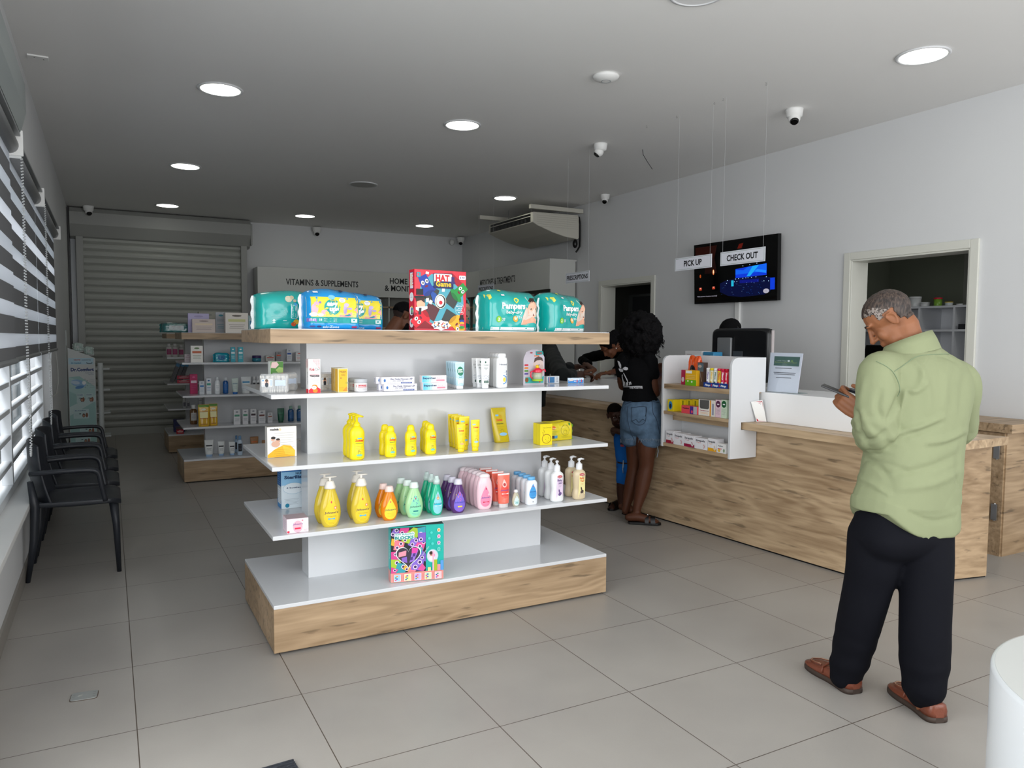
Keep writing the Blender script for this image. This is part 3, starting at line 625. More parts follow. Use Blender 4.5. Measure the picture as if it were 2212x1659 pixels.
def tube(label,loc,hh,wm,m,capm,art=None,group=None,name='cream_tube',dd=0.42,rotz=0,crimp=None,capr=0.72):
    t=thing(name,label,'tube',loc,rotz,group); ch=hh*0.13
    S=[(ch,wm*0.80,wm*dd*1.5),(ch+hh*0.05,wm*0.84,wm*dd*1.5),(hh*0.6,wm*0.95,wm*dd*0.95),(hh*0.94,wm,0.0028),(hh,wm,0.0018)]
    S=[(z,a,b) for z,a,b in S]; S2=smooth(S[:4],4)+[S[4]]
    MB().m(m,True).loft([[(x,y,z) for x,y in se(a,b,24)] for z,a,b in S2]).build('tube_body',None,t)
    MB().m(capm,True).loft([[(x,y,z) for x,y in se(wm*capr,wm*capr*0.62,20)] for z in (0,ch+0.001)]).build('cap',None,t,bev=0.0015)
    a=Art(wrapf(S2),True)
    if crimp: a.rect(-wm*.93,hh*0.95,wm*.93,hh*0.995,crimp)
    if art: art(a,hh,wm)
    if a.mb.f: a.build('front_label',t)
    return t
def softbag(name,label,loc,w_,d,h,m,art,rotz=0,group=None,seed=1,edge='#f2f4f4',cat='diaper pack',amp=0.008,ends=True,top_round=0.5):
    t=thing(name,label,cat,loc,rotz,group); nx,nz,r=22,14,0.45
    def prof(u):  # end pinch
        e=abs(2*u-1); return 1-0.62*e**7
    def Y(u,v,sgn):
        e=abs(2*u-1); q=(1-e**14)**0.5; tz=1-max(0,(v-0.6)/0.4)**3*0.75 ; bz=1-max(0,(0.10-v)/0.10)**2*0.12
        n_=noise.noise(Vector((u*5.5+seed*7,v*4.0,sgn*3.1+seed)))*amp*1.2+noise.noise(Vector((u*19+seed,v*7+seed,sgn)))*amp*0.5
        return sgn*(d/2*max(q,0.06)*tz*bz)+n_*min(1,4*(1-e))
    def ZT(u): e=abs(2*u-1); return h*(1-0.09*e**5-0.025*math.sin(u*7+seed))
    mb=MB().m(m,True)
    idx={}
    def P(u,v,s_): return (-w_/2+w_*u,Y(u,v,s_),ZT(u)*v)
    rings=[]
    for i in range(nx+1):
        u=i/nx; ring=[P(u,j/nz,-1) for j in range(nz+1)]+[P(u,1-j/nz,1) for j in range(nz+1)]
        rings.append(ring)
    mb.loft(rings,True,True); mb.build('bag',None,t)
    if ends:
        for s_ in (-1,1):
            mb=MB().m(C(edge),False); k=10; pts=[]
            for j in range(k+1):
                v=j/k; zz=h*0.87*v; x=s_*(w_/2); wv=0.004*math.sin(j*2.1+seed)
                pts.append(((x,wv-0.004,zz),(x+s_*(0.012+0.004*math.sin(j*1.7)),wv,zz),(x,wv+0.004,zz)))
            mb.loft([[p for p in q] for q in pts],False,False); mb.build('end_seam',None,t)
    def f(u,v,l):
        a_=min(max(u/w_,0.004),0.996)*nx; i=min(int(a_),nx-1); ta=a_-i; zt=rings[i][nz][2]*(1-ta)+rings[i+1][nz][2]*ta; b_=min(max(v/zt,0.004),0.996)*nz; j=min(int(b_),nz-1); tb=b_-j
        q=[rings[i+di][j+dj] for di,dj in ((0,0),(1,0),(0,1),(1,1))]; wt=((1-ta)*(1-tb),ta*(1-tb),(1-ta)*tb,ta*tb); p=[sum(q[k][c]*wt[k] for k in range(4)) for c in range(3)]
        return (p[0],p[1]-l-0.0016,p[2]+(l+.0012 if v>h*.8 else 0))
    a=Art(f,True); art(a,w_,h)
    a.build('front_print',t); return t
TEAL=mat('diaper_film_teal','#0aa6a0',0.22,coat=0.4,spec=0.6); BLUEF=mat('diaper_film_blue','#1192d8',0.22,coat=0.4,spec=0.6)
ZT_=1.4918; Z1,Z2,Z3,Z0=1.1957,0.8687,0.5537,0.2337
def P1(px,py,z): p=atz(px,py,z); return (p.x,p.y,z)
# ================= top board
def yo(px,y,z=ZT_): p=aty(px,700,y); return (p.x,y,z)
def art_vert(a,w_,h):
    g='#0cb4ab'
    a.text('Pampers',w_*0.86,h*0.86,0.030,'#f4f6f6',w=h*0.78,al='l',rot=-PI/2,bold=0.04); a.text('baby-dry',w_*0.66,h*0.72,0.013,'#eaf4f3',w=h*0.36,al='l',rot=-PI/2,bold=0.02)
    a.rrect(w_*.50,h*.28,w_*.60,h*.66,0.004,'#d9efed'); a.rrect(w_*.507,h*.29,w_*.593,h*.65,0.003,g); a.text('100% Dry',w_*.56,h*.62,0.007,'#e9f5f4',w=h*.30,al='l',rot=-PI/2); a.text('Day & Night',w_*.52,h*.62,0.007,'#e9f5f4',w=h*.30,al='l',rot=-PI/2)
    for cx,cy,r,c in ((.47,.78,.030,'#d8d2b8'),(.52,.82,.018,'#c9c0a0'),(.56,.74,.014,'#c2b79a'),(.57,.65,.013,'#4aa8e0')): a.ell(w_*cx,h*cy,r*.55,r*.5,c,12)
    a.ell(w_*.58,h*.19,.014,.012,'#e8b63c',12); a.ell(w_*.54,h*.13,.012,.010,'#e0592e',12); a.text('1',w_*.38,h*.22,.018,'#e9f5f4',rot=-PI/2); a.text('44',w_*.22,h*.20,.014,'#e9f5f4',rot=-PI/2,bold=.03); a.lines(w_*.2,w_*.36,h*.34,3,.008,.0015,'#8fd3cf')
    a.ring(w_*.42,h*.45,.008,.0015,'#8fd3cf',16)
softbag('diaper_pack','teal diaper pack lying on its side at the left end of the top board',(0.775,3.775,ZT_),0.31,0.20,0.183,TEAL,art_vert,0.0,'diaper packs on the top board',1)
def art_easy(a,w_,h):
    a.rect(w_*.03,h*.30,w_*.93,h*.80,'#ead83a'); a.rect(w_*.03,h*.30,w_*.93,h*.42,'#efe27a')
    a.star([(w_*.45,h*.32),(w_*.55,h*.36),(w_*.72,h*.38),(w_*.90,h*.55),(w_*.93,h*.30),(w_*.45,h*.30)],(w_*.72,h*.34),'#f1a3ae',2)
    a.line([(w_*.66,h*.31),(w_*.80,h*.38),(w_*.88,h*.52),(w_*.91,h*.66)],0.009,'#1a8fa0'); a.line([(w_*.64,h*.31),(w_*.78,h*.39),(w_*.86,h*.53),(w_*.89,h*.68)],0.005,'#f0d020')
    a.ell(w_*.45,h*.55,w_*.145,h*.20,'#0c9c98'); a.drop(w_*.47,h*.46,w_*.20,h*.22,'#0c9c98',flip=True)
    # plain generic cartoon blobs in the artwork's colours
    for cx,cy,rx,ry,c in ((.14,.50,.06,.13,'#f3b6c4'),(.17,.62,.045,.06,'#f5a8ba'),(.31,.42,.06,.06,'#f5b0bf'),(.35,.40,.035,.04,'#f8d465'),(.68,.50,.035,.13,'#b9a6d8'),(.70,.61,.045,.05,'#c6b4e2'),(.76,.52,.05,.03,'#b9a6d8'),(.44,.79,.06,.05,'#7cc3ec'),(.12,.36,.07,.05,'#f6f3ee'),(.24,.35,.05,.04,'#f6f3ee')): a.ell(w_*cx,h*cy,w_*rx,h*ry,c,14)
    a.ell(w_*.63,h*.73,w_*.06,h*.06,'#eef0f2'); a.lines(w_*.59,w_*.67,h*.745,2,.007,.0015,'#7a8a9a'); a.ell(w_*.23,h*.66,w_*.025,h*.03,'#8a7bb8',12)
    a.text('easy',w_*.45,h*.58,.021,'#fbfbfb',w=w_*.20,bold=.06); a.text('ups',w_*.48,h*.45,.021,'#fbfbfb',w=w_*.17,bold=.06); a.text('Pampers',w_*.47,h*.70,.007,'#f8e060',w=w_*.11); a.lines(w_*.42,w_*.52,h*.41,2,.006,.001,'#c9ecea')
    a.rect(w_*.01,h*.15,w_*.93,h*.30,'#0b9a98'); a.rrect(w_*.03,h*.17,w_*.17,h*.27,.003,'#8a6fc0'); a.text('4T-5T',w_*.10,h*.20,.010,'#f6f2ff',w=w_*.11,bold=.03); a.text('18',w_*.235,h*.205,.010,'#d9efee',bold=.03)
    a.text('TRAINING UNDERWEAR',w_*.29,h*.235,.006,'#d9efee',w=w_*.25,al='l'); a.text('SOUS-VETEMENTS',w_*.29,h*.185,.006,'#d9efee',w=w_*.25,al='l'); a.rrect(w_*.79,h*.17,w_*.90,h*.27,.002,'#dff0ee'); a.lines(w_*.80,w_*.89,h*.245,3,.005,.001,'#5f9a98')
    a.ell(w_*.10,h*.06,w_*.05,h*.025,'#4a5a9a',12); a.ell(w_*.21,h*.06,w_*.04,h*.025,'#35457f',12); a.text('ado-Zone',w_*.42,h*.03,.010,'#d8f0ff',w=w_*.30,bold=.03); a.rrect(w_*.80,h*.03,w_*.90,h*.08,.002,'#a03868')
    a.rrect(w_*.14,h*.885,w_*.22,h*.93,.002,'#e8ecef'); a.ell(w_*.66,h*.955,w_*.045,h*.025,'#1a2a50',14)
e0=softbag('training_pants_pack','bright blue training pants pack with yellow panel, front one of two',(0.925,3.55,ZT_),0.262,0.195,0.184,BLUEF,art_easy,0.04,'blue training pants packs',2)
dup(e0,(1.115,3.77,ZT_),0.02,'bright blue training pants pack half hidden behind the other one')
def art_pamp(a,w_,h):
    a.rect(w_*.02,h*.02,w_*.99,h*.10,'#e9edee'); 0
    pts=[(w_*.62,h*.16),(w_*.66,h*.36),(w_*.72,h*.58),(w_*.735,h*.84),(w_*.985,h*.84),(w_*.985,h*.16)]
    a.star(pts,(w_*.84,h*.5),'#d9c9bc',3)
    a.star([(w_*.63,h*.16),(w_*.68,h*.30),(w_*.76,h*.40),(w_*.90,h*.40),(w_*.96,h*.30),(w_*.975,h*.16)],(w_*.83,h*.26),'#e3a88c',3)
    a.ell(w_*.855,h*.54,w_*.105,h*.20,'#eab79c'); a.star([(w_*.755,h*.60),(w_*.76,h*.74),(w_*.82,h*.82),(w_*.92,h*.81),(w_*.97,h*.72),(w_*.965,h*.58),(w_*.93,h*.68),(w_*.85,h*.72),(w_*.78,h*.68)],(w_*.86,h*.75),'#33241c',2)
    a.ell(w_*.815,h*.55,w_*.014,h*.018,'#3a2a22',10); a.ell(w_*.90,h*.55,w_*.014,h*.018,'#3a2a22',10); a.ell(w_*.865,h*.42,w_*.030,h*.035,'#7a2a22',12); a.ell(w_*.862,h*.48,w_*.016,h*.014,'#d69a7e',10)
    a.text('Pampers',w_*.49,h*.55,.030,'#f6f8f6',w=w_*.42,bold=.04); a.text('baby-dry',w_*.50,h*.43,.016,'#f0f6f4',w=w_*.30,bold=.025)
    a.drop(w_*.54,h*.74,w_*.10,h*.13,'#efe04a',flip=True); a.drop(w_*.54,h*.745,w_*.055,h*.075,'#0aa6a0',flip=True)
    a.ell(w_*.21,h*.29,.0155,.0165,'#7cc42c',16); a.text('2',w_*.21,h*.255,.015,'#f6f8f6',bold=.03); a.text('37',w_*.30,h*.255,.014,'#e8f4f2',bold=.02); a.ell(w_*.525,h*.30,.014,.0165,'#e8a83c',14); a.ell(w_*.53,h*.32,.008,.010,'#f4dcc4',10); a.text('12h',w_*.60,h*.32,.011,'#e8f4f2',w=w_*.07)
    a.star([(w_*.03,h*.87),(w_*.10,h*.87),(w_*.10,h*.80),(w_*.065,h*.75),(w_*.03,h*.80)],(w_*.065,h*.82),'#d8d860',1); a.rrect(w_*.28,h*.845,w_*.34,h*.88,.001,'#e8e0e4'); a.ell(w_*.30,h*.975,w_*.03,h*.02,'#e8dc40',12)
p0=softbag('diaper_pack','front teal diaper pack showing a baby face, right of the red game box',(1.895,3.605,ZT_),0.32,0.22,0.218,TEAL,art_pamp,0.0,'diaper packs on the top board',3)
dup(p0,(2.19,4.04,ZT_),0.0,'teal diaper pack tucked between and behind the two right ones')
dup(p0,(2.27,3.685,ZT_),0.36,'rightmost teal diaper pack, turned at an angle on the top board')
dup(p0,(1.68,3.99,ZT_),0.0,'teal diaper pack mostly hidden behind the red game box')
# ---- toy boxes
def art_hat(a,w_,h):
    a.star([(w_*.05,h*.55),(w_*.14,h*.78),(w_*.32,h*.93),(w_*.55,h*.95),(w_*.80,h*.88),(w_*.93,h*.70),(w_*.95,h*.45),(w_*.85,h*.22),(w_*.66,h*.08),(w_*.40,h*.08),(w_*.18,h*.2)],(w_*.5,h*.5),'#4fa3b5')
    a.poly([(w_*.55,h*.96),(w_*.99,h*.62),(w_*.99,h*.75),(w_*.72,h*.97)],'#a81228'); a.poly([(w_*.01,h*.03),(w_*.4,h*.03),(w_*.2,h*.16),(w_*.01,h*.30)],'#8a1020')
    def win(pts,c='#3a3d3c'): a.star(pts,(sum(p[0] for p in pts)/4,sum(p[1] for p in pts)/4),c)
    def sq(cx,cy,r,rot): return [(w_*cx+r*math.cos(rot+i*PI/2),h*cy+r*math.sin(rot+i*PI/2)*1.05) for i in range(4)]
    win(sq(.32,.60,.050,.4)); win(sq(.72,.52,.046,.2)); win(sq(.32,.31,.050,.3),'#5a2a30'); win(sq(.66,.22,.046,.3))
    def hat(cx,cy,c,c2,rot,s=1.0):
        ca,sa=math.cos(rot),math.sin(rot); T_=lambda x,y:(w_*cx+(x*ca-y*sa)*s,h*cy+(x*sa+y*ca)*s)
        a.star([T_(*p) for p in ((-.026,.0),(-.021,.070),(.021,.070),(.026,.0))],T_(0,.035),c); ex,ey=T_(0,-.002); a.ell(ex,ey,.042*s,.016*s,c,20,rot); ex,ey=T_(0,-.012); a.ell(ex,ey,.026*s,.010*s,c2,16,rot)
        for dx in (-.010,.011):
            q=T_(dx,.040); a.ell(q[0],q[1],.008*s,.010*s,'#fbfbfb',12,rot); a.ell(q[0]+.001,q[1],.0035*s,.005*s,'#111111',8)
        q=T_(0,.020); a.ell(q[0],q[1],.009*s,.005*s,'#7a1430',10,rot)
    hat(.26,.66,'#1d3f9e','#17347f',.45,1.15); hat(.80,.60,'#1f8f3e','#187034',-.85,1.05); hat(.17,.26,'#d8182c','#a81020',2.3,1.1); hat(.76,.16,'#e5b02c','#c48c18',-2.4,1.05)
    for dx,dy,c in ((.42,.40,'#2c5cb0'),(.40,.45,'#2450a0')): a.ell(w_*dx-.008,h*dy+.035,.016,.026,c,14,.6)
    # winking eye window
    a.ell(w_*.49,h*.485,.032,.037,'#e5e0cf',28); a.ell(w_*.495,h*.483,.028,.033,'#141414',26); a.ell(w_*.485,h*.487,.023,.029,'#d8dade',24); a.ell(w_*.495,h*.465,.010,.010,'#d01c2c',16)
    # magician
    a.ell(w_*.115,h*.43,.024,.026,'#f0b492',16); a.rect(w_*.03,h*.57,w_*.16,h*.68,'#16161a'); a.rect(w_*.025,h*.55,w_*.17,h*.578,'#d0203a'); a.ell(w_*.105,h*.545,.034,.008,'#16161a',16); a.star([(w_*.02,h*.53),(w_*.19,h*.535),(w_*.19,h*.45),(w_*.14,h*.50),(w_*.03,h*.47)],(w_*.1,h*.51),'#3a2420'); a.poly([(w_*.02,h*.38),(w_*.24,h*.40),(w_*.24,h*.36),(w_*.10,h*.30),(w_*.02,h*.34)],'#f2f0ee'); a.poly([(w_*.08,h*.37),(w_*.13,h*.37),(w_*.12,h*.26),(w_*.07,h*.26)],'#2c2a30')
    for q in ((.24,.50,.3),(.30,.47,-.2),(.545,.68,.2)):
        cx,cy,rr=q; a.poly([(w_*cx+.010*math.cos(rr+k*PI/2+.6)*(1 if k%2 else 1.3),h*cy+.014*math.sin(rr+k*PI/2+.6)) for k in range(4)],'#f4f2f2')
    # titles
    for col,gr in (('#1b2458',.006),('#f6f2ee',.0035)): a.rrect(w_*.375-gr,h*.79-gr,w_*.70+gr,h*.93+gr,.006,col); a.rrect(w_*.38-gr,h*.72-gr,w_*.72+gr,h*.81+gr,.006,'#1b2458')
    a.text('HAT',w_*.53,h*.822,.031,'#cf1d2e',w=w_*.27,bold=.05); a.text('Game',w_*.55,h*.735,.026,'#f5c51c',w=w_*.30,bold=.03); a.rect(w_*.70,h*.80,w_*.76,h*.90,'#352a6c'); a.ell(w_*.73,h*.80,.016,.006,'#352a6c',14)
    a.rrect(w_*.85,h*.86,w_*.985,h*.93,.006,'#efe9f2'); a.text('3 4+',w_*.92,h*.88,.009,'#3c2a70',w=w_*.10,bold=.03)
    a.rrect(w_*.035,h*.87,w_*.11,h*.95,.003,'#2f9aa8'); a.text('R',w_*.072,h*.895,.011,'#e04a52',bold=.05); a.poly([(w_*.20,h*.93),(w_*.26,h*.92),(w_*.27,h*.96),(w_*.21,h*.97)],'#f4efe8')
    a.ring(w_*.87,h*.36,.026,.0012,'#eaf6f8',24,ry=.030)
    for i,tx in enumerate(('MATCH',"'em UP,",'STACK',"'em UP!")): a.text(tx,w_*(.865+(.012 if i%2 else -.008)),h*(.405-i*.034),.0065,'#f2fafa',w=w_*(.12 if i%2==0 else .10),bold=.02)
    a.star([(w_*.5+.052*math.cos(2*PI*i/24)*(1+.10*math.cos(i*PI/1.5)),h*.09+.024*math.sin(2*PI*i/24)*(1+.12*math.cos(i*PI/1.5))) for i in range(24)],(w_*.5,h*.09),'#f2f0ec')
    random.seed(5)
    for i in range(34): a.ell(w_*.5+(random.random()-.5)*.080,h*.09+(random.random()-.5)*.030,.0032,.004,random.choice(['#c8403a','#3a5a9a','#d8a83c','#3a3a3a','#8a9a8a','#c88a6a']),8)
    for i,c in enumerate(('#1a1a1c','#1d3f9e','#e5b02c','#d84a5a','#2a9a48')): a.ell(w_*.905,h*(.20-i*.035),.014,.0075,c,14)
    a.rect(w_*.875,h*.20,w_*.935,h*.27,'#1a1a1c')
def side_hat(a,d,h):
    a.rrect(d*.2,h*.68,d*.82,h*.955,.003,'#2a2f6a'); a.rrect(d*.24,h*.69,d*.78,h*.945,.003,'#f0e9ee'); a.text('HAT',d*.64,h*.93,.014,'#cf1d2e',w=h*.22,al='l',rot=-PI/2,bold=.04); a.text('Game',d*.36,h*.93,.012,'#f0c01c',w=h*.20,al='l',rot=-PI/2,bold=.04)
    a.rect(d*.01,0.002,d*.99,h*.30,'#8c1020')
    for cy in (.55,.32,.12): a.ell(d*.5,h*cy,d*.36,h*.075,'#eeeef0'); 
    for i,c in enumerate(('#e0b030','#1d3f9e','#1f8f3e','#18181a')): a.ell(d*.58,h*(.385-i*.035),d*.14,h*.02,c,12)
    a.ell(d*.52,h*.13,d*.16,h*.035,'#6a6d70',14); a.lines(d*.3,d*.7,h*.58,3,.006,.001,'#55585c')
t=carton('board_game_box','red board game box with coloured hat faces standing on the top board','board game',(1.503,3.60,ZT_),0.295,0.065,0.307,'#d5132f',art_hat,side_hat,0.07,rough=0.25)
def art_blocks(a,w_,h):
    a.rect(.002,h*.155,w_*.66,h*.975,'#22242c'); a.rect(.0015,.0015,w_-.0015,h*.17,'#ef9a94'); a.rect(w_*.66,h*.17,w_-.0015,h-.0015,'#1cb6a8')
    random.seed(11); PC=['#7d5fc0','#d8468f','#a8c83a','#3aa0b0','#e0b23c','#ef7c8c','#8a6cd0','#e0559c']
    for i,(cx,cy,r,rt) in enumerate([(.08,.90,.030,.1),(.25,.92,.028,.6),(.45,.90,.036,.15),(.60,.88,.030,.9),(.07,.72,.022,.5),(.16,.66,.030,.6),(.44,.70,.03,.3),(.58,.66,.030,.2),(.60,.78,.03,.8),(.06,.48,.028,.8),(.08,.32,.034,.7),(.20,.24,.034,.5),(.33,.26,.026,.2),(.42,.20,.024,.3),(.50,.30,.036,.6),(.60,.22,.024,.1),(.62,.45,.028,.3),(.05,.20,.024,.4),(.30,.78,.026,.4),(.52,.55,.022,.5)]):
        c=PC[i%8]; a.poly([(min(max(w_*cx+r*1.15*math.cos(rt+k*PI/2),.003),w_*.655),min(max(h*cy+r*1.15*math.sin(rt+k*PI/2),h*.175),h*.97)) for k in range(4)],c)
        for dx,dy in ((-.35,-.35),(.35,.35)):
            q=(w_*cx+dx*r*.9,h*cy+dy*r*.9)
            if .012<q[0]<w_*.62 and h*.22<q[1]<h*.94: a.ring(q[0],q[1],r*.26,r*.12,'#f0d8ec',12); a.ell(q[0],q[1],r*.2,r*.2,'#3a2a60',10)
    # heart window
    H=[]
    for i in range(36):
        t=2*PI*i/36; x=16*math.sin(t)**3; y=13*math.cos(t)-5*math.cos(2*t)-2*math.cos(3*t)-math.cos(4*t); H.append((x,y))
    cxh,cyh=w_*.33,h*.47; a.star([(cxh+x*.0040,cyh+y*.0039) for x,y in H],(cxh,cyh),'#eaf3f6'); a.star([(cxh+x*.0037,cyh+y*.0036) for x,y in H],(cxh,cyh),'#3a3440')
    a.poly([(cxh-.048,cyh+.02),(cxh-.01,cyh+.028),(cxh-.012,cyh+.002),(cxh-.050,cyh-.004)],'#f09aac'); a.poly([(cxh-.035,cyh-.008),(cxh-.008,cyh-.004),(cxh-.006,cyh-.035),(cxh-.030,cyh-.028)],'#8a66c8'); a.poly([(cxh+.005,cyh-.035),(cxh+.028,cyh-.028),(cxh+.050,cyh+.025),(cxh+.022,cyh+.032)],'#9a72d4'); a.poly([(cxh+.016,cyh+.012),(cxh+.040,cyh+.010),(cxh+.050,cyh+.036),(cxh+.018,cyh+.040)],'#e04aa8')
    for dx,dy in ((.013,-.014),(.026,.004)): a.poly([(cxh+dx-.006,cyh+dy-.010),(cxh+dx+.008,cyh+dy-.008),(cxh+dx+.010,cyh+dy+.008),(cxh+dx-.003,cyh+dy+.006)],'#4a3480')
    a.rrect(w_*.07,h*.77,w_*.44,h*.85,.002,'#e2f4f2'); a.rrect(w_*.08,h*.84,w_*.44,h*.885,.002,'#e2f4f2'); a.text('SOFT BUILDING',w_*.26,h*.85,.0075,'#1c9a94',w=w_*.34,bold=.03); a.text('BLOCKS',w_*.255,h*.778,.014,'#18948e',w=w_*.35,bold=.05)
    a.ell(w_*.78,h*.44,.030,.034,'#8fdedc'); a.ell(w_*.78,h*.44,.0265,.0305,'#dcd3e0'); a.ell(w_*.765,h*.475,.010,.012,'#c99478',12); a.ell(w_*.755,h*.492,.010,.009,'#3c2a22',12); a.ell(w_*.77,h*.395,.014,.012,'#f2eef2',12); a.ell(w_*.80,h*.45,.008,.009,'#e890b8',10)
    a.text('FAVORITE TOYS',w_*.66,h*.53,.006,'#e8f6f4',w=w_*.20,rot=.9,al='c')
    for i,(c,b_) in enumerate((('#e8a040','#f4e4d0'),('#e87aa8','#f4d8e4'),('#b070c0','#f0dce8'),('#48c8b8','#7cdcd0'))): a.ell(w_*.90,h*(.90-i*.115),.0085,.0095,b_,14); a.ell(w_*.90,h*(.90-i*.115),.0055,.0065,c,12); a.rect(w_*.86,h*(.865-i*.115)-.0006,w_*.94,h*(.865-i*.115)+.0006,'#b8ece4')
    for cx,cy in ((.76,.86),(.72,.76),(.78,.66)): a.ell(w_*cx,h*cy,.007,.007,'#4ad0c4',12)
    for i,(x0,hh,c) in enumerate(((.69,.24,'#f0dc90'),(.75,.52,'#f2b4cc'),(.81,.37,'#a8bc2c'),(.87,.28,'#ee98a0'),(.93,.35,'#5a9ee0'))):
        a.rect(w_*x0,h*.17,w_*(x0+.058),h*hh,c) if hh<.3 or i in(2,4) else a.rect(w_*(x0+.03),h*.17,w_*(x0+.058),h*hh,c)
    for i in range(5):
        x0=w_*(.06+i*.19); a.rrect(x0,h*.025,x0+w_*.13,h*.15,.003,'#f4ecf0'); a.rrect(x0+.002,h*.03,x0+w_*.13-.002,h*.145,.003,('#a8cfee','#f4e4a0','#c8b4e8','#cfe8b8','#f4c8d0')[i])
        for k in range(4): a.rect(x0+.005+(k%2)*.006,h*(.04+k*.022),x0+.013+(k%2)*.007,h*(.062+k*.022),('#e8487c','#3a62b8','#3aa880','#e09a30','#7a50b8')[(i+k)%5])
def side_blocks(a,d,h): a.rect(.001,h*.21,d-.001,h-.001,'#2cc8c0'); a.rect(.001,.001,d-.001,h*.21,'#ef9a94'); a.text('BLOCKS',d*.42,h*.74,.012,'#e8fbf8',w=h*.34,al='l',rot=-PI/2,bold=.04)
p=P1(845,1262,Z0)
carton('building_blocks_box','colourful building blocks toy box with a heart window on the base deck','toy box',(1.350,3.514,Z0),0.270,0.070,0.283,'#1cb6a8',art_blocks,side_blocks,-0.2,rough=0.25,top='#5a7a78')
# ================= front gondola, shelf 1 (z 1.195)
def FX(px,y,z): p=aty(px,840,y); return (p.x,y,z)
random.seed(21)
# cotton bud bags
BAGM=mat('clear_film','#e9edf0',0.12,trans=0.0,alpha=0.35,coat=0.5); BUD=mat('cotton','#f4efe6',0.8)
def buds(label,loc,rotz,w_=0.13,h=0.088,group='cotton bud bags'):
    t=thing('cotton_bud_bag',label,'cotton buds',loc,rotz,group)
    mb=MB().m(BUD,True)
    random.seed(int(loc[0]*1000))
    for i in range(26):
        x=-w_/2+0.012+ (w_-0.024)*(i/25); y=random.uniform(-.014,.014); a=random.uniform(-.25,.25); hh=h*.40
        p=Vector((x,y,h*.47)); d=Vector((math.sin(a),0,math.cos(a)))*hh
        mb.cyl(p-d,p+d,0.0013,n=5)
        for s_ in (-1,1): mb.ell(p+d*s_*.93,(.0034,.0034,.007),7,5)
    mb.build('cotton_buds',None,t)
    S=[(0,w_*.46,.020),(h*.12,w_*.5,.024),(h*.5,w_*.49,.023),(h*.88,w_*.5,.022),(h,w_*.46,.012)]
    body(smooth(S,3),BAGM,t,'bag',p=3.5); a=Art(wrapf(smooth(S,3),3.5),True)
    a.rrect(-w_*.42,h*.34,-w_*.04,h*.74,.004,'#eef1f4'); a.ell(-w_*.24,h*.56,.010,.016,'#e4b9a6',12); a.ell(-w_*.24,h*.44,.008,.012,'#2c3440',10); a.ell(-w_*.24,h*.66,.007,.007,'#5a4636',10)
    a.rrect(-w_*.40,h*.62,-w_*.33,h*.70,.001,'#8fb4d8'); a.rrect(w_*.04,h*.38,w_*.40,h*.68,.003,'#c4d2e6'); a.rrect(-w_*.12,h*.38,-w_*.05,h*.70,.001,'#bccbe2'); a.lines(-w_*.40,-w_*.30,h*.5,4,.005,.001,'#7d93ac')
    a.build('print_label',t)
buds('front clear bag of cotton buds at the left end of the upper shelf',(0.672,3.56,Z1),-0.28)
buds('clear bag of cotton buds right behind the front bag',(0.742,3.68,Z1),0.30)
buds('clear bag of cotton buds peeping out behind the red and white box',FX(702,3.62,Z1),0.5,0.09)
def art_leaf(a,w_,h):
    a.rect(.001,.001,w_-.001,h*.14,'#eef0ee'); a.rect(.001,h*.14,w_-.001,h-.001,'#4f8a3a'); a.star([(0.002,h*.78),(w_*.1,h*.97),(w_*.5,h*.98),(w_*.66,h*.88),(w_*.4,h*.76)],(w_*.3,h*.87),'#eac6c4'); a.star([(w_*.4,h*.7),(w_*.66,h*.80),(w_*.98,h*.78),(w_*.96,h*.62),(w_*.6,h*.60)],(w_*.68,h*.7),'#9fc06c'); a.star([(w_*.55,h*.5),(w_*.97,h*.62),(w_*.98,h*.3),(w_*.7,h*.22)],(w_*.8,h*.42),'#e2683c')
    for i in range(5): a.line([(w_*(.62+i*.07),h*.28),(w_*(.6+i*.07),h*.42),(w_*(.66+i*.07),h*.52)],.0012,'#b8401c')
    a.poly([(w_*.7,h*.15),(w_*.97,h*.15),(w_*.97,h*.28)],'#f0c428'); a.text('baby',w_*.25,h*.04,.008,'#2a3a6a',w=w_*.3,bold=.03); a.ell(w_*.6,h*.07,.003,.005,'#28303a',8)
carton('leaf_print_carton','green leaf-patterned carton standing behind the cotton bud bags','carton',(0.716,3.755,Z1),0.062,0.045,0.140,'#e8ece6',art_leaf,None,0.06)
def art_kids(a,w_,h):
    random.seed(2)
    a.star([(w_*.35,h-.001),(w_-.001,h-.001),(w_-.001,h*.70),(w_*.8,h*.73),(w_*.5,h*.84)],(w_*.75,h*.88),'#f4eeee')
    for i in range(7):
        for j in range(8):
            x=w_*(.40+i*.085); y=h*(.97-j*.036)
            if x+ (h-y)*.0<w_*.97 and (j<2+i*1.0): a.poly([(x-.0018,y),(x,y+.0022),(x+.0018,y),(x,y-.0022)],'#a8182c'); a.l-=1
    a.l+=1
    a.text('Kids',w_*.30,h*.66,.013,'#b01c34',w=w_*.40,bold=.03); a.text('Clin',w_*.73,h*.66,.013,'#4a4a50',w=w_*.38); a.text('Waterpokken',w_*.5,h*.485,.009,'#32222a',w=w_*.82,bold=.05); a.lines(w_*.12,w_*.9,h*.54,1,.006,.0018,'#c8707c'); a.lines(w_*.12,w_*.9,h*.42,4,.009,.0012,'#a8a8ae')
    a.star([(.001,.001),(w_-.001,.001),(w_-.001,h*.12),(w_*.7,h*.19),(w_*.3,h*.17),(.001,h*.10)],(w_*.5,h*.08),'#df1830'); a.ell(w_*.55,h*.075,w_*.2,h*.06,'#ef8a1c',16); a.ell(w_*.5,h*.19,w_*.24,h*.065,'#ef8a1c',16); a.ell(w_*.45,h*.165,w_*.2,h*.055,'#f8f4f2',16)
    for dx in (-.05,.06): a.ell(w_*(.42+dx),h*.17,.0012,.0015,'#222222',6)
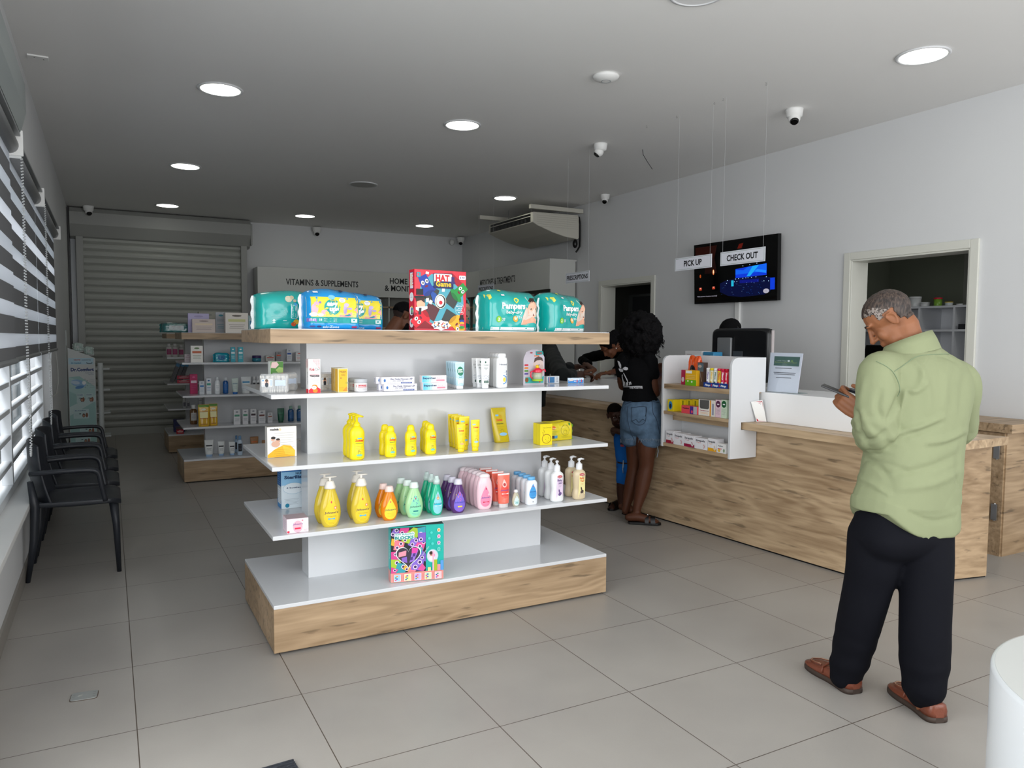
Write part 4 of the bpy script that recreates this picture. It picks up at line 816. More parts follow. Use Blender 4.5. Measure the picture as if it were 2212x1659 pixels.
def side_kids(a,d,h):
    a.rect(.001,.001,d-.001,h*.12,'#df1830'); 
    for i in range(5): a.ring(d*.5,h*.86,.004+i*.004,.001,'#e08088',20)
    a.text('KidsClin',d*.6,h*.62,.010,'#4a4a50',w=h*.36,al='l',rot=-PI/2)
carton('chickenpox_care_carton','tall white and red carton with a cartoon child at the upper shelf front','carton',FX(677,3.485,Z1),0.056,0.042,0.158,'#f2f0ef',art_kids,side_kids,0.03)
def art_wel(a,w_,h):
    a.rect(w_*.06,h*.03,w_*.94,h*.97,'#eab61c'); a.text('WELEDA',w_*.5,h*.83,.007,'#7a4a14',w=w_*.7,bold=.03); a.lines(w_*.4,w_*.9,h*.78,1,.004,.001,'#a87818'); a.text('baby',w_*.55,h*.70,.008,'#7a4a14',w=w_*.4); a.ell(w_*.3,h*.60,.003,.004,'#b0742c'); a.ring(w_*.88,h*.40,.004,.0015,'#4a9a4a',14); a.star([(w_*.45,h*.05),(w_*.95,h*.05),(w_*.9,h*.25),(w_*.7,h*.18)],(w_*.75,h*.1),'#e08c24'); a.lines(w_*.12,w_*.6,h*.20,3,.005,.001,'#c08a20')
t=carton('yellow_baby_cream_carton','yellow baby cream carton, front one of four','carton',FX(739,3.475,Z1),0.047,0.030,0.113,'#f4e9c0',art_wel,lambda a,d,h:a.rect(d*.1,h*.03,d*.9,h*.97,'#eab61c'),0.0,'yellow baby cream cartons')
for i,lb in enumerate(('second yellow baby cream carton from the front','third yellow baby cream carton from the front','rearmost yellow baby cream carton of the four')): q=FX(736-i*4,3.513+i*.037,Z1); dup(t,q,0.0,lb)
def jar(label,loc):
    t=thing('cream_jar',label,'jar',loc,0,'grey and white cream jars'); S=[(0,.029,.029),(.004,.031,.031),(.040,.031,.031),(.043,.030,.030)]
    body(S,C('#e6e6e8'),t,'jar_body'); MB().m(C('#b9bdc2'),True).lathe([(.032,.043),(.0325,.045),(.0325,.058),(.030,.062),(.001,.063)],28).build('lid',None,t)
    a=Art(wrapf(S),True); a.rect(-.026,.022,.026,.034,'#c22838'); a.text('Sudocrem',0,.0255,.0055,'#f6eef0',w=.042,bold=.03); a.lines(-.022,.022,.018,4,.0035,.0008,'#9a9aa2'); a.build('label',t); return t
j=jar('front grey-lidded cream jar beside the yellow cartons',FX(779,3.49,Z1)); dup(j,FX(767,3.565,Z1),0,'grey-lidded cream jar half hidden behind the front jar')
def art_zinc(a,w_,h):
    a.ell(.016,h*.5,.0055,.008,'#2a6ab0',14); a.text('Zinc Oxide Ointment USP',w_*.60,h*.58,.0075,'#26305e',w=w_*.68,bold=.03); a.text('ZINC OXIDE 20%',w_*.50,h*.36,.0045,'#26305e',w=w_*.34,bold=.02); a.rect(w_*.58,h*.05,w_*.92,h*.24,'#2a4a90'); a.text('SKIN PROTECTANT',w_*.75,h*.10,.0035,'#e8ecf6',w=w_*.28); a.text('NET WT 2 OZ (56 g)',w_*.30,h*.1,.0035,'#3a4478',w=w_*.24)
t=carton('zinc_ointment_carton','lower front white zinc ointment carton of the stack','carton',FX(863,3.475,Z1),0.168,0.034,0.034,'#eceaf2',art_zinc,lambda a,d,h:a.rect(d*.15,h*.2,d*.5,h*.8,'#c8cede'),0.0,'white zinc ointment cartons')
q=FX(863,3.475,Z1); dup(t,(q[0]-.012,q[1]+.002,Z1+.0345),0,'upper front white zinc ointment carton of the stack'); dup(t,(q[0]-.014,q[1]+.038,Z1),0,'lower white zinc ointment carton behind the front stack'); dup(t,(q[0]-.026,q[1]+.040,Z1+.0345),0,'upper white zinc ointment carton behind the front stack')
def art_bep(a,w_,h):
    for i,c in enumerate(('#5fc0e4','#74c8e8','#92d3ec','#b4e0f2','#d2ecf6')): a.rect(w_*(.01+i*.09),h*.04,w_*(.10+i*.09),h*.96,c); a.l-=1
    a.l+=1; a.text('Bepanthen',w_*.30,h*.52,.0085,'#1c3c5c',w=w_*.52,bold=.04); a.text('Baby',w_*.72,h*.54,.0065,'#d9a0b0',w=w_*.22); a.rrect(w_*.58,h*.2,w_*.92,h*.42,.001,'#ee8a9c'); a.ring(w_*.94,h*.4,.0045,.001,'#e8a0b0',14)
t=carton('baby_ointment_carton','lower blue and white baby ointment carton of the stack of two','carton',FX(937,3.475,Z1),0.132,0.034,0.036,'#f1e8ea',art_bep,None,0.03,'blue and white baby ointment cartons')
q=FX(937,3.475,Z1); dup(t,(q[0]-.003,q[1]+.003,Z1+.0365),0.0,'upper blue and white baby ointment carton of the stack of two')
TB=mat('tube_skyblue','#b9dcec',0.35,spec=0.5); CW=mat('cap_white','#eceef0',0.35)
def art_earth(a,hh,wm): a.ell(0,hh*.66,wm*.66,hh*.17,'#1d7a5c',22); a.text('HAPPY',0,hh*.68,.008,'#eaf6f0',w=wm*1.0,bold=.04); a.text('EARTH',0,hh*.61,.008,'#eaf6f0',w=wm*1.0,bold=.04); a.text('BABY',0,hh*.42,.006,'#2a8a96',w=wm*.7,bold=.02); a.star([(-wm*.78,hh*.15),(wm*.78,hh*.15),(wm*.84,hh*.42),(0,hh*.36),(-wm*.84,hh*.42)],(0,hh*.26),'#e8f0ee',3); a.lines(-wm*.5,wm*.5,hh*.30,3,.006,.001,'#8aa8a8')
t=tube('front pale blue baby cream tube of the row of five',FX(993,3.48,Z1),.137,.026,TB,CW,art_earth,'pale blue baby cream tubes',crimp='#cfe6f0')
for i,lb in enumerate(('second pale blue baby cream tube from the front','third pale blue baby cream tube from the front','fourth pale blue baby cream tube from the front','rearmost pale blue baby cream tube of the five')): dup(t,FX(988-i*5,3.53+i*.05,Z1),0,lb)
TW=mat('tube_white','#ecedee',0.3)
def art_liv(a,hh,wm):
    a.ell(0,hh*.87,.0045,.0055,'#2c5c4c',8); a.text('LIVSANE',0,hh*.75,.008,'#3a5c54',w=wm*1.25); a.text('ZALF',0,hh*.66,.005,'#3a5c54',w=wm*1.0,bold=.03); a.text('20%',0,hh*.62,.0045,'#3a5c54'); a.rect(-wm*.5,hh*.18,wm*.5,hh*.26,'#1c5040'); a.text('100 ml',0,hh*.20,.005,'#e8f0ee',w=wm*.6); random.seed(9)
    for i in range(44): x=(random.random()-.5)*wm*1.4; y=hh*(.27+random.random()*.17); a.rect(x-.0008,y-.001,x+.0008,y+.001,random.choice(['#3a5a8c','#2c4c6c','#5a7aa0'])); a.l-=1
    a.l+=1
t=tube('front white ointment tube of three',FX(1048,3.475,Z1),.155,.0255,TW,CW,art_liv,'white ointment tubes')
dup(t,FX(1037,3.525,Z1),0,'middle white ointment tube of three'); dup(t,FX(1028,3.58,Z1),0,'rear white ointment tube of three')
def squeeze(label,loc,S,m,art,group,name='lotion_bottle',capf=None,p=2.4,rotz=0,cat='bottle'):
    t=thing(name,label,cat,loc,rotz,group); S2=smooth(S,5); body(S2,m,t,p=p)
    if capf: capf(t)
    a=Art(wrapf(S2,p),True); art(a,S[-1][0]); a.build('front_label',t); return t
def art_neu(a,hh): a.text('Neutral',0,hh*.74,.009,'#2c3c5c',w=.042,bold=.02); a.lines(-.016,.018,hh*.68,2,.005,.0008,'#7a86a0'); a.ring(-.002,hh*.27,.022,.005,'#4a8ccc',20,-PI*.5,PI*.5); a.ell(.006,hh*.27,.009,.012,'#e8d050',12); a.text('%',.018,hh*.16,.008,'#5a8ac0'); a.text('0',.020,hh*.50,.011,'#2c4c80',bold=.03); a.text('0',.020,hh*.42,.009,'#2c4c80',bold=.03); a.text('0',.020,hh*.35,.007,'#2c4c80',bold=.03); a.lines(-.004,.018,hh*.58,3,.006,.0008,'#8a96ac')
SN=[(0,.028,.019),(.006,.0315,.022),(.07,.032,.022),(.14,.0315,.021),(.155,.029,.018),(.160,.022,.015)]
def capN(t): MB().m(CW,True).loft([[(x,y,z) for x,y in se(a_,b_,24,2.4)] for z,a_,b_ in ((.160,.022,.015),(.163,.0245,.017),(.176,.0235,.0165),(.180,.020,.013))]).build('cap',None,t)
t=squeeze('front white bath bottle with a blue arc, of the row of four',FX(1083,3.485,Z1),SN,mat('bottle_white','#eef0f0',0.28),art_neu,'white bath bottles with blue arc',capf=capN)
for i,lb in enumerate(('second white bath bottle with blue arc from the front','third white bath bottle with blue arc from the front','rearmost white bath bottle with blue arc')): dup(t,FX(1077-i*6,3.54+i*.055,Z1),0,lb)
# blister card with spouted cup
t=thing('toy_blister_card','clear blister card with a red-handled baby cup at the right of the upper shelf','baby cup',FX(1153,3.60,Z1),0.12)
w_,h=.145,.198
K=[(-w_/2,0),(w_/2,0),(w_/2,h*.78),(w_*.38,h*.93),(w_*.15,h),(-w_*.15,h),(-w_*.38,h*.93),(-w_/2,h*.75)]
MB().m(mat('card_grey','#c9c3cf',0.25,coat=.5)).loft([[(x,-.001,z) for x,z in K],[(x,.001,z) for x,z in K]]).build('backing_card',None,t)
a=Art(lambda u,v,l:(u,-.001-l,v)); a.star([(-.06,.012),(.066,.012),(.070,.05),(.055,.045),(-.062,.045)],(0,.03),'#3fb3b0'); a.poly([(.012,.165),(.066,.172),(.060,.190),(.010,.188)],'#2aa0a0'); a.text('baby',.038,.175,.009,'#c83a2c',w=.036,bold=.05); a.rect(.0,.160,.034,.165,'#e8783a')
a.ell(.030,.110,.036,.044,'#d8c4be',22); a.star([(-.002,.125),(.004,.150),(.030,.160),(.056,.152),(.064,.130),(.045,.140),(.02,.138)],(.03,.148),'#5a4640'); a.ell(.034,.112,.0035,.003,'#2c2624',8); a.ell(.052,.085,.016,.03,'#cdb6b0',12)
for i,c in enumerate(('#c83048','#e08a30','#58963c','#5a50a0')): a.rrect(-.066,.108-i*.016,-.040,.117-i*.016,.002,c)
a.ell(-.050,.030,.012,.013,'#8a5a34',16); a.ell(.040,.020,.006,.006,'#c83048',12); a.ell(-.020,.180,.010,.004,'#b03040',12); a.build('card_print',t)
RD=mat('toy_red','#e02848',0.2,coat=.5); 
MB().m(mat('cup_clear','#c8d0b0',0.08,alpha=.55,coat=.5),True).lathe([(.018,0),(.026,.006),(.027,.03),(.022,.046)],22,(0.002,-.030,.028)).build('cup',None,t)
MB().m(mat('toy_green','#9ac82c',.25),True).lathe([(.024,.0),(.030,.002),(.031,.008),(.027,.012)],22,(0.002,-.030,.024)).build('cup_base',None,t)
MB().m(RD,True).lathe([(.024,0),(.027,.006),(.020,.020),(.010,.026)],22,(0.002,-.030,.072)).tube([(-.022,-.03,.082),(-.045,-.032,.075),(-.046,-.032,.050),(-.034,-.031,.040)],.0045,8).tube([(.026,-.03,.082),(.050,-.032,.088),(.056,-.032,.075)],.0045,8).build('lid_with_handles',None,t)
MB().m(mat('toy_yellow','#e8c020',.25),True).lathe([(.010,0),(.009,.014),(.004,.018)],14,(0.000,-.030,.096)).build('spout',None,t)
def art_blu(a,w_,h): a.rect(w_*.02,h*.05,w_*.98,h*.6,'#2a8ad8'); a.star([(w_*.0+.001,h*.4),(w_*.4,h*.9),(w_*.5,h*.5)],(w_*.25,h*.6),'#e8d8d0'); a.text('Baby',w_*.7,h*.3,.007,'#e8f2fa',w=w_*.3); a.rect(w_*.78,h*.2,w_*.86,h*.7,'#d83848')
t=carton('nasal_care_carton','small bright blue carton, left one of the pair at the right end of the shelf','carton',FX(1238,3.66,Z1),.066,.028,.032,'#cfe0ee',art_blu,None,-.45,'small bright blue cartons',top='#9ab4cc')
q=FX(1238,3.66,Z1); dup(t,(q[0]+.042,q[1]+.016,Z1),-.45,'small bright blue carton, right one of the pair at the right end of the shelf')
carton('blue_stripe_carton','white carton with a blue stripe just right of the cup blister card','carton',FX(1191,3.72,Z1),.085,.035,.042,'#dde4ea',lambda a,w_,h:(a.rect(w_*.1,h*.1,w_*.62,h*.9,'#3a7ab0'),a.rect(w_*.18,h*.15,w_*.23,h*.85,'#e8a8a8'),a.lines(w_*.75,w_*.92,h*.8,5,.006,.0015,'#3a4a70')),None,0.0)

# ================= shelf 2 (z .868)
def art_med(a,w_,h):
    a.text('medela',w_*.24,h*.885,.010,'#3a3434',w=w_*.30,bold=.05); a.ring(w_*.43,h*.905,.004,.002,'#e8c020',12); a.lines(w_*.24,w_*.92,h*.79,10,.0115,.0012,'#b8b4b2')
    a.ell(w_*.26,h*.50,w_*.19,h*.17,'#d9dcdf',20); a.ell(w_*.19,h*.60,w_*.07,h*.07,'#e0b39c',12); a.ell(w_*.35,h*.54,w_*.08,h*.07,'#d8a48a',12); a.ell(w_*.28,h*.44,w_*.15,h*.10,'#dcae96',14); a.ell(w_*.20,h*.645,w_*.08,h*.045,'#241c1a',12); a.ell(w_*.36,h*.59,w_*.07,h*.035,'#3c2a22',12)
    a.star([(.001,h*.01),(w_*.93,h*.01),(w_*.94,h*.2),(w_*.80,h*.36),(w_*.55,h*.40),(w_*.25,h*.27),(.001,h*.10)],(w_*.5,h*.18),'#f0b820'); a.star([(w_*.5,h*.39),(w_*.93,h*.22),(w_*.93,h*.03),(w_*.6,h*.1)],(w_*.75,h*.2),'#f5c93c'); a.lines(w_*.20,w_*.8,h*.25,6,.009,.001,'#c88c10')
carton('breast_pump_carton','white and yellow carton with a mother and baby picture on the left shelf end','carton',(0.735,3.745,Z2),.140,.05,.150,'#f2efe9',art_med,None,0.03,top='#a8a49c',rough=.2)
YL=mat('bottle_yellow','#f2dc16',0.3,spec=.5)
def zart(hh,wm,brand=.62,duck=.22,extra=True):
    def f(a,h_):
        a.text('Zwitsal',wm*.15,hh*brand,.010,'#e0521c',w=wm*1.15,bold=.05); a.rrect(-wm*.1,hh*(brand+.08),wm*.5,hh*(brand+.115),.001,'#6cc0e0') if extra else None
        a.lines(-wm*.35,wm*.65,hh*(brand-.06),1,.006,.0022,'#4a8a3c'); a.lines(-wm*.45,wm*.7,hh*(brand-.15),3,.008,.0008,'#a08a20'); a.ring(wm*.15,hh*duck+.010,wm*.22,.001,'#4a4420',14); a.ring(wm*.05,hh*duck+.018,wm*.12,.001,'#4a4420',12); a.ell(wm*.15,hh*duck-.002,wm*.42,.0055,'#7cc8b8',16); a.lines(-wm*.2,wm*.5,hh*duck-.012,1,.01,.0008,'#4a8a3c')
    return f
SP=[(0,.030,.021),(.006,.0355,.025),(.03,.037,.026),(.075,.0345,.024),(.11,.037,.026),(.135,.036,.025),(.152,.027,.020),(.160,.017,.015)]
def capP(t):
    MB().m(YL,True).lathe([(.0165,.159),(.0175,.162),(.0175,.172),(.013,.175),(.0125,.180),(.0065,.181),(.0065,.203)],20).build('collar',None,t)
    MB().m(YL,True).loft([[(x,y,z) for x,y in se(k*.011,k*.011,16)] for z,k in ((.201,.6),(.203,1.),(.208,.95),(.210,.4))]).tube([(0,0,.206),(.018,0,.2075),(.033,0,.204)],[.006,.0055,.0035],8).build('pump_head',None,t)
t=squeeze('front yellow pump bottle of three',FX(770,3.50,Z2),SP,YL,zart(.155,.036,.57,.16),'yellow pump bottles','pump_bottle',capP)
dup(t,FX(763,3.565,Z2),0,'middle yellow pump bottle of three'); dup(t,FX(756,3.63,Z2),0,'rear yellow pump bottle of three')
SS=[(0,.024,.017),(.005,.0285,.020),(.03,.030,.021),(.06,.0275,.0195),(.09,.030,.021),(.112,.027,.019),(.124,.019,.015)]
def capS(t): MB().m(YL,True).loft([[(x,y,z) for x,y in se(a_,b_,22)] for z,a_,b_ in ((.1235,.0185,.015),(.126,.0195,.0155),(.140,.0185,.0150),(.150,.0145,.012),(.154,.008,.007))]).build('cap',None,t)
t=squeeze('front yellow shampoo bottle of the pair next to the pump bottles',FX(843,3.50,Z2),SS,YL,zart(.125,.029,.66,.22),'yellow shampoo bottles','shampoo_bottle',capS)
dup(t,FX(831,3.575,Z2),0,'rear yellow shampoo bottle of the pair next to the pump bottles')
dup(t,FX(887,3.50,Z2),0,'single yellow bottle standing alone in the middle of its shelf')
dup(t,FX(930,3.50,Z2),0,'front yellow bottle of the three right of the single one'); dup(t,FX(924,3.57,Z2),0,'middle yellow bottle of the three right of the single one'); dup(t,FX(919,3.64,Z2),0,'rear yellow bottle of the three right of the single one')
YT=mat('tube_yellow','#eed41c',0.3)
def zt(c):
    def f(a,hh,wm): a.text('Zwitsal',0,hh*.74,.007,'#e0521c',w=wm*1.2,bold=.05); a.rrect(-wm*.7,hh*.83,0,hh*.87,.001,c); a.lines(-wm*.5,wm*.5,hh*.66,2,.006,.001,'#6a8a30'); a.ring(0,hh*.36,wm*.3,.0009,'#6a5a20',12); a.ell(0,hh*.30,wm*.5,.005,c,14); a.lines(-wm*.4,wm*.4,hh*.5,2,.007,.0007,'#a08a20')
    return f
t=tube('large yellow cream tube at the front of the packed row',FX(1003,3.56,Z2),.176,.030,YT,YT,zt('#7cc0e0'),'large yellow cream tubes',crimp='#f2de3c')
for i,(px,y,lb) in enumerate(((994,3.60,'second large yellow cream tube of the packed row'),(988,3.65,'third large yellow cream tube of the packed row'),(981,3.70,'rearmost large yellow cream tube of the packed row'))): dup(t,FX(px-2,y,Z2),0,lb)
tube('small yellow and pink cream tube in front of the packed row',FX(996,3.50,Z2),.144,.025,YT,YT,zt('#f0b080'),crimp='#f2de3c')
tube('slim yellow cream tube standing alone right of the packed row',FX(1027,3.50,Z2),.163,.025,YT,YT,zt('#9ac8ea'),crimp='#f2de3c')
def art_pouch(a,w_,h): a.text('Zwitsal',w_*.48,h*.62,.013,'#d85a14',w=w_*.42,bold=.05); a.rrect(w_*.26,h*.76,w_*.46,h*.81,.002,'#7cb8e0'); a.ring(w_*.58,h*.75,.006,.0015,'#d85a14',12); a.text('talcpoeder',w_*.5,h*.53,.008,'#3c5a14',w=w_*.46,bold=.02); a.lines(w_*.25,w_*.75,h*.46,3,.010,.0008,'#8a7a14'); a.ring(w_*.56,h*.33,.010,.001,'#4a4420',14); a.ell(w_*.58,h*.24,w_*.26,.009,'#8cc0e6',16); a.lines(w_*.35,w_*.8,h*.18,1,.01,.0008,'#6a6a20')
t=thing('refill_pouch','dark yellow refill pouch leaning sideways against the panel','pouch',FX(1081,3.735,Z2),0.05); PM=mat('pouch_yellow','#cbb314',0.25,coat=.4)
w_,h=.098,.196
def lean(z): return -0.015*math.sin(min(1,z/h)*PI*.5*1.2)+0.012*(1-z/h)
Sx=[(0,.046,.020),(.012,.047,.021),(h*.4,.047,.014),(h*.8,.0475,.006),(h*.95,.048,.002),(h,.048,.0015)]
MB().m(PM,True).loft([[(x+lean(z),y,z) for x,y in se(a_,b_,24,3)] for z,a_,b_ in smooth(Sx,4)]).build('pouch',None,t)
wf=wrapf(smooth(Sx,4),3); a=Art(lambda u,v,l:((lambda q:(q[0]+lean(v),q[1],q[2]))(wf(u-w_/2,v,l))),True); art_pouch(a,w_,h); a.build('front_label',t)
def art_ybox(a,w_,h): a.text('mijn Zwitsal',w_*.55,h*.80,.006,'#6a4a14',w=w_*.66); a.ring(w_*.52,h*.30,w_*.36,.0028,'#8a4414',24,ry=h*.21); a.line([(w_*.30,h*.45),(w_*.18,h*.62),(w_*.34,h*.60),(w_*.28,h*.74)],.002,'#8a4414'); a.ell(w_*.45,h*.28,.0015,.002,'#3a2a14',8); a.ell(w_*.68,h*.33,.0015,.002,'#3a2a14',8); a.ring(w_*.6,h*.23,.006,.0012,'#8a4414',12,PI*1.1,PI*1.9)
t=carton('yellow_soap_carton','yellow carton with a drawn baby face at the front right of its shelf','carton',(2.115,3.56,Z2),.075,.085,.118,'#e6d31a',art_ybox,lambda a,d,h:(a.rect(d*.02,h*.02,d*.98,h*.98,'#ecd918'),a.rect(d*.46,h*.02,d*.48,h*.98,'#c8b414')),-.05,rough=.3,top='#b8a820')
def art_wipe(a,w_,h): a.ell(w_*.20,h*.72,.016,.010,'#e0702c',14); a.text('Zwitsal',w_*.20,h*.66,.006,'#fff0c0',w=w_*.16,bold=.03); a.lines(w_*.10,w_*.34,h*.52,4,.008,.001,'#4a8a30'); a.ring(w_*.66,h*.55,.030,.0012,'#4a4a20',24); a.ring(w_*.66,h*.45,.012,.0012,'#4a4a20',14); a.rect(w_*.12,h*.14,w_*.24,h*.30,'#4a3a30'); a.rect(w_*.24,h*.14,w_*.36,h*.30,'#4a9ac8'); a.lines(w_*.5,w_*.9,h*.2,2,.006,.001,'#8a8a20'); a.ell(w_*.84,h*.86,.006,.007,'#4a8a30',10)
t=softbag('baby_wipes_pack','front yellow baby wipes pack with a green end, right end of the shelf',(2.285,3.672,Z2),.185,.055,.105,mat('wipes_film','#e3cf1c',0.2,coat=.4),art_wipe,0.10,'yellow baby wipes packs',5,edge='#6fb82a',cat='baby wipes',amp=.004)
dup(t,(2.29,3.742,Z2),0.10,'yellow baby wipes pack behind the front one')

# ================= shelf 3 (z .553)
def art_ster(a,w_,h): a.rect(.001,h*.86,w_-.001,h-.001,'#1f6fb8'); a.rect(.001,h*.55,w_-.001,h*.86,'#8fc4e8'); a.text('Sterilizer',w_*.10,h*.70,.016,'#143a66',w=w_*.8,al='l',bold=.05); a.text('NUK',w_*.62,h*.79,.012,'#143a66',bold=.03); a.ell(w_*.42,h*.47,w_*.36,h*.13,'#e4eef4',24); a.ring(w_*.42,h*.47,w_*.36,.0012,'#7fb0cc',24,ry=h*.13); a.text('4 bottles',w_*.42,h*.47,.007,'#2a4a6a',w=w_*.5,bold=.03); a.lines(w_*.1,w_*.6,h*.22,5,.007,.001,'#8a98a4'); a.ell(w_*.2,h*.07,.011,.011,'#1e86a8',16)
def side_ster(a,d,h): a.rect(.001,h*.52,d-.001,h-.001,'#1c66a8'); a.rect(.001,h*.001,d-.001,h*.2,'#3a8ac8'); a.rect(d*.15,h*.10,d*.85,h*.46,'#e2ebf2'); a.lines(d*.1,d*.8,h*.94,8,.012,.0012,'#cfe0f0'); a.lines(d*.2,d*.8,h*.4,7,.01,.0015,'#9aa8b8')
carton('steriliser_carton','blue and white steriliser carton partly behind the centre panel on the lower shelf','carton',(0.855,4.03,Z3),.15,.10,.225,'#dde9f0',art_ster,side_ster,0.0,rough=.25)
def art_soap(a,w_,h): a.ell(w_*.5,h*.42,w_*.22,h*.42,'#f3b4c4',22); a.text("Johnson's",w_*.5,h*.55,.008,'#4a3a8c',w=w_*.44,bold=.02,shear=.15); a.rrect(w_*.36,h*.24,w_*.64,h*.36,.002,'#e02c50'); a.ell(w_*.07,h*.10,.006,.005,'#d82848',12); a.lines(w_*.78,w_*.95,h*.18,2,.005,.0008,'#c87a90'); a.ell(w_*.72,h*.85,.004,.002,'#d82848',8)
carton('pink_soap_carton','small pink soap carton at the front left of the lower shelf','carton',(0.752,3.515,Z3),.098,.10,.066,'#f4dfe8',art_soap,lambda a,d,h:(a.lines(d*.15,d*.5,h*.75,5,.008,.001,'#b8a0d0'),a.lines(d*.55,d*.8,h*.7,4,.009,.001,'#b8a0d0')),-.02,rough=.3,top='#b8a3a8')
LY=LIQ('liquid_yellow','#f8dc48',.08,.3); LO=LIQ('liquid_orange','#fa9214',.08,.25); LG=LIQ('liquid_green','#bdf2b4',.12,.2); LT=mat('bottle_teal','#10b48c',.12,coat=.4); LP=LIQ('liquid_purple','#6a3c86',.08,.35); LPK=mat('bottle_pink','#f3cfd8',.22,coat=.3)
CRM=mat('cap_cream','#efeae0',.3)
sx=lambda a,hh,wm:(a.rrect(-wm*.32,hh*.20,wm*.32,hh*.25,.001,'#5ab4dc'),a.lines(-wm*.45,wm*.45,hh*.29,1,.006,.0012,'#7a6a20'),a.ell(wm*.36,hh*.50,wm*.14,hh*.045,'#e88438',14),a.ell(wm*.36,hh*.50,wm*.08,hh*.025,'#f6d4b4',12),a.lines(-wm*.3,wm*.3,hh*.13,2,.006,.0008,'#a08c20'))
J1=jbottle('front clear yellow pump bottle of the left pair',FX(711,3.515,Z3),LY,CRM,.185,.051,'#f1cd30','pump',sx,'yellow teardrop pump bottles',name='pump_bottle')
dup(J1,FX(699,3.60,Z3),0,'rear clear yellow pump bottle of the left pair'); dup(J1,FX(779,3.515,Z3),0,'front clear yellow pump bottle of the right pair with a white price sticker'); dup(J1,FX(769,3.615,Z3),0,'rear clear yellow pump bottle of the right pair')
J2=jbottle('front orange teardrop shampoo bottle',FX(840,3.51,Z3),LO,mat('cap_blush','#f3d7d0',.3),.143,.0445,'#f3d83c','cap',lambda a,hh,wm:a.lines(-wm*.4,wm*.4,hh*.26,3,.007,.001,'#c8a820'),'orange teardrop bottles')
dup(J2,FX(827,3.585,Z3),0,'rear orange teardrop shampoo bottle')
def dots(c1,c2):
    def f(a,hh,wm):
        random.seed(4)
        for i in range(14): an=random.random()*2*PI; r=wm*(.15+.4*random.random()); a.ell(r*math.cos(an),hh*.57+r*.9*math.sin(an),.0018,.0024,random.choice([c1,c2]),8)
        a.rrect(-wm*.28,hh*.21,wm*.28,hh*.26,.001,c1); a.lines(-wm*.4,wm*.4,hh*.16,2,.006,.0008,c2)
    return f
J3=jbottle('front pale green teardrop bottle of three',FX(894,3.51,Z3),LG,mat('cap_mint','#e2f2ec',.3),.150,.0465,'#8fe3b4','cap',dots('#2a8a8a','#3a6ac0'),'pale green teardrop bottles')
dup(J3,FX(880,3.58,Z3),0,'middle pale green teardrop bottle of three'); dup(J3,FX(866,3.65,Z3),0,'rear pale green teardrop bottle of three')
J4=jbottle('front teal spray bottle of three',FX(943,3.505,Z3),LT,mat('spray_clear','#d8ece8',.1,alpha=.75,coat=.5),.160,.036,'#8fd3dc','spray',lambda a,hh,wm:(a.rrect(-wm*.4,hh*.30,wm*.5,hh*.335,.001,'#dff0f4'),a.ell(0,hh*.56,wm*.20,hh*.05,'#d88a3c',14),a.ell(0,hh*.555,wm*.11,hh*.03,'#f0d8b0',12),a.ell(0,hh*.36,wm*.55,hh*.035,'#26b4c8',14)),'teal spray bottles',dd=.6,name='spray_bottle')
dup(J4,FX(932,3.565,Z3),0,'middle teal spray bottle of three'); dup(J4,FX(922,3.625,Z3),0,'rear teal spray bottle of three')
J5=jbottle('front purple teardrop bottle of three',FX(990,3.505,Z3),LP,mat('cap_lilac','#d7d3e2',.3),.148,.0455,'#7f6ad2','cap',dots('#e8d050','#e86a9c'),'purple teardrop bottles',logo='#2c3cae')
dup(J5,FX(977,3.57,Z3),0,'middle purple teardrop bottle of three'); dup(J5,FX(966,3.635,Z3),0,'rear purple teardrop bottle of three')
# pink lotion
def art_pk(a,hh): wm=.044; a.drop(-.002,hh*.42,wm*1.35,hh*.66,'#ef8fb0'); a.drop(0,hh*.66,wm*.16,hh*.07,'#d0284c'); a.text("Johnson's",0,hh*.36,.0085,'#3a4aa0',w=wm*1.2,bold=.02,shear=.15); a.rrect(-wm*.4,hh*.22,wm*.4,hh*.26,.001,'#d8284c'); a.ell(wm*.36,hh*.47,.006,.006,'#f4c4d2',12); a.lines(-wm*.4,wm*.4,hh*.16,2,.006,.0008,'#c8587c')
SK=[(0,.030,.018),(.008,.038,.022),(.05,.045,.0245),(.10,.0455,.0245),(.145,.040,.023),(.170,.029,.019)]
def capK(t): MB().m(mat('cap_pinkwhite','#f6e6ea',.3),True).loft([[(x,y,z) for x,y in se(a_,b_,26,2.2)] for z,a_,b_ in ((.169,.029,.020),(.172,.031,.021),(.182,.028,.019),(.189,.016,.011))]).build('cap',None,t)
t=squeeze('front pink lotion bottle of the row of six',FX(1047,3.515,Z3),SK,LPK,art_pk,'pink lotion bottles',capf=capK,p=2.2)
for i,lb in enumerate(('second pink lotion bottle from the front','third pink lotion bottle from the front','fourth pink lotion bottle from the front','fifth pink lotion bottle from the front','rearmost pink lotion bottle of the six')): dup(t,FX(1040-i*8.5,3.565+i*.050,Z3),0,lb) if i<4 else dup(t,FX(1005,3.742,Z3),0,lb)
CO=mat('tube_coral','#f0705c',.28,coat=.3)
def art_co(a,hh,wm): a.drop(0,hh*.58,wm*1.35,hh*.56,'#ec5044'); a.drop(0,hh*.72,wm*.7,hh*.24,'#f0c8c0'); a.ell(0,hh*.68,wm*.22,hh*.045,'#b83a3a',12); a.text("Johnson's",0,hh*.50,.0085,'#4a4aa0',w=wm*1.3,bold=.02,shear=.15); a.rrect(-wm*.5,hh*.40,wm*.6,hh*.435,.001,'#f4e0dc'); a.lines(-wm*.4,wm*.4,hh*.33,3,.006,.0008,'#f4b0a4')
t=tube('front coral cream tube of four',FX(1089,3.50,Z3),.183,.037,CO,mat('cap_clear','#e4e0e0',.12,alpha=.8),art_co,'coral cream tubes',crimp='#f4ecea')
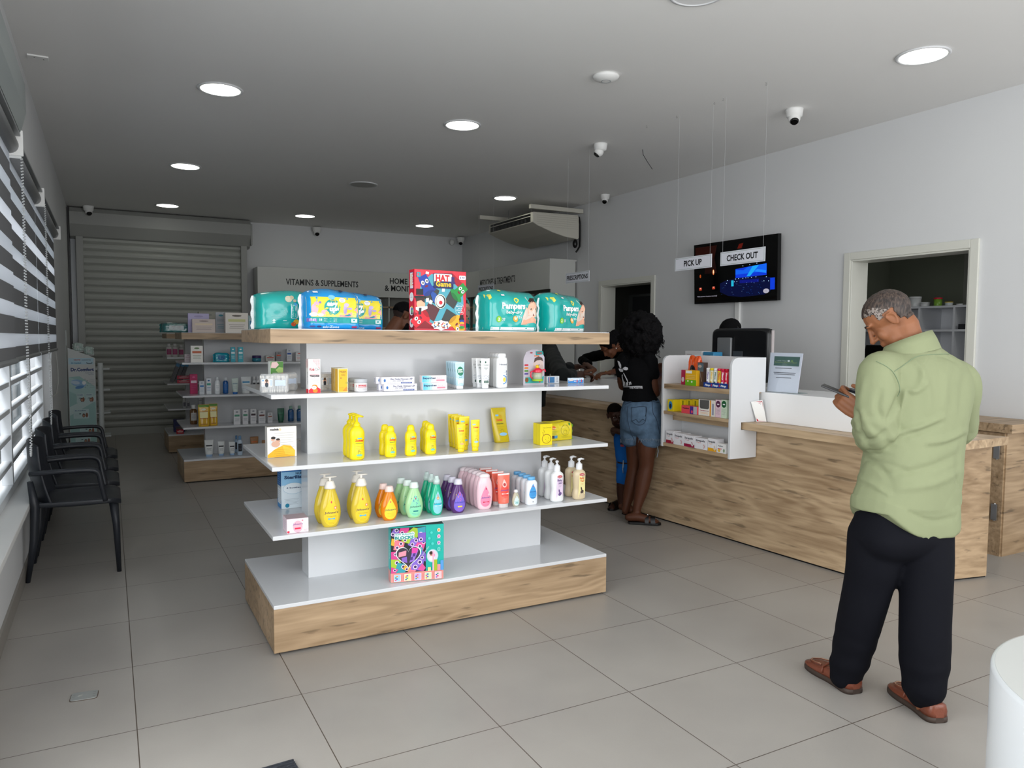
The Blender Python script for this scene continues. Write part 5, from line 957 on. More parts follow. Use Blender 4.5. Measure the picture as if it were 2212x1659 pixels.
for i,lb in enumerate(('second coral cream tube from the front','third coral cream tube from the front','rearmost coral cream tube of four')): dup(t,FX(1076-i*13,3.565+i*.065,Z3),0,lb)
t=jbottle('tiny clear baby oil bottle standing in front of the powder bottles',FX(1116,3.50,Z3),LIQ('liquid_pale','#e6e0c4',.08,.4),CW,.075,.0235,'#d8f0ee','cap',lambda a,hh,wm:a.lines(-wm*.5,wm*.5,hh*.28,2,.006,.0025,'#2a9a9a'),name='oil_bottle',logo='#2a9a9a')
def art_pw(a,hh): wm=.032; a.drop(0,hh*.56,wm*1.45,hh*.62,'#4aa0e0'); a.text("Johnson's",0,hh*.52,.007,'#16429c',w=wm*1.3,bold=.02,shear=.15); a.ell(0,hh*.76,.003,.003,'#d03050',8); a.lines(-wm*.4,wm*.4,hh*.46,2,.007,.0012,'#2a6ac0'); a.lines(-wm*.5,wm*.5,hh*.30,1,.006,.0018,'#3a4a6a'); a.ell(0,hh*.13,.0025,.0035,'#3a3a4a',8)
SW=[(0,.030,.020),(.006,.034,.022),(.06,.034,.022),(.118,.0335,.022),(.130,.026,.018),(.134,.020,.016)]
def capW(t): MB().m(mat('cap_skyblue','#6ab2e4',.3),True).loft([[(x,y,z) for x,y in se(a_,b_,22)] for z,a_,b_ in ((.134,.021,.017),(.136,.023,.0185),(.149,.0225,.018),(.152,.020,.016))]).build('cap',None,t)
t=squeeze('front white powder bottle with blue lid, of four',FX(1149,3.50,Z3),SW,mat('bottle_softwhite','#e9edf2',.25),art_pw,'white powder bottles with blue lids','powder_bottle',capW,p=3)
for i,lb in enumerate(('second white powder bottle from the front','third white powder bottle from the front','rearmost white powder bottle of four')): dup(t,FX(1139-i*10,3.56+i*.058,Z3),0,lb)
# pump lotion and wash
SLo=[(0,.030,.021),(.006,.037,.026),(.03,.0385,.027),(.065,.034,.024),(.10,.037,.026),(.135,.0385,.027),(.155,.035,.024),(.168,.020,.017)]
def pumpcap(m,rot=0,lock=False):
    def f(t):
        MB().m(m,True).lathe([(.0175,.167),(.0185,.170),(.0175,.200),(.0095,.202),(.0095,.207),(.0050,.208),(.0050,.220)],20).build('collar',None,t)
        R_=Matrix.Rotation(rot,3,'Z'); MB().m(m,True).lathe([(.0095,.218),(.010,.222),(.008,.228)],14).tube([R_@Vector(p) for p in ((-.006,0,.225),(.014,0,.227),(.034,0,.223))],[.0062,.006,.0038],8).build('pump_head',None,t)
    return f
def art_lo(tx1,tx2,c1,c2,c3):
    def f(a,hh): wm=.036; a.star([(-wm*.55,hh*.08),(wm*.8,hh*.08),(wm*.8,hh*.85),(0,hh*.93),(-wm*.4,hh*.8)],(wm*.1,hh*.5),c2,4); a.ell(wm*.1,hh*.84,wm*.46,hh*.045,'#c02838',18); a.text('baby',wm*.1,hh*.825,.005,'#f6e8e8',w=wm*.6,bold=.03); a.text(tx1,wm*.1,hh*.69,.012,c1,w=wm*.85,bold=.03); a.text(tx2,wm*.1,hh*.60,.012,c1,w=wm*1.05,bold=.03); a.lines(-wm*.2,wm*.5,hh*.54,2,.006,.0008,c1); a.ell(wm*.15,hh*.27,wm*.34,hh*.05,c3,14,.6); a.ell(wm*.05,hh*.36,wm*.12,hh*.07,c3,12,.2)
    return f
WB=mat('bottle_white','#eef0f0')
t=squeeze('front white baby lotion pump bottle of three',FX(1205,3.50,Z3),SLo,WB,art_lo('Baby','Lotion','#5a3c7c','#e7d3ea','#6a5088'),'white baby lotion pump bottles','pump_bottle',pumpcap(CW,-2.2),p=2.4)
t2=squeeze('middle white baby lotion pump bottle of three',FX(1192,3.575,Z3),SLo,WB,art_lo('Baby','Lotion','#5a3c7c','#e7d3ea','#6a5088'),'white baby lotion pump bottles','pump_bottle',pumpcap(CW,0.1),p=2.4)
dup(t2,FX(1178,3.66,Z3),0,'rear white baby lotion pump bottle of three')
WS=LIQ('liquid_wash','#ecd9b4',.2,.2)
t=squeeze('front cream-coloured baby wash pump bottle of the right pair',FX(1253,3.50,Z3),SLo,WS,art_lo('Baby','Wash','#e0702c','#f1e6a4','#4a3a34'),'cream-coloured baby wash pump bottles','pump_bottle',pumpcap(CW,0.1),p=2.4)
dup(t,FX(1236,3.585,Z3),0,'rear cream-coloured baby wash pump bottle of the right pair')
# ------------------------------------------------------------------ goods on the middle and far gondolas
def AZ(px,py,z,y0,lo=.05,hi=.29):
    p=atz(px,py,z); y=min(max(p.y,y0+lo),y0+hi) if z<1.4 else y0+lo; q=aty(px,py,y); return (q.x,y,z+.0007)
def small(kind,name,label,cat,px0,px1,pyt,pyb,z,y0,col,col2='#eeeeee',col3=None,d=None,group=None,lo=.05,hi=.29,rot=0):
    loc=AZ((px0+px1)/2,pyb,z,y0,lo,hi); dist=(Vector(loc)-CAM).dot(FW); k=dist/FPX; w_=(px1-px0)*k; h=(pyb-pyt)*k; d=d or min(w_,.06); col3=col3 or col2
    if kind=='box':
        t=thing(name,label,cat,loc,rot,group); bx('carton',C(col),t,-w_/2,w_/2,-d/2,d/2,0,h,.001); a=Art(front(w_,d)); a.rect(w_*.12,h*.55,w_*.88,h*.68,col2); a.lines(w_*.15,w_*.85,h*.40,3,h*.08,h*.02,col3); a.ell(w_*.5,h*.85,w_*.22,h*.05,col3,10); a.build('front_print',t)
    elif kind=='tube': t=tube(label,loc,h,w_/2,C(col,.3),C(col2,.3),lambda a,hh,wm:(a.rect(-wm*.7,hh*.62,wm*.7,hh*.70,col3),a.lines(-wm*.5,wm*.5,hh*.5,3,hh*.07,hh*.015,col3)),group,name,rotz=rot); t['category']=cat
    elif kind=='bottle':
        t=thing(name,label,cat,loc,rot,group); r=w_/2; S=smooth([(0,r*.9,r*.7),(h*.05,r,r*.78),(h*.70,r,r*.78),(h*.80,r*.55,r*.5)],4); body(S,mat('btl_'+col.strip('#'),col,.15,coat=.3),t); MB().m(C(col2,.3),True).lathe([(r*.5,h*.795),(r*.56,h*.80),(r*.54,h*.98),(r*.4,h),(.001,h)],16).build('cap',None,t)
        a=Art(wrapf(S),True); a.rect(-r*.75,h*.20,r*.75,h*.60,col3); a.lines(-r*.5,r*.5,h*.5,4,h*.07,h*.015,'#6a7080'); a.build('label',t)
    elif kind=='jar':
        t=thing(name,label,cat,loc,rot,group); r=w_/2; MB().m(C(col,.25),True).lathe([(r*.92,0),(r,h*.08),(r,h*.55),(r*.95,h*.58)],22).build('jar_body',None,t); MB().m(C(col2,.25),True).lathe([(r*1.0,h*.58),(r*1.02,h*.62),(r*1.0,h*.97),(r*.9,h)],22).build('lid',None,t)
    elif kind=='pouch':
        t=thing(name,label,cat,loc,rot,group); S=smooth([(0,w_*.46,d*.5),(h*.1,w_*.48,d*.55),(h*.5,w_*.47,d*.4),(h*.9,w_*.49,d*.12),(h,w_*.49,.002)],4); body(S,mat('pch_'+col.strip('#'),col,.2,coat=.4),t,'pouch',p=3); a=Art(wrapf(S,3),True); a.rect(-w_*.46,h*.88,w_*.46,h*.985,col2); a.ell(0,h*.78,w_*.22,h*.05,col3,12); a.rect(-w_*.35,h*.40,w_*.35,h*.66,'#efe8b0'); a.rect(-w_*.35,h*.66,w_*.35,h*.68,'#8a2c2c'); a.rect(-w_*.35,h*.36,w_*.35,h*.38,'#8a2c2c'); a.rect(-w_*.3,h*.10,w_*.3,h*.12,'#8a2c2c'); a.build('front_print',t)
    elif kind=='bag': t=softbag(name,label,loc,w_,d,h,mat('film_'+col.strip('#'),col,.2,coat=.5),lambda a,ww,hh:(a.rrect(ww*.25,hh*.25,ww*.75,hh*.72,.008,col2),a.lines(ww*.35,ww*.65,hh*.55,2,hh*.12,hh*.03,col3)),rot,group,3,edge=col,cat=cat,amp=.004)
    return t
Y2=8.0
G=[('bag','diaper_pack','teal and black pack at the left end of the middle gondola top','diaper pack',351,409,698,719,ZT_,'#2c6a6a','#c4cccc','#7a1c24',.18,None,.3),
('box','gift_set_box','lilac gift box on the middle gondola top','box',408,450,676,717,ZT_,'#b4add2','#c8c2e0','#9a92b8',.05,None,.16),
('box','gift_set_box','beige cellophane-wrapped gift box in front of the lilac one','box',417,463,688,717,ZT_,'#cbbcb4','#dccbb0','#8a7a78',.05,None,.06),
('box','care_set_box','cream skin care set box with pictured bottles, right part of the middle gondola top','box',487,533,674,717,ZT_,'#e2dbd2','#c8c88a','#6a6258',.12,None,.10),
('box','storage_carton','grey-green carton behind the lilac and beige boxes','carton',430,468,672,717,ZT_,'#8a8a7c','#7c7c70','#6e6e64',.1,None,.32),
('box','storage_carton','pale grey carton between the beige gift box and the care set box','carton',466,487,673,717,ZT_,'#aeb2b8','#9ca2aa','#3c8a9a',.08,None,.30),
('bag','diaper_pack','pale teal pack right of the care set box','diaper pack',534,549,680,717,ZT_,'#b8d2d4','#3c88b8','#2a5a8a',.12,None,.28),
('box','small_carton','pinkish clear-tube carton at the left end of the upper middle shelf','carton',399,413,765,782,1.195,'#cfc3c8','#b8a0a8','#a08a92',None),
('box','hair_care_carton','white carton with orange bands at the left of the upper middle shelf','carton',413,437,747,783,1.195,'#e9e6e0','#c4623a','#5c7a4c',None),
('bag','face_wipes_pack','teal face wipes pack on the upper middle shelf','wipes pack',464,492,762,782,1.195,'#1f9ab0','#0f6a9a','#e4f0f4',.05),
('box','slim_teal_carton','left slim teal carton on the upper middle shelf','carton',498.5,508,750,782,1.195,'#2fa3b6','#dfeef0','#e8f2f2',.03),
('box','slim_teal_carton','right slim teal carton on the upper middle shelf','carton',514.5,525,750,782,1.195,'#3aaabb','#dfeef0','#e8f2f2',.03),
('jar','cream_jar','purple and teal cream jar on the upper middle shelf','jar',545,564,768,781,1.195,'#2c7a90','#3a2c5c',None,None),
('box','red_black_carton','flat red and black carton on the upper middle shelf','carton',574,592,768,780,1.195,'#d2cfca','#c83820','#1c1c1e',.05),
('box','grey_serum_carton','grey carton with an orange dot behind the red and black one','carton',596,607,759,779,1.195,'#9a9a9c','#d84c24','#5a5a5c',.03),
('box','white_serum_carton','white carton with a blue corner on the upper middle shelf','carton',619,630,754,780,1.195,'#d6dade','#2a5ab0','#8a98ac',.03),
('box','white_cube_carton','white cube carton at the right of the upper middle shelf','carton',638,653,761,780,1.195,'#e0e0e0','#c8cacc','#d84a3a',.05),
('box','magenta_carton','magenta carton at the left of the second middle shelf','carton',411,426,806,848,.868,'#b8195c','#e2ccd6','#d84a8a',.05),
('box','serum_carton','short slim white carton next to the magenta one','carton',431,441,823,852,.868,'#d3d8de','#3a78b8','#9aa6b4',.03),
('box','serum_carton','tall slim white carton with green lettering','carton',446,456,817,851,.868,'#dde2e6','#3a9a8a','#2a6ab0',.03),
('bottle','skin_care_bottle','front white skin care bottle with blue label on the second middle shelf','bottle',464,475,814,851,.868,'#e3e7ea','#dfe3e7','#f2f4f6',None),
('bottle','micellar_bottle','blue bottle with white cap on the second middle shelf','bottle',482,493,815,850,.868,'#1c5a9e','#e0e4e8','#2a6cb4',None),
('tube','cream_tube','pale green tube with blue cap on the second middle shelf','tube',501,515,817,851,.868,'#c4d2cc','#1c66b0','#8ca0a8',None),
('tube','cream_tube','wide white tube with a blue band on the second middle shelf','tube',521,542,813,849,.868,'#e3e7e9','#eceeee','#2a8ac0',None),
('bottle','black_band_bottle','left black-banded white bottle on the second middle shelf','bottle',545,553,811,845,.868,'#dcdedf','#f0f0f0','#1c1c1e',None),
('bottle','black_band_bottle','right black-banded white bottle on the second middle shelf','bottle',553,562,812,846,.868,'#dcdedf','#f0f0f0','#1c1c1e',None),
('bottle','amber_bottle','left amber bottle with white cap on the second middle shelf','bottle',565,573.5,810,845,.868,'#a8601c','#eeeeec','#b8702c',None),
('bottle','amber_bottle','right amber bottle with white cap on the second middle shelf','bottle',574,583,810,845,.868,'#a8601c','#eeeeec','#b8702c',None),
('bottle','brown_bottle','brown bottle with white cap at the left of the third middle shelf','bottle',411,426,870,911,.5535+.315,'#6c4a28','#e6e6e4','#c8c6c2',None),
]
G=[g for g in G if g[0]]
for g in G[:-1]: small(*g[:9],Y2,*g[9:])
ZS3=0.553
L3=[('bottle','brown_bottle','brown bottle with white cap at the left of the third middle shelf','bottle',411,426,870,912,'#6c4a28','#e6e6e4','#c8c6c2',None),
('pouch','refill_pouch','left yellow refill pouch with green top on the third middle shelf','pouch',429,452,874,921,'#d8aa2c','#4a8a1c','#f0e8d0',.05),
('pouch','refill_pouch','right yellow refill pouch with green top on the third middle shelf','pouch',452,470,872,919,'#d8aa2c','#4a8a1c','#f0e8d0',.05),
('box','white_cream_carton','first white carton with a green band on the third middle shelf','carton',505,518.5,885,917,'#dcdcdf','#5a9a80','#8a8e98',.035),
('box','white_cream_carton','second white carton with a green band on the third middle shelf','carton',524,535.5,884,916,'#dcdcdf','#5a9a80','#8a8e98',.035),
('box','white_cream_carton','white carton with a dark line, third of the white row','carton',541,553,883,915,'#dcdcdf','#4a3c44','#8a8e98',.035),
('box','white_cream_carton','wider white carton with a dark top, fourth of the white row','carton',558,572,886,914,'#dcdcdf','#7a4a44','#8a8e98',.05),
('box','white_cream_carton','small white carton with a brown band behind the mother and baby carton','carton',578,588,891,913,'#dcdcdf','#9a6c5c','#8a8e98',.035),
('tube','green_tube','dark green tube on the third middle shelf','tube',599.5,614,882,912,'#1c5c44','#164a36','#3a7a60',None),
('bottle','blue_green_bottle','left dark blue bottle with green cap dot on the third middle shelf','bottle',622,634.5,877,910,'#25507c','#8ab0a0','#30649c',None),
('bottle','blue_green_bottle','right dark blue bottle with green cap dot on the third middle shelf','bottle',641,653,876,909,'#25507c','#8ab0a0','#30649c',None)]
for k,n,lb,c,a0,a1,b0,b1,c1,c2,c3,dd in L3: small(k,n,lb,c,a0,a1,b0,b1,ZS3,Y2,c1,c2,c3,dd)
for k,n,lb,c,a0,a1,b0,b1,c1,c2,c3,dd in [('tube','sun_cream_tube','largest pale blue and white tube on the middle gondola deck','tube',443,461,950,986,'#dfe2e2','#a0c0e4','#22222a',None),
('tube','sun_cream_tube','second pale blue and white tube on the middle gondola deck','tube',471,485,953,984,'#dfe2e2','#a0c0e4','#22222a',None),
('tube','sun_cream_tube','third pale blue and white tube on the middle gondola deck','tube',495,508,954,983,'#dfe2e2','#a0c0e4','#22222a',None),
('bottle','sun_spray','front pale blue spray can on the middle gondola deck','spray',513,524,941,983,'#c0d2e4','#7ea8d0','#26262c',None),
('bottle','sun_spray','rear pale blue spray can on the middle gondola deck','spray',507,515,939,976,'#a8c0d8','#6f9cc8','#26262c',None),
('tube','orange_tube','bronze orange tube on the middle gondola deck','tube',541,558,940,972,'#b07c4c','#d06a30','#e07030',None),
('tube','orange_tube','small bronze orange tube behind the left shelf edge','tube',566,578,949,972,'#b07c4c','#d06a30','#e07030',None),
('box','small_red_logo_carton','small white carton with a red mark on the middle gondola deck','carton',640,653,948,972,'#d8d6d4','#d84a3a','#a8a8a8',.05)]: small(k,n,lb,c,a0,a1,b0,b1,.233,Y2,c1,c2,c3,dd)
Y3=10.15
for k,n,lb,c,a0,a1,b0,b1,z,c1,c2,c3,dd in [('bottle','pink_label_bottle','leftmost pink-labelled clear bottle on the far gondola','bottle',359.5,371,743,772,1.195,'#b9b6b4','#c8c8c6','#a03c68',None),
('bottle','pink_label_bottle','middle pink-labelled clear bottle on the far gondola','bottle',372,384,743,772,1.195,'#b9b6b4','#c8c8c6','#a03c68',None),
('bottle','pink_label_bottle','right pink-labelled clear bottle on the far gondola','bottle',385.5,397,745,771,1.195,'#b9b6b4','#c8c8c6','#a03c68',None),
('box','red_white_carton','lower red and white carton on the far gondola','carton',384,411,822,829,.868,'#c4344c','#e0d4d6','#e0d4d6',.03),
('bottle','dropper_bottle','left small white dropper bottle on the far gondola','bottle',395,402,862,883,.553,'#a8a8aa','#c4c4c4','#5a5a60',None),
('bottle','dropper_bottle','right small white dropper bottle on the far gondola','bottle',404,410,864,883,.553,'#a8a8aa','#c4c4c4','#5a5a60',None),
('tube','white_tube','upright white tube on the far gondola behind the yellow pouches','tube',429,437,858,882,.553,'#c4c6c8','#d8d8d8','#8a8c90',None),
('box','navy_carton','navy blue carton with a yellow corner on the far gondola deck','carton',376,398,905,932,.233,'#141e5c','#101848','#d0a020',.09),
('box','red_carton','small red carton in front of the navy one','carton',382,396,931,940,.233,'#c02030','#e8dcd8','#e8dcd8',.04)]:
    t=small(k,n,lb,c,a0,a1,b0,b1,z,Y3,c1,c2,c3,dd)
    if n=='red_white_carton': dup(t,(t.location.x,t.location.y,t.location.z+.053),0,'upper red and white carton on the far gondola')
for i,px in enumerate((370,380,389)):
    p=AZ(px,829,.868,Y3); t=thing('sachet',('left','middle','right')[i]+' leaning black and silver sachet on the far gondola','sachet',(p[0],p[1]+.06,p[2]),0,'leaning sachets'); t.rotation_euler=(0,math.radians(20),0)
    bx('film',C('#3a3a3e',.3),t,-.02,.02,-.05,.05,0.014,.22,.001); bx('header',C('#1c6a94',.3),t,-.021,.021,-.051,.051,.221,.262)
# ------------------------------------------------------------------ chairs
CHM=mat('chair_plastic','#22252b',.42,spec=.45)
def make_chair(label,loc):
    t=thing('armchair',label,'chair',loc,0,'dark plastic armchairs under the window')
    mb=MB().m(CHM,True)                                   # seat: dished slab with rounded front
    nx,ny=14,12; top=[];bot=[]
    def wd(u): return .215+.03*math.sin(min(1,u*1.25)*PI/2)-(.05*max(0,(u-.85)/.15)**2)
    def zz(u,v): return .462-.020*math.sin(PI*u)*(1-abs(v)**3)-.018*max(0,(u-.86)/.14)**2+.006*abs(v)**4
    for i in range(nx+1):
        u=i/nx; x=-.235+.47*u; top.append([(x,wd(u)*(-1+2*j/ny),zz(u,-1+2*j/ny)) for j in range(ny+1)])
    rings=[r+[(p[0],p[1],p[2]-.030) for p in reversed(r)] for r in top]
    mb.loft(rings).build('seat',None,t,bev=.006)
    mb=MB().m(CHM,True); R=[]                              # curved back shell
    n=16
    for i in range(9):
        v=i/8; z=.44+.385*v; xb=-.205-.045*v-.015*math.sin(PI*v); hw=.225+.012*v-.05*max(0,v-.8)
        row=[(xb+.085*abs(-1+2*j/n)**2.4*(1-.25*v),hw*(-1+2*j/n),z-.02*abs(-1+2*j/n)**6*v) for j in range(n+1)]
        R.append(row+[(p[0]-.013,p[1],p[2]) for p in reversed(row)])
    mb.loft(R).build('backrest',None,t,bev=.003)
    for s in (-1,1):
        P=[(-.235,s*.225,.645),(-.13,s*.262,.652),(0,s*.272,.655),(.085,s*.268,.650),(.118,s*.262,.625),(.130,s*.256,.56),(.150,s*.240,.455)]
        pts=[];
        for k in range(len(P)-1):
            for q in range(4):
                tt=q/4; p0,p1,p2,p3=[Vector(P[min(max(k+d_,0),len(P)-1)]) for d_ in (-1,0,1,2)]
                pts.append(.5*((2*p1)+(p2-p0)*tt+(2*p0-5*p1+4*p2-p3)*tt*tt+(3*p1-p0-3*p2+p3)*tt**3))
        pts.append(Vector(P[-1])); MB().m(CHM,True).tube(pts,[.015]*len(pts),10).build('armrest',None,t)
        MB().m(CHM,True).tube([(.19,s*.195,.445),(.205,s*.205,.30),(.215,s*.212,0)],[.025,.021,.013],12).build('leg',None,t)
        MB().m(CHM,True).tube([(-.235,s*.222,.60),(-.215,s*.215,.45),(-.225,s*.212,.25),(-.262,s*.215,0)],[.016,.025,.022,.013],12).build('leg',None,t)
    bx('stacking_rib',CHM,t,-.18,.18,-.012,.012,.405,.44,.004)
    return t
c0=make_chair('nearest dark plastic armchair in the row under the window',(-.185,5.37,0))
for y,lb in ((5.98,'second dark plastic armchair from the front of the row'),(6.62,'third dark plastic armchair from the front of the row'),(7.28,'farthest dark plastic armchair of the row, next to the diaper stand')): dup(c0,(-.185,y,0),0,lb)
# ------------------------------------------------------------------ diaper display stand
t=thing('display_stand','white cardboard stand with an adult diaper poster beside the shutter','display stand',(-.29,11.0,0))
SW_=mat('stand_white','#cfd4d4',.4)
for x0,h,nm in ((-.235,1.335,'l'),(.165,1.105,'r')): MB().m(SW_,True).loft([[(x0+.03+a_,-.02+b_,z) for a_,b_ in se(.033 if k%2 else .030,.033 if k%2 else .030,14)] for k,z in enumerate((0,.35,.36,.70,.71,1.02,h))]).build('post',None,t)
MB().m(SW_).loft([[(x,-.035,z) for x,z in ((-.16,.05),(.14,.05),(.14,1.17),(-.16,1.30))],[(x,-.028,z) for x,z in ((-.16,.05),(.14,.05),(.14,1.17),(-.16,1.30))]]).build('poster_panel',None,t)
for z in (.15,.45,.75,1.02): bx('shelf',SW_,t,-.15,.30,-.02,.30,z,z+.015); 
a=Art(lambda u,v,l:(u-.16,-.035-l,v))
a.poly([(.005,.06),(.295,.06),(.295,.80),(.12,.94),(.005,.93)],'#9fc7c4'); a.poly([(.005,.75),(.295,.60),(.295,.80),(.2,.86),(.005,.93)],'#b4d4d2'); a.poly([(.005,.55),(.295,.70),(.295,.62),(.005,.44)],'#c6dcdb')
a.rect(.005,1.09,.28,1.17,'#b8d8e6'); a.text('GRATIS',.10,1.14,.013,'#b83a3c',w=.075,bold=.04); a.text('HANDIGE TAS',.20,1.14,.011,'#3a5a7a',w=.10,bold=.03); a.text('Dr.Comfort',.09,1.10,.016,'#3c86b0',w=.11,bold=.04); a.ell(.235,1.108,.035,.012,'#3c4c5c',14); a.ell(.235,1.112,.028,.008,'#b8d8e6',12)
a.text('Dr.Comfort',.155,1.005,.040,'#1c3c78',w=.255,bold=.045); a.text('Adult Diaper',.235,.975,.013,'#3a5a8a',w=.095); a.text('Heavy Duty',.25,.955,.010,'#3a5a8a',w=.06)
a.ell(.11,.85,.085,.045,'#8fb8dc',20,-.25); a.ell(.075,.86,.05,.022,'#c4d8ea',16,-.2); a.ell(.12,.80,.05,.020,'#5a90c8',16,.2); a.ell(.17,.855,.022,.025,'#eef2f4',14)
for i in range(5): an=-1.2+i*.6; a.ring(.165+.05*math.cos(an),.85+.055*math.sin(an),.006,.002,'#4a5a68',10); a.lines(.23,.285,.90-i*.026,1,.008,.003,'#8a98a0')
for x0,y0_,w2 in ((.085,.60,.085),(.185,.60,.085),(.045,.40,.17),(.11,.20,.17),(.06,.07,.17)):
    a.rect(x0,y0_,x0+w2,y0_+.12,'#c2dada'); a.text('Dr.Comfort',x0+w2*.45,y0_+.095,.012,'#2c5c90',w=w2*.7,bold=.03); a.ell(x0+w2*.66,y0_+.038,.016,.026,'#5c3c30',14); a.ell(x0+w2*.86,y0_+.042,.014,.030,'#8a5a44',14); a.ell(x0+w2*.66,y0_+.035,.010,.016,'#c49478',12); a.ell(x0+w2*.42,y0_+.06,.014,.006,'#2c4c5c',10); a.lines(x0+.01,x0+w2*.4,y0_+.06,3,.012,.003,'#a4c2c4')
a.build('poster_print',t)
SB=t
for i,(x,z,wd_,h) in enumerate(((-.34,1.262,.12,.10),(-.22,1.215,.11,.10))):
    softbag('diaper_sample_pack',('left','right')[i]+' small crumpled white and mint pack on top of the diaper stand',(x+.0,11.06,z+.0015),wd_*.8,.09,h,mat('film_mint','#c3d6d0',.25,coat=.4),lambda a,w_,h_:a.rrect(w_*.3,h_*.2,w_*.7,h_*.6,.004,'#d8dedc'),0,'small packs on top of the diaper stand',i+2,edge='#cdd8d4',amp=.012)
for x in (-.34,-.22): bx('top_shelf',SW_,SB,x+.29-.058,x+.29+.058,-.02,.11,(1.25 if x<-.3 else 1.203),(1.262 if x<-.3 else 1.215))
o=MB().m(mat('ruler_clear','#b9c0c0',.3)).box(-.50,-.46,11.0,11.006,1.33,1.52).build('ruler_strip'); tag(o,'narrow pale strip standing up at the left of the diaper stand','strip')
# ------------------------------------------------------------------ floor pieces
t=thing('floor_socket','small brushed metal floor socket cover at the lower left','floor socket',(-.112,3.42,0.0),.0); t.location=atz(182,1504,0.0004)
a0=atz(157,1497,0);a1=atz(209,1489,0); t.rotation_euler=(0,0,math.atan2(a1.y-a0.y,a1.x-a0.x)); SM=mat('socket_metal','#b9bdbb',.3,metal=.5)
MB().m(mat('socket_rim','#5a4c40',.6)).loft([[(x,y,z) for x,y in se(.0495,.038,28,8)] for z in (0,.0015)]).build('rim',None,t); MB().m(SM).loft([[(x,y,z) for x,y in se(.047,.0355,28,8)] for z in (.0015,.004)]).build('cover',None,t)
a=Art(lambda u,v,l:(u,v,.004+l)); a.rect(-.023,-.010,-.006,.012,'#9a9c98'); a.rect(-.021,-.008,-.008,.010,'#b4b6b2')
for i in range(3): a.rect(-.020,-.006+i*.006,-.009,-.004+i*.006,'#8a8c88')
for x,y in ((-.038,.015),(-.038,-.002),(.035,.018),(.035,0),(.036,-.018)): a.rect(x-.005,y-.0015,x+.005,y+.0015,'#8a8c88')
a.build('engraving',t)
RUG=mat('mat_ribbed','#3c4048',.9,noise_amt=.5,noise_scale=60,bump=.6,bump_scale=150)
mb=MB().m(RUG)
p0=atz(634,1646,0.0); ang=.06
t=thing('floor_mat','corner of a dark ribbed entrance mat at the bottom edge','mat',(p0.x,p0.y,0),ang); mb.box(-.9,0,-.6,0,0.0005,.008)
for i in range(40): mb.box(-.9,0,-.59+i*.015,-.583+i*.015,.008,.0105)
mb.build('pile',None,t)
t=thing('round_table','round white drum table cut off at the lower right corner','table',(1.901,.573,0))
MB().m(mat('table_white','#c9cdd0',.25,coat=.2),True).lathe([(.395,0.0),(.3995,.004),(.3995,.742),(.397,.748),(.391,.7495)],96).build('drum',None,t)
MB().m(mat('table_top_grey','#b9bbb8',.4)).lathe([(.3905,.7496),(.3905,.7502)],96).build('tabletop',None,t)
# ------------------------------------------------------------------ service counter
t=thing('service_counter','long wood-clad service counter with a white raised front','counter')
fp=[(4.017,2.756),(3.97,3.50),(3.93,4.30),(3.885,5.0),(3.80,6.6),(4.35,6.6),(4.62,3.2),(4.74,2.61)]
MB().m(WY).prism(fp[::-1],0.012,.84).build('base',None,t); MB().m(BLK).prism([(x+.01,y+.01) for x,y in fp[::-1]],0,.0115).build('plinth',None,t)
MB().m(WX).loft([[(4.017,2.754,z),(4.741,2.608,z),(4.7412,2.612,z),(4.0172,2.758,z)] for z in (.012,.8395)]).build('end_panel',None,t)
E2=atz(2179,943.5,.89); E1=atz(2085,954.3,.89); dd_=(E1-E2)/(E1.x-E2.x); EC=E2+dd_*(3.80-E2.x)
sl=[(3.80,EC.y),(3.825,3.745),(3.80,5.0),(3.73,6.6),(4.35,6.6),(4.62,3.2),(E2.x-.02,E2.y+.12),(E2.x,E2.y)]
MB().m(WY).prism(sl[::-1],.8405,.89).build('counter_ledge',None,t,bev=.003)
up=[(4.018,2.69),(4.005,3.75),(3.93,6.6),(4.45,6.6),(4.50,3.25),(4.717,3.2),(4.717,2.69)]
MB().m(WHC).prism(up[::-1],.8905,1.093).build('raised_front',None,t,bev=.002)
t=thing('swing_gate','narrow white edge of an open swing gate at the counter end','gate',(4.80,2.74,0)); bx('gate_panel',WH,t,0,.034,0,.60,.125,.80,.002); MB().m(CHR,True).cyl((-.16,.3,.5),(0.0,.3,.5),.008,n=10).build('hinge',None,t)
t=thing('back_counter','wooden back counter with a thick top at the right edge of the picture','counter',(5.30,2.82,0)); bx('carcass',WX,t,0,.415,0,.42,.0,.845); bx('worktop',WX,t,-.04,.415,-.05,.44,.8455,.905,.003); bx('side_strip',WX,t,-.012,-.0005,0.01,.40,.0,.84)
for z in (.72,.30): o=MB().m(CHR,True).cyl((-.022,.05,z-.06),(-.022,.05,z+.06),.008,n=12).m(CHR).box(-.03,-.012,.03,.07,z-.055,z+.055).build('hinge',None,t,bev=.001)
# ---- slotted display unit on the counter
t=thing('counter_display_unit','white open display unit with three wooden shelves on the counter front','display unit',(3.705,3.745,0)); 
def sidep(y0_,y1_,e):
    K=[(0.0,.643),(e,.643),(e,.8395),(.098,.8395),(.098,.8912),(.262,.8912),(.262,1.0937),(.32,1.0937),(.32,1.335),(.055,1.335),(.028,1.328),(.008,1.308),(0.0,1.28)]
    MB().m(WH).loft([[(x,yy,z) for x,z in K] for yy in (y0_,y1_)]).build('side_panel',None,t,bev=.0015)
sidep(0,.02,.245); sidep(.705,.725,.20)
for z0_,z1_,xb in ((1.085,1.12,.32),(.8912,.915,.26),(.648,.672,.198)): bx('shelf',WY,t,.006,xb,.0205,.7045,z0_,z1_,.001)
bx('back_panel',WH,t,.306,.32,.0205,.7045,1.125,1.335); bx('lower_back_panel',WH,t,.190,.197,.0205,.7045,.674,.8395)
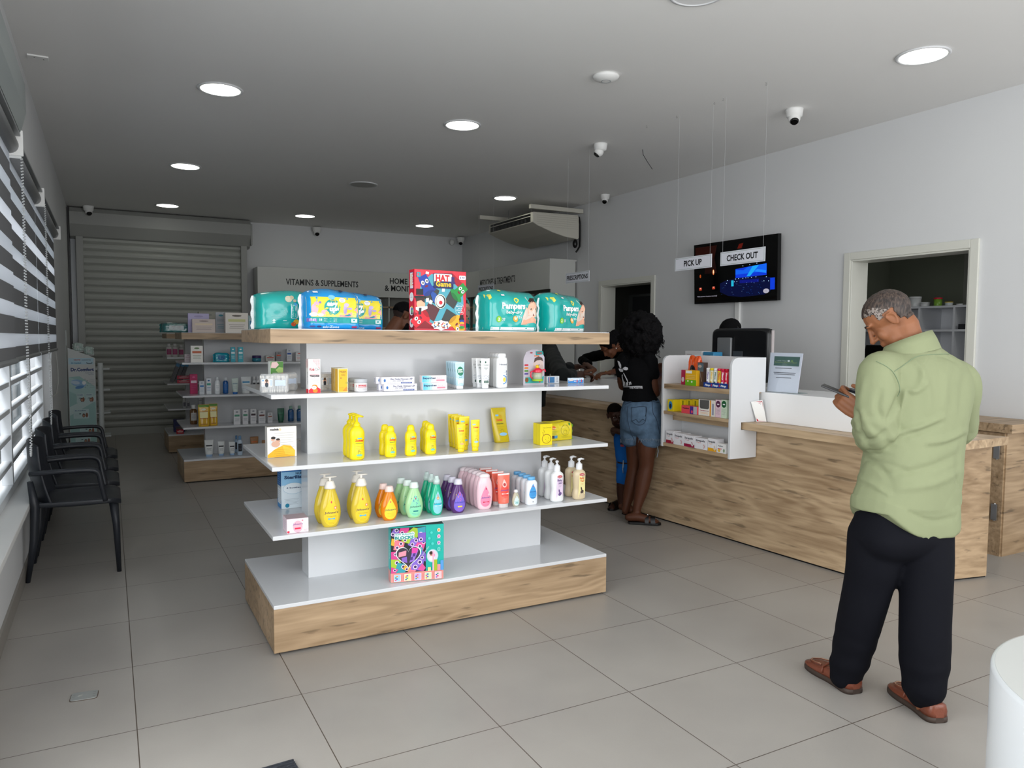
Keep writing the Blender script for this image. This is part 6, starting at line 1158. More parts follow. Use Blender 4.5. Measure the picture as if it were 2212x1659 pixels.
# goods
def DU(px,x,z): p=atx(px,830,x); return (x,p.y,z)
def ditem(name,label,cat,px0,px1,pyt,z,x,col,art=None,dx=.06,group=None,rough=.35):
    p0=atx(px0,830,x); p1=atx(px1,830,x); w_=p0.y-p1.y; zt=atx((px0+px1)/2,pyt,x).z; h=zt-z-.0006
    t=thing(name,label,cat,(x+dx/2,(p0.y+p1.y)/2,z+.0007),-PI/2,group); bx('carton',C(col,rough),t,-w_/2,w_/2,-dx/2,dx/2,0,h,.001)
    if art: a=Art(front(w_,dx)); art(a,w_,h); a.build('front_print',t)
    return t
zA,zB,zC=1.12,.915,.672
FZ=[('#e8e8ec','#6a5a9a','#f0f0f2'),('#e8e4c0','#d8a820','#e8d020'),('#e0e4e4','#2c5c4c','#eef0f0'),('#e8c020','#c83040','#d82c48'),('#d8285c','#f0f0f2','#d8284c'),('#d82038','#e8d8da','#c81c38')]
for i,(b_,l_,c_) in enumerate(FZ):
    px=1530+i*8.0; p=atx(px,815,3.735); h=.132
    t=thing('effervescent_tube',('white and violet','yellow and white','white and green','yellow and red','pink','red')[i]+' effervescent tablet tube in the blue tray row','tube',(3.735,p.y,zA+.004),-PI/2,'effervescent tablet tubes'); r=.0135
    MB().m(C(b_,.25),True).lathe([(r*.95,0),(r,.002),(r,h*.88)],18).build('tube_body',None,t); MB().m(C(c_,.3),True).lathe([(r*1.06,h*.88),(r*1.06,h*.985),(r*.95,h)],18).build('cap',None,t)
    a=Art(lambda u,v,l:((r+l)*math.sin(u/r),-(r+l)*math.cos(u/r),v),True); a.rect(-.010,h*.08,.010,h*.30,l_); a.text('Fitup',.004,h*.80,.008,l_,w=h*.4,al='l',rot=-PI/2,bold=.05); a.build('label',t)
p0=atx(1520,820,3.715);p1=atx(1573,820,3.715); yy=(p0.y+p1.y)/2; ww=p0.y-p1.y-.004
t=thing('tablet_tray','blue tray front with repeated white lettering holding the tablet tubes','tray',(3.735,yy,zA+.0007),-PI/2); MB().m(C('#1c3f8c',.3)).box(-ww/2,ww/2,-.022,-.020,0,.034).box(-ww/2,ww/2,-.020,.03,0,.002).build('tray',None,t)
a=Art(lambda u,v,l:(u-ww/2,-.022-l,v)); [a.text('Fitup',ww*(.17+.33*i),.010,.013,'#e8ecf4',w=ww*.22,bold=.05,shear=.2) for i in range(3)]; [a.rect(ww*(.32+.33*i),.008,ww*(.35+.33*i),.026,'#d83040') for i in range(2)]; a.build('lettering',t)
ob=softbag('sweets_bag','orange sweets bag with a black oval leaning in the display unit',(3.86,atx(1502,800,3.86).y,zA+.0007),.13,.05,.215,mat('film_orange','#ea5a1e',.25,coat=.4),lambda a,w_,h:(a.ell(w_*.5,h*.42,w_*.28,h*.26,'#141416'),a.text('VENCO',w_*.5,h*.46,.012,'#d8dada',w=w_*.36,bold=.04),a.line([(w_*.5,h*.40),(w_*.45,h*.22)],.004,'#e0682c')),-PI/2-.1,None,4,edge='#d84c18',cat='sweets bag',amp=.006)
ditem('tea_carton','dark pink small carton at the left of the upper display shelf','carton',1471,1479,799,zA,3.775,'#b82c50',lambda a,w_,h:a.ell(w_*.5,h*.35,w_*.35,h*.18,'#e8d8dc',12),.05)
ditem('tea_carton','yellow and green tea carton in front of the orange sweets bag','carton',1480,1504,800,zA,3.715,'#e8b020',lambda a,w_,h:(a.rect(.001,.001,w_-.001,h*.38,'#6cb01c'),a.rect(w_*.05,h*.8,w_*.6,h*.97,'#f0f0ea'),a.lines(w_*.1,w_*.9,h*.66,3,h*.1,.0015,'#f4e4b8'),a.ell(w_*.25,h*.3,.008,.007,'#f4e0c0',12),a.ell(w_*.6,h*.26,.008,.007,'#eef4e4',12)),.06)
ditem('dark_pouch','dark brown and clear pouch left of the tablet tubes','pouch',1506,1519,783,zA,3.745,'#4c3a34',lambda a,w_,h:(a.rect(.001,h*.62,w_-.001,h*.97,'#5a6a74'),a.ell(w_*.4,h*.84,w_*.3,h*.06,'#b8a89c',12),a.line([(w_*.4,h*.6),(w_*.75,h*.2)],.002,'#c8c4c4')),.04)
for i in range(5): ditem('yellow_pastille_carton',('front','second','third','fourth','rear')[i]+' yellow pastille carton in the row on the middle display shelf','carton',1443+i*13.5,1455.5+i*13.5,863 ,zB,3.722+.035*i if i<1 else 3.79,'#e6cc1c',(lambda a,w_,h:(a.ell(w_*.5,h*.5,w_*.32,h*.36,'#2a86c0',20),a.ell(w_*.5,h*.45,w_*.18,h*.2,'#16203a',14))) if i==0 else (lambda a,w_,h:a.rect(w_*.35,h*.1,w_*.6,h*.9,'#8a8a20')),.08,'yellow pastille cartons')
ditem('red_lozenge_carton','red and violet lozenge carton low on the middle display shelf','carton',1473,1507,877,zB,3.712,'#e8505a',lambda a,w_,h:(a.text('Trachitol',w_*.28,h*.60,.008,'#2a1a30',w=w_*.40,bold=.05),a.rect(w_*.55,.001,w_*.76,h-.001,'#4a2c8c'),a.ell(w_*.68,h*.3,w_*.06,h*.2,'#e8506a',12),a.rect(w_*.77,.001,w_-.001,h-.001,'#b8b8bc')),.05)
ditem('open_dispenser_carton','open white and orange dispenser carton on the middle display shelf','carton',1510,1545,864,zB,3.72,'#e8e4dc',lambda a,w_,h:(a.rect(.001,h*.08,w_*.78,h*.40,'#f0ece4'),a.star([(w_*.08,h*.98),(w_*.08,h*.5),(w_*.14,h*.43),(w_*.58,h*.43),(w_*.66,h*.5),(w_*.66,h*.98)],(w_*.36,h*.7),'#5c5a58'),a.rect(w_*.70,.001,w_*.78,h-.001,'#e89a20'),a.text('Tonsilotren',w_*.36,h*.29,.006,'#a83c54',w=w_*.6,bold=.05),a.lines(w_*.08,w_*.66,h*.2,2,.008,.002,'#e8a040'),a.rect(w_*.84,h*.1,w_*.95,h*.8,'#9aa0b4')),.06)
for i,(c1,c2) in enumerate((('#e6c8d4','#5a2c4c'),('#cfe0c8','#1c5c34'))): ditem('herbal_carton',('pink','pale green')[i]+' carton with a round emblem at the right of the middle display shelf','carton',1546.5+i*12.5,1558.5+i*12.5,864,zB,3.72,c1,lambda a,w_,h,c2=c2:(a.ell(w_*.5,h*.76,w_*.42,h*.19,c2,22),a.rect(w_*.3,h*.72,w_*.7,h*.78,'#e8e8ea'),a.lines(w_*.15,w_*.85,h*.48,5,h*.07,.0012,'#6a6a70')),.06)
def strep(c1,c2):
    return lambda a,w_,h:(a.text('Strepsils',w_*.45,h*.68,.013,'#2c2c38',w=w_*.76,bold=.03),a.text('Original',w_*.3,h*.54,.007,c1,w=w_*.36),a.rect(.001,.001,w_*.98,h*.26,c2),a.ell(w_*.78,h*.30,w_*.12,h*.2,'#dfe0e2',14),a.line([(w_*.70,h*.45),(w_*.82,h*.30),(w_*.74,h*.12)],.004,c1))
for i,(a_,b_,pt,c1,c2,lb) in enumerate(((1441,1457.5,931,'#c82c38','#a82038','leftmost small lozenge carton with a red stripe on the lowest display shelf'),(1458.5,1479,936,'#d82c40','#eceaee','white lozenge carton with red capsule, second on the lowest display shelf'),(1480,1503,941,'#b8284c','#a01c44','lozenge carton with a wide crimson band, third on the lowest display shelf'),(1504,1530,947,'#d84c38','#eceaee','white lozenge carton, fourth on the lowest display shelf'),(1532,1551,948,'#e0a020','#e8a81c','lozenge carton with a yellow band near the right side panel'))): ditem('lozenge_carton',lb,'carton',a_,b_,pt,zC,3.715,'#eeecf0',strep(c1,c2),.07,'white lozenge cartons')
ditem('honey_lozenge_carton','small white honey lozenge carton at the right end of the lowest display shelf','carton',1552,1571,959,zC,3.712,'#ecebea',lambda a,w_,h:(a.text('Activon',w_*.4,h*.68,.008,'#3a4a5c',w=w_*.55,bold=.04),a.ell(w_*.25,h*.25,w_*.16,h*.16,'#e8b83c',14),a.rect(w_*.1,h*.4,w_*.55,h*.48,'#c83c50'),a.ell(w_*.8,h*.3,w_*.1,h*.2,'#8aa07c',12)),.05)
# ---- things on the counter top
mb=MB().m(mat('drawer_white','#e4e5e6',.3)).box(4.30,4.425,4.50,4.86,1.0937,1.30); tag(mb.build('paper_tray',bev=.003),'white paper tray stack behind the display unit','tray')
for i,(a_,b_,z0_,h,c,lb) in enumerate(((1478,1516,1.3007,.060,'#d9d7d8','white rounded carton lying on the paper tray stack'),(1517,1541,1.3007,.055,'#3a86b0','blue and white carton lying next to the white one on the tray stack'))):
    y0_,y1_=atx(a_,760,4.31).y,atx(b_,760,4.31).y; t=thing('glove_carton',lb,'carton',(4.365,(y0_+y1_)/2,z0_),-PI/2); bx('carton',C(c),t,-(y0_-y1_)/2+.003,(y0_-y1_)/2-.003,-.05,.05,0,h,.006); a=Art(front(y0_-y1_,.10)); a.lines(.03,.09,h*.5,1,.01,.006,'#b8a4a8' if i==0 else '#1c3c5c'); a.build('front_print',t)
bx_=lambda *a,**k:None
t=thing('computer_monitor','black computer monitor seen from behind on the counter','monitor',(4.50,4.455,0)); MBZ=MB().m(mat('monitor_back','#101114',.3),True)
R=[]
for xx,k in ((-.030,.90),(-.018,.97),(0.0,1.0),(.012,1.0)): R.append([(xx,a_*k,1.335+b_*k) for a_,b_ in se(.318,.215,36,12)])
MBZ.loft(R).build('housing',None,t); bx('screen',BLKG,t,.0125,.014,-.305,.305,1.13,1.54); MB().m(mat('silver_bezel','#b8b0b0',.35)).box(-.006,.018,-.326,-.318,1.13,1.53).build('side_bezel',None,t)
bx('stand_neck',mat('stand_grey','#7c7e80',.35,metal=.3),t,-.055,-.031,.06,.215,1.101,1.475,.008); bx('stand_badge',mat('badge_dark','#3c3e42',.3),t,-.036,-.031,-.05,.055,1.12,1.365,.003); a=Art(lambda u,v,l:(-.036-l,-u,v)); a.ring(0,1.22,.022,.004,'#a0a4a8',18,.3,2.6); a.ring(.0,1.205,.018,.003,'#a0a4a8',18,3.4,5.8); a.build('badge_mark',t); bx('stand_base',mat('stand_grey','#7c7e80'),t,-.0,.12,-.15,.15,1.0937,1.10)
t=thing('notice_holder','clear acrylic holder with a white notice and a green letterhead on the counter','notice holder',(4.10,3.655,1.0937)); 
c=[Vector((4.078,3.779,1.096)),Vector((4.098,3.532,1.096)),Vector((4.145,3.535,1.366)),Vector((4.125,3.80,1.368))]; c=[p-Vector((4.10,3.655,1.0937)) for p in c]; nn=Vector((-1,-.08,.17)).normalized()
MB().m(mat('notice_paper','#d9dbea',.5)).loft([c,[p-nn*.002 for p in c]]).build('notice_sheet',None,t)
def nf(u,v,l): return (c[0]*(1-u)+c[1]*u)*(1-v)+(c[3]*(1-u)+c[2]*u)*v+nn*(l+.0003)
a=Art(nf); a.rect(.14,.67,.93,.91,'#4a6862'); a.text('LINE MASTER',.44,.785,.022,'#c4ccc8',w=.42); a.text('Business Support Back',.52,.745,.030,'#9aa860',w=.68); a.ell(.60,.80,.035,.022,'#e8eef0',14); a.ell(.70,.80,.035,.020,'#7c9a58',14)
for y,x0,x1 in ((.61,.20,.72),(.495,.16,.86),(.455,.18,.84),(.37,.25,.74)): a.rect(x0,y-.008,x1,y+.008,'#54545e')
a.build('notice_print',t)
MB().m(panemat('acrylic','#fafcfc',.03)).loft([[p+nn*.004 for p in c],[p+nn*.006 for p in c]]).build('acrylic_front',None,t); MB().m(panemat('acrylic2','#e8f0f0',.12)).box(-.02,.10,-.123,.124,.0002,.0022).build('foot',None,t)
t=thing('payment_card_stand','small leaning white card with a red border on the counter ledge','card',(3.955,3.705,.8907)); bl,br=Vector((3.925,3.722,.8925)),Vector((3.985,3.690,.8925)); O=Vector(t.location)
tl=aty(1622,868,3.738); tr_=aty(1647,864,3.715); cc=[bl-O,br-O,tr_-O,tl-O]; n2=(cc[1]-cc[0]).cross(cc[3]-cc[0]).normalized()
MB().m(C('#ececea')).loft([cc,[p-n2*.003 for p in cc]]).build('card',None,t)
def cf(u,v,l): return (cc[0]*(1-u)+cc[1]*u)*(1-v)+(cc[3]*(1-u)+cc[2]*u)*v+n2*l
a=Art(cf); a.rrect(.05,.02,.95,.97,.06,'#a8243c'); a.rrect(.12,.16,.88,.94,.05,'#efeeea'); a.rect(.05,.02,.95,.14,'#c01c38'); a.ell(.5,.20,.38,.06,'#efeeea',20); a.rect(.18,.86,.28,.91,'#33333a'); a.rect(.34,.87,.82,.90,'#c87880'); a.rect(.2,.81,.8,.825,'#a0a0a4'); a.ell(.5,.235,.05,.012,'#5a5a60',10); a.rect(.3,.185,.7,.195,'#8a8a90'); a.build('card_print',t)
MB().m(C('#ececea')).loft([[bl-O,br-O,br-O+Vector((.004,.016,0)),bl-O+Vector((.004,.016,0))],[p+Vector((0,0,.002)) for p in (bl-O,br-O,br-O+Vector((.004,.016,0)),bl-O+Vector((.004,.016,0)))]]).build('card_foot',None,t)
# ---- shelf unit in the room behind the hatch
t=thing('storage_shelf','white pigeonhole shelf seen through the right opening','shelf',(7.1,3.6,0)); PW=mat('shelf_white_dim','#d4d6da',.4)
for z in (.9,1.25,1.55,1.78): bx('shelf',PW,t,0,.35,0,1.9,z,z+.02)
for y in (0,.70,1.05,1.88): bx('upright',PW,t,.001,.35,y,y+.02,0.0,1.80)
bx('back',PW,t,.351,.36,0,1.9,0,1.80)
def tub(nm,lb,px,pyt,r,c,cl):
    p=atx(px,655,7.16); zt=atx(px,pyt,7.16).z; h=zt-1.801; t=thing(nm,lb,'container',(7.16,p.y,1.8007)); MB().m(C(c,.3),True).lathe([(r*.9,0),(r*.93,.004),(r,h*.8)],20).build('container_body',None,t); MB().m(C(cl,.3),True).lathe([(r*1.04,h*.8),(r*1.04,h*.98),(r*.98,h)],20).build('lid',None,t); return t
tub('white_tub','tall white tub half hidden by the man\'s head',1977,641,.055,'#d2d4d4','#dadcdc'); tub('white_tub','medium white tub on the shelf behind the opening',1998,653,.045,'#cfd1d1','#dadcdc'); t=tub('vitamin_jar','green jar with a red lid on the shelf behind the opening',2026,643,.038,'#7aa43c','#c8283c'); tub('vitamin_jar','white jar with a yellow lid on the shelf behind the opening',2050,652,.035,'#c4cacc','#e0c020'); tub('white_tub','smallest white tub at the right of the opening shelf',2073,656,.030,'#cccfcf','#d6d8d8')
t=thing('storage_tray','wide grey paper tray pile on the lower shelf behind the opening','tray',(7.1,3.85,1.5707)); bx('tray',C('#2a2c30'),t,.01,.32,0,.42,0,.05); bx('paper',C('#b4b4c4'),t,.01,.32,0,.42,-.0005,-.0001)
p=atx(1895,755,7.16); t=thing('label_printer','black desk printer on a shelf left behind the opening','printer',(7.14,p.y,1.2707)); MB().m(BLK).loft([[(x,y,z) for x,z in ((0,0),(.2,0),(.2,.14),(.05,.14))] for y in (-.16,.16)]).build('housing',None,t,bev=.006); a=Art(lambda u,v,l:(.0+v*.33-l,-u,.14*v*1.0)); a.lines(-.08,.08,.75,1,.02,.10,'#a8acb0'); a.build('keypad',t)
# ------------------------------------------------------------------ people
def cat_(P,n=5):
    P=[tuple(p) for p in P]; O=[]
    for k in range(len(P)-1):
        p0,p1,p2,p3=P[max(k-1,0)],P[k],P[k+1],P[min(k+2,len(P)-1)]
        for i in range(n):
            t=i/n; O.append(tuple(.5*(2*p1[c]+(p2[c]-p0[c])*t+(2*p0[c]-5*p1[c]+4*p2[c]-p3[c])*t*t+(3*p1[c]-p0[c]-3*p2[c]+p3[c])*t**3) for c in range(len(p1))))
    O.append(P[-1]); return O
def limb(mb,P,n=14,k=4):          # P: (Vector, radius) list; tapered smooth limb with round ends
    Q=cat_([(p.x,p.y,p.z,r) for p,r in P],k); pts=[Vector(q[:3]) for q in Q]; rs=[max(q[3],.002) for q in Q]
    d0=(pts[0]-pts[1]).normalized(); d1=(pts[-1]-pts[-2]).normalized()
    pts=[pts[0]+d0*rs[0]*.9,pts[0]+d0*rs[0]*.6]+pts+[pts[-1]+d1*rs[-1]*.6,pts[-1]+d1*rs[-1]*.9]; rs=[rs[0]*.35,rs[0]*.78]+rs+[rs[-1]*.78,rs[-1]*.35]
    mb.tube(pts,rs,n)
def ringz(c,L,D,a,b,n=28,p=2.2): return [c+L*x+D*y for x,y in se(a,b,n,p)]
def blob(name,mb,m,parent,voxel,sm=4,disp=None,keep=None):
    me=bpy.data.meshes.new(name); me.from_pydata([tuple(v) for v in mb.v],[],mb.f); me.update()
    o=bpy.data.objects.new(name,me); COL.objects.link(o)
    bm=bmesh.new(); bm.from_mesh(me); bmesh.ops.recalc_face_normals(bm,faces=bm.faces); bm.to_mesh(me); bm.free()
    r=o.modifiers.new('r','REMESH'); r.mode='VOXEL'; r.voxel_size=voxel; r.use_smooth_shade=True
    if sm: s=o.modifiers.new('s','SMOOTH'); s.factor=.5; s.iterations=sm
    dg=bpy.context.evaluated_depsgraph_get(); m2=bpy.data.meshes.new_from_object(o.evaluated_get(dg)); o.modifiers.clear(); o.data=m2; bpy.data.meshes.remove(me)
    if disp:
        m2.update(); N_=[v.normal.copy() for v in m2.vertices]
        for v,nn in zip(m2.vertices,N_): v.co=v.co+nn*disp(v.co,nn)
    mats=m if isinstance(m,list) else [m]; m2.materials.clear()
    for x in mats: m2.materials.append(x)
    for p in m2.polygons: p.use_smooth=True; p.material_index=0
    if keep:
        for p in m2.polygons: p.material_index=keep(p.center)
    m2.update(); o.parent=parent
    if parent is not None: o.matrix_parent_inverse=Matrix.Translation(-parent.location)   # built in world space
    return o
def shell(name,src,m,parent,test,off,noise_a=0,scale=30):   # copy of part of a surface pushed outwards (hair, cuffs)
    bm=bmesh.new(); bm.from_mesh(src.data); bm.normal_update()
    bmesh.ops.delete(bm,geom=[f for f in bm.faces if not test(f.calc_center_median())],context='FACES')
    for _i in range(6): bmesh.ops.smooth_vert(bm,verts=[v for v in bm.verts if v.is_boundary],factor=.5,use_axis_x=True,use_axis_y=True,use_axis_z=True)
    bm.normal_update()
    for v in bm.verts: v.co=v.co+v.normal*(off+noise_a*noise.noise(v.co*scale))
    me=bpy.data.meshes.new(name); bm.to_mesh(me); bm.free(); me.materials.clear(); me.materials.append(m)
    for p in me.polygons: p.use_smooth=True; p.material_index=0
    o=bpy.data.objects.new(name,me); COL.objects.link(o); o.parent=parent; o.matrix_parent_inverse=Matrix.Translation(-parent.location)
    md=o.modifiers.new('t','SOLIDIFY'); md.thickness=off*1.2; md.offset=-1; return o
def frameM(o,fwd,up):
    Y=Vector(fwd).normalized(); Z=(Vector(up)-Y*Vector(up).dot(Y)).normalized(); X=Y.cross(Z)
    return Matrix(((X.x,Y.x,Z.x,o[0]),(X.y,Y.y,Z.y,o[1]),(X.z,Y.z,Z.z,o[2]),(0,0,0,1)))
def head_geo(mb,M,s=1.0,child=False):
    def E(c,r,rot=None): mb.ell((0,0,0),(r[0]*s,r[1]*s,r[2]*s),18,12,M@Matrix.Translation(Vector(c)*s)@(rot or Matrix.Identity(4)))
    if child: E((0,-.012,.032),(.076,.090,.080)); E((0,.024,-.038),(.056,.058,.064)); E((0,.052,-.082),(.022,.020,.018))
    else: E((0,-.012,.036),(.074,.094,.082)); E((0,.024,-.038),(.057,.060,.078)); E((0,.058,-.094),(.026,.022,.020))
    for sd in (-1,1):
        E((sd*.034,.058,-.030),(.022,.020,.028)); E((sd*.030,.030,-.070),(.026,.034,.030))
        E((sd*.077,-.006,-.004),(.0065,.018,.029),Matrix.Rotation(math.radians(-12),4,'X')); mb.tube([M@(Vector((sd*(.080+q[2]),q[0],q[1]))*s) for q in ((-.004,-.030,0),(-.018,-.016,.003),(-.024,.006,.006),(-.014,.024,.006),(.004,.026,.004),(.011,.010,0))],.0045*s,8)
        E((sd*.026,.074,.030),(.024,.016,.009)); E((sd*.012,.092,-.032),(.008,.009,.007))
    limb(mb,[(M@(Vector((0,.082,.020))*s),.008*s),(M@(Vector((0,.097,-.012))*s),.009*s),(M@(Vector((0,.105,-.030))*s),.0125*s)],10,2)
    E((0,.082,-.056),(.022,.010,.006)); E((0,.080,-.068),(.020,.011,.007))
def eyes(parent,M,s,lid,iris='#1c120c'):
    for sd in (-1,1):
        p=M@(Vector((sd*.030,.0700,.006))*s); mb=MB().m(mat('eye_white','#d9d4cf',.2),True); mb.ell(p-parent.location,(.0110*s,)*3,12,8); d=(M.to_3x3()@Vector((0,1,0))).normalized(); u_=(M.to_3x3()@Vector((0,0,1))).normalized(); mb.m(mat('eye_iris',iris,.1),True).ell(p-parent.location+d*.0060*s,(.0066*s,)*3,10,6); mb.build('eye',None,parent); MB().m(lid,True).ell(p-parent.location+u_*.0065*s-d*.0012*s,(.0135*s,.0128*s,.0088*s),12,8).ell(p-parent.location-u_*.0085*s-d*.0012*s,(.0130*s,.0125*s,.0070*s),12,8).build('eyelid',None,parent)
def hand_geo(mb,M,side,curl=(.5,.5,.5,.55),s=1.0,thumb=(0.6,.2),spread=.05):
    """wrist at origin, fingers +Y, palm faces +Z; side=-1 puts the thumb at -X"""
    def T_(x,y,z): return M@(Vector((x*side*-1 if False else x,y,z))*s)
    for x,r in ((-.028,.014),(-.010,.0155),(.010,.0155),(.028,.014)): limb(mb,[(T_(x*.75,.0,0),r*s),(T_(x,.045,-.003),r*s),(T_(x,.088,0),r*.92*s)],10,2)
    L_=[(.040,.024,.020),(.044,.028,.022),(.041,.026,.021),(.032,.019,.018)]; X_=[.031,.0105,-.0105,-.031]
    for i in range(4):
        x=X_[i]*(-1 if side>0 else 1)*-1*(1); x=X_[i]*side*(1); p=Vector((x,.090,0)); a=0; pts=[(T_(*p),.0098*s)]
        for j,l in enumerate(L_[i]):
            a+=curl[i]*(.8 if j==0 else 1.1); p=p+Vector((x*spread*3*l/.04*.1,math.cos(a)*l,math.sin(a)*l)); pts.append((T_(*p),(.0092,.0084,.0074)[j]*s))
        limb(mb,pts,9,2)
    a,b=thumb; p0=Vector((side*.026,.020,.004)); p1=p0+Vector((side*.030*math.cos(b),.030,.018*a)); p2=p1+Vector((side*.012,.026,.024*a)); p3=p2+Vector((-side*.006,.020,.018*a-.004))
    limb(mb,[(T_(*p0),.0155*s),(T_(*p1),.0125*s),(T_(*p2),.0105*s),(T_(*p3),.0085*s)],10,3)
def skin(name,c,r=.5): return mat(name,c,r,spec=.35,noise_amt=.12,noise_scale=14)
def J(px,py,d): return atd(px,py,d)
def R_(px,d): return px*d/FPX
Zv=Vector((0,0,1)); FH=Vector((FW.x,FW.y,0)).normalized(); RH=Vector((FH.y,-FH.x,0))
def yawdir(deg): a=math.radians(deg); return (FH*math.cos(a)-RH*math.sin(a)).normalized()      # degrees to the left of the viewing direction
def trunk(mb,secs,g,bk,p=2.3,n=28):
    """secs: (px,py,d,halfwidth_px,depth_half_m); g facing"""
    Lx=Vector((g.y,-g.x,0)); R=[]; ct=abs(Lx.dot(RH)); st=abs(g.dot(RH))
    for px,py,d,w_,b in cat_(secs,4):
        c=J(px,py,d); W=R_(w_,d); a=math.sqrt(max(W*W-(b*st)**2,1e-5))/ct; R.append(ringz(c,Lx,g,a,b,n,p))
    mb.loft(R); return R
# ---- the man in the green shirt
g=yawdir(24)
man=thing('person','man in a pale green shirt, dark trousers and brown loafers looking down at a phone','person',(2.80,1.95,0))
SK=skin('skin_brown','#8b5a3d'); GRN=mat('shirt_green','#858c6c',.75,spec=.2,bump=.05,bump_scale=220); NAVY=mat('trousers_navy','#0b0c13',.8,spec=.15); LEA=mat('leather_tan','#76402e',.32,spec=.5,noise_amt=.15,noise_scale=30,bump=.1,bump_scale=120); SOLE=mat('sole_brown','#3b2f28',.6)
body_=MB(); hd=yawdir(66)
HM=frameM(J(1922,691,3.06),hd*.75-Zv*.66,Zv*.75+hd*.66)
head_geo(body_,HM,1.0); 
limb(body_,[(HM@Vector((0,-.025,-.045)),.058),(J(1962,735,3.045),.060),(J(1988,775,3.04),.075)],18)
trunk(body_,[(1990,775,3.04,70,.08),(1992,830,3.04,90,.10),(1980,920,3.04,88,.11),(1965,1000,3.05,92,.12),(1957,1100,3.05,80,.11),(1950,1150,3.03,78,.10)],g,0)
shL,elL,wrL=J(1900,805,2.96),J(1884,938,2.98),J(1861,893,3.13)
shR,elR,wrR=J(2080,812,3.10),J(2070,935,3.24),J(1948,888,3.36)
limb(body_,[(shL,.052),(shL.lerp(elL,.5),.045),(elL,.040),(elL.lerp(wrL,.4),.041),(wrL,.028)]); limb(body_,[(shR.lerp(shL,.12),.045),(elR,.036),(elR.lerp(wrR,.4),.040),(wrR,.028)])
YH=(-RT*.66+UP*.60+FW*.42).normalized(); HL=frameM(wrL-YH*.002,YH,UP*.30+RT*.35+FW*.85)
hand_geo(body_,HL,-1,(.85,.95,1.0,1.05),1.06,(.5,.15))
YR=(-RT*.92+UP*.40+FW*.05).normalized(); HR=frameM(wrR,YR,UP*.8-FW*.5); hand_geo(body_,HR,1,(.35,.4,.45,.5),.96,(.9,.3))
LL=[(J(1905,1130,3.03),.070),(J(1884,1200,3.03),.080),(J(1866,1310,3.07),.058),(J(1845,1400,3.11),.052),(J(1829,1475,3.14),.038),(J(1827,1482,3.15),.038)]
RL=[(J(1995,1110,3.04),.085),(J(2000,1200,2.99),.080),(J(2000,1330,2.95),.058),(J(1998,1430,2.93),.052),(J(2000,1520,2.92),.038),(J(2000,1527,2.92),.038)]
limb(body_,LL); limb(body_,RL)
bo=blob('body',body_,SK,man,.0048,3)
HI=HM.inverted()
def hairtest(c):
    q=HI@c; return q.z>(-.040 if q.y<-.045 else (-.022 if q.y<-.028 else (.022 if q.y<.035 else .055+ (q.y-.035)*.35))) and not(abs(q.x)>.070 and q.z<.034 and -.035<q.y<.022) and q.z<.2 and abs(q.x)<.1 and q.y<.088 and q.y>-.13
def hairmat():
    m=bpy.data.materials.new('hair_short_greying'); m.use_nodes=True; nt=m.node_tree; N=nt.nodes.new; L=nt.links.new; b=nt.nodes['Principled BSDF']
    tc=N('ShaderNodeTexCoord'); mp=N('ShaderNodeMapping'); mp.inputs['Scale'].default_value=(160,160,35); n1=N('ShaderNodeTexNoise'); n1.inputs['Detail'].default_value=4; n1.inputs['Scale'].default_value=1.0
    L(tc.outputs['Object'],mp.inputs[0]); L(mp.outputs[0],n1.inputs['Vector']); cr=N('ShaderNodeValToRGB'); e=cr.color_ramp.elements; e[0].position=.38; e[1].position=.66; e[0].color=(*s2l(hexc('#1c1411')),1); e[1].color=(*s2l(hexc('#4d3f37')),1)
    L(n1.outputs[0],cr.inputs[0]); L(cr.outputs[0],b.inputs['Base Color']); b.inputs['Roughness'].default_value=.6; return m
shell('hair',bo,hairmat(),man,hairtest,.0035,.0025,60)
GREY=mat('hair_grey','#857c76',.6)
ho=man.children[-1]; ho.data.materials.append(GREY); random.seed(6)
for p in ho.data.polygons:
    q=HI@p.center; pr=max(0,min(.75,1.3-abs(q.z-.038)*22-max(0,abs(q.y-.045)-.02)*25))
    if abs(q.x)>.03 and random.random()<pr: p.material_index=1
for sd in (-1,1): MB().m(mat('eyebrow','#1e1512',.7),True).tube([HM@Vector((sd*x,y,z))-man.location for x,y,z in ((.014,.089,.031),(.030,.088,.036),(.046,.076,.032))],[.002,.003,.002],8).build('eyebrow',None,man)
# shirt
sh=MB()
trunk(sh,[(1975,738,3.045,44,.068),(1981,755,3.045,58,.085),(1988,768,3.045,80,.098),(1992,785,3.045,102,.115),(1996,815,3.045,110,.130),(1994,860,3.05,111,.140),(1984,920,3.05,104,.145),(1972,975,3.05,105,.150),(1965,1030,3.05,112,.155),(1960,1080,3.05,119,.158),(1958,1110,3.05,121,.158),(1957,1135,3.05,121,.156)],g,0,2.3)
limb(sh,[(J(1922,790,2.98),.062),(shL+Zv*.002,.078),(J(1893,865,2.95),.080),(J(1891,925,2.97),.083),(J(1881,945,3.02),.068),(J(1868,925,3.07),.054)],20)
limb(sh,[(J(2050,800,3.08),.062),(J(2079,822,3.09),.066),(J(2080,880,3.14),.064),(elR,.066),(elR.lerp(wrR,.6),.050)],18)
Lg=Vector((g.y,-g.x,0)); cb=J(1958,1110,3.05)
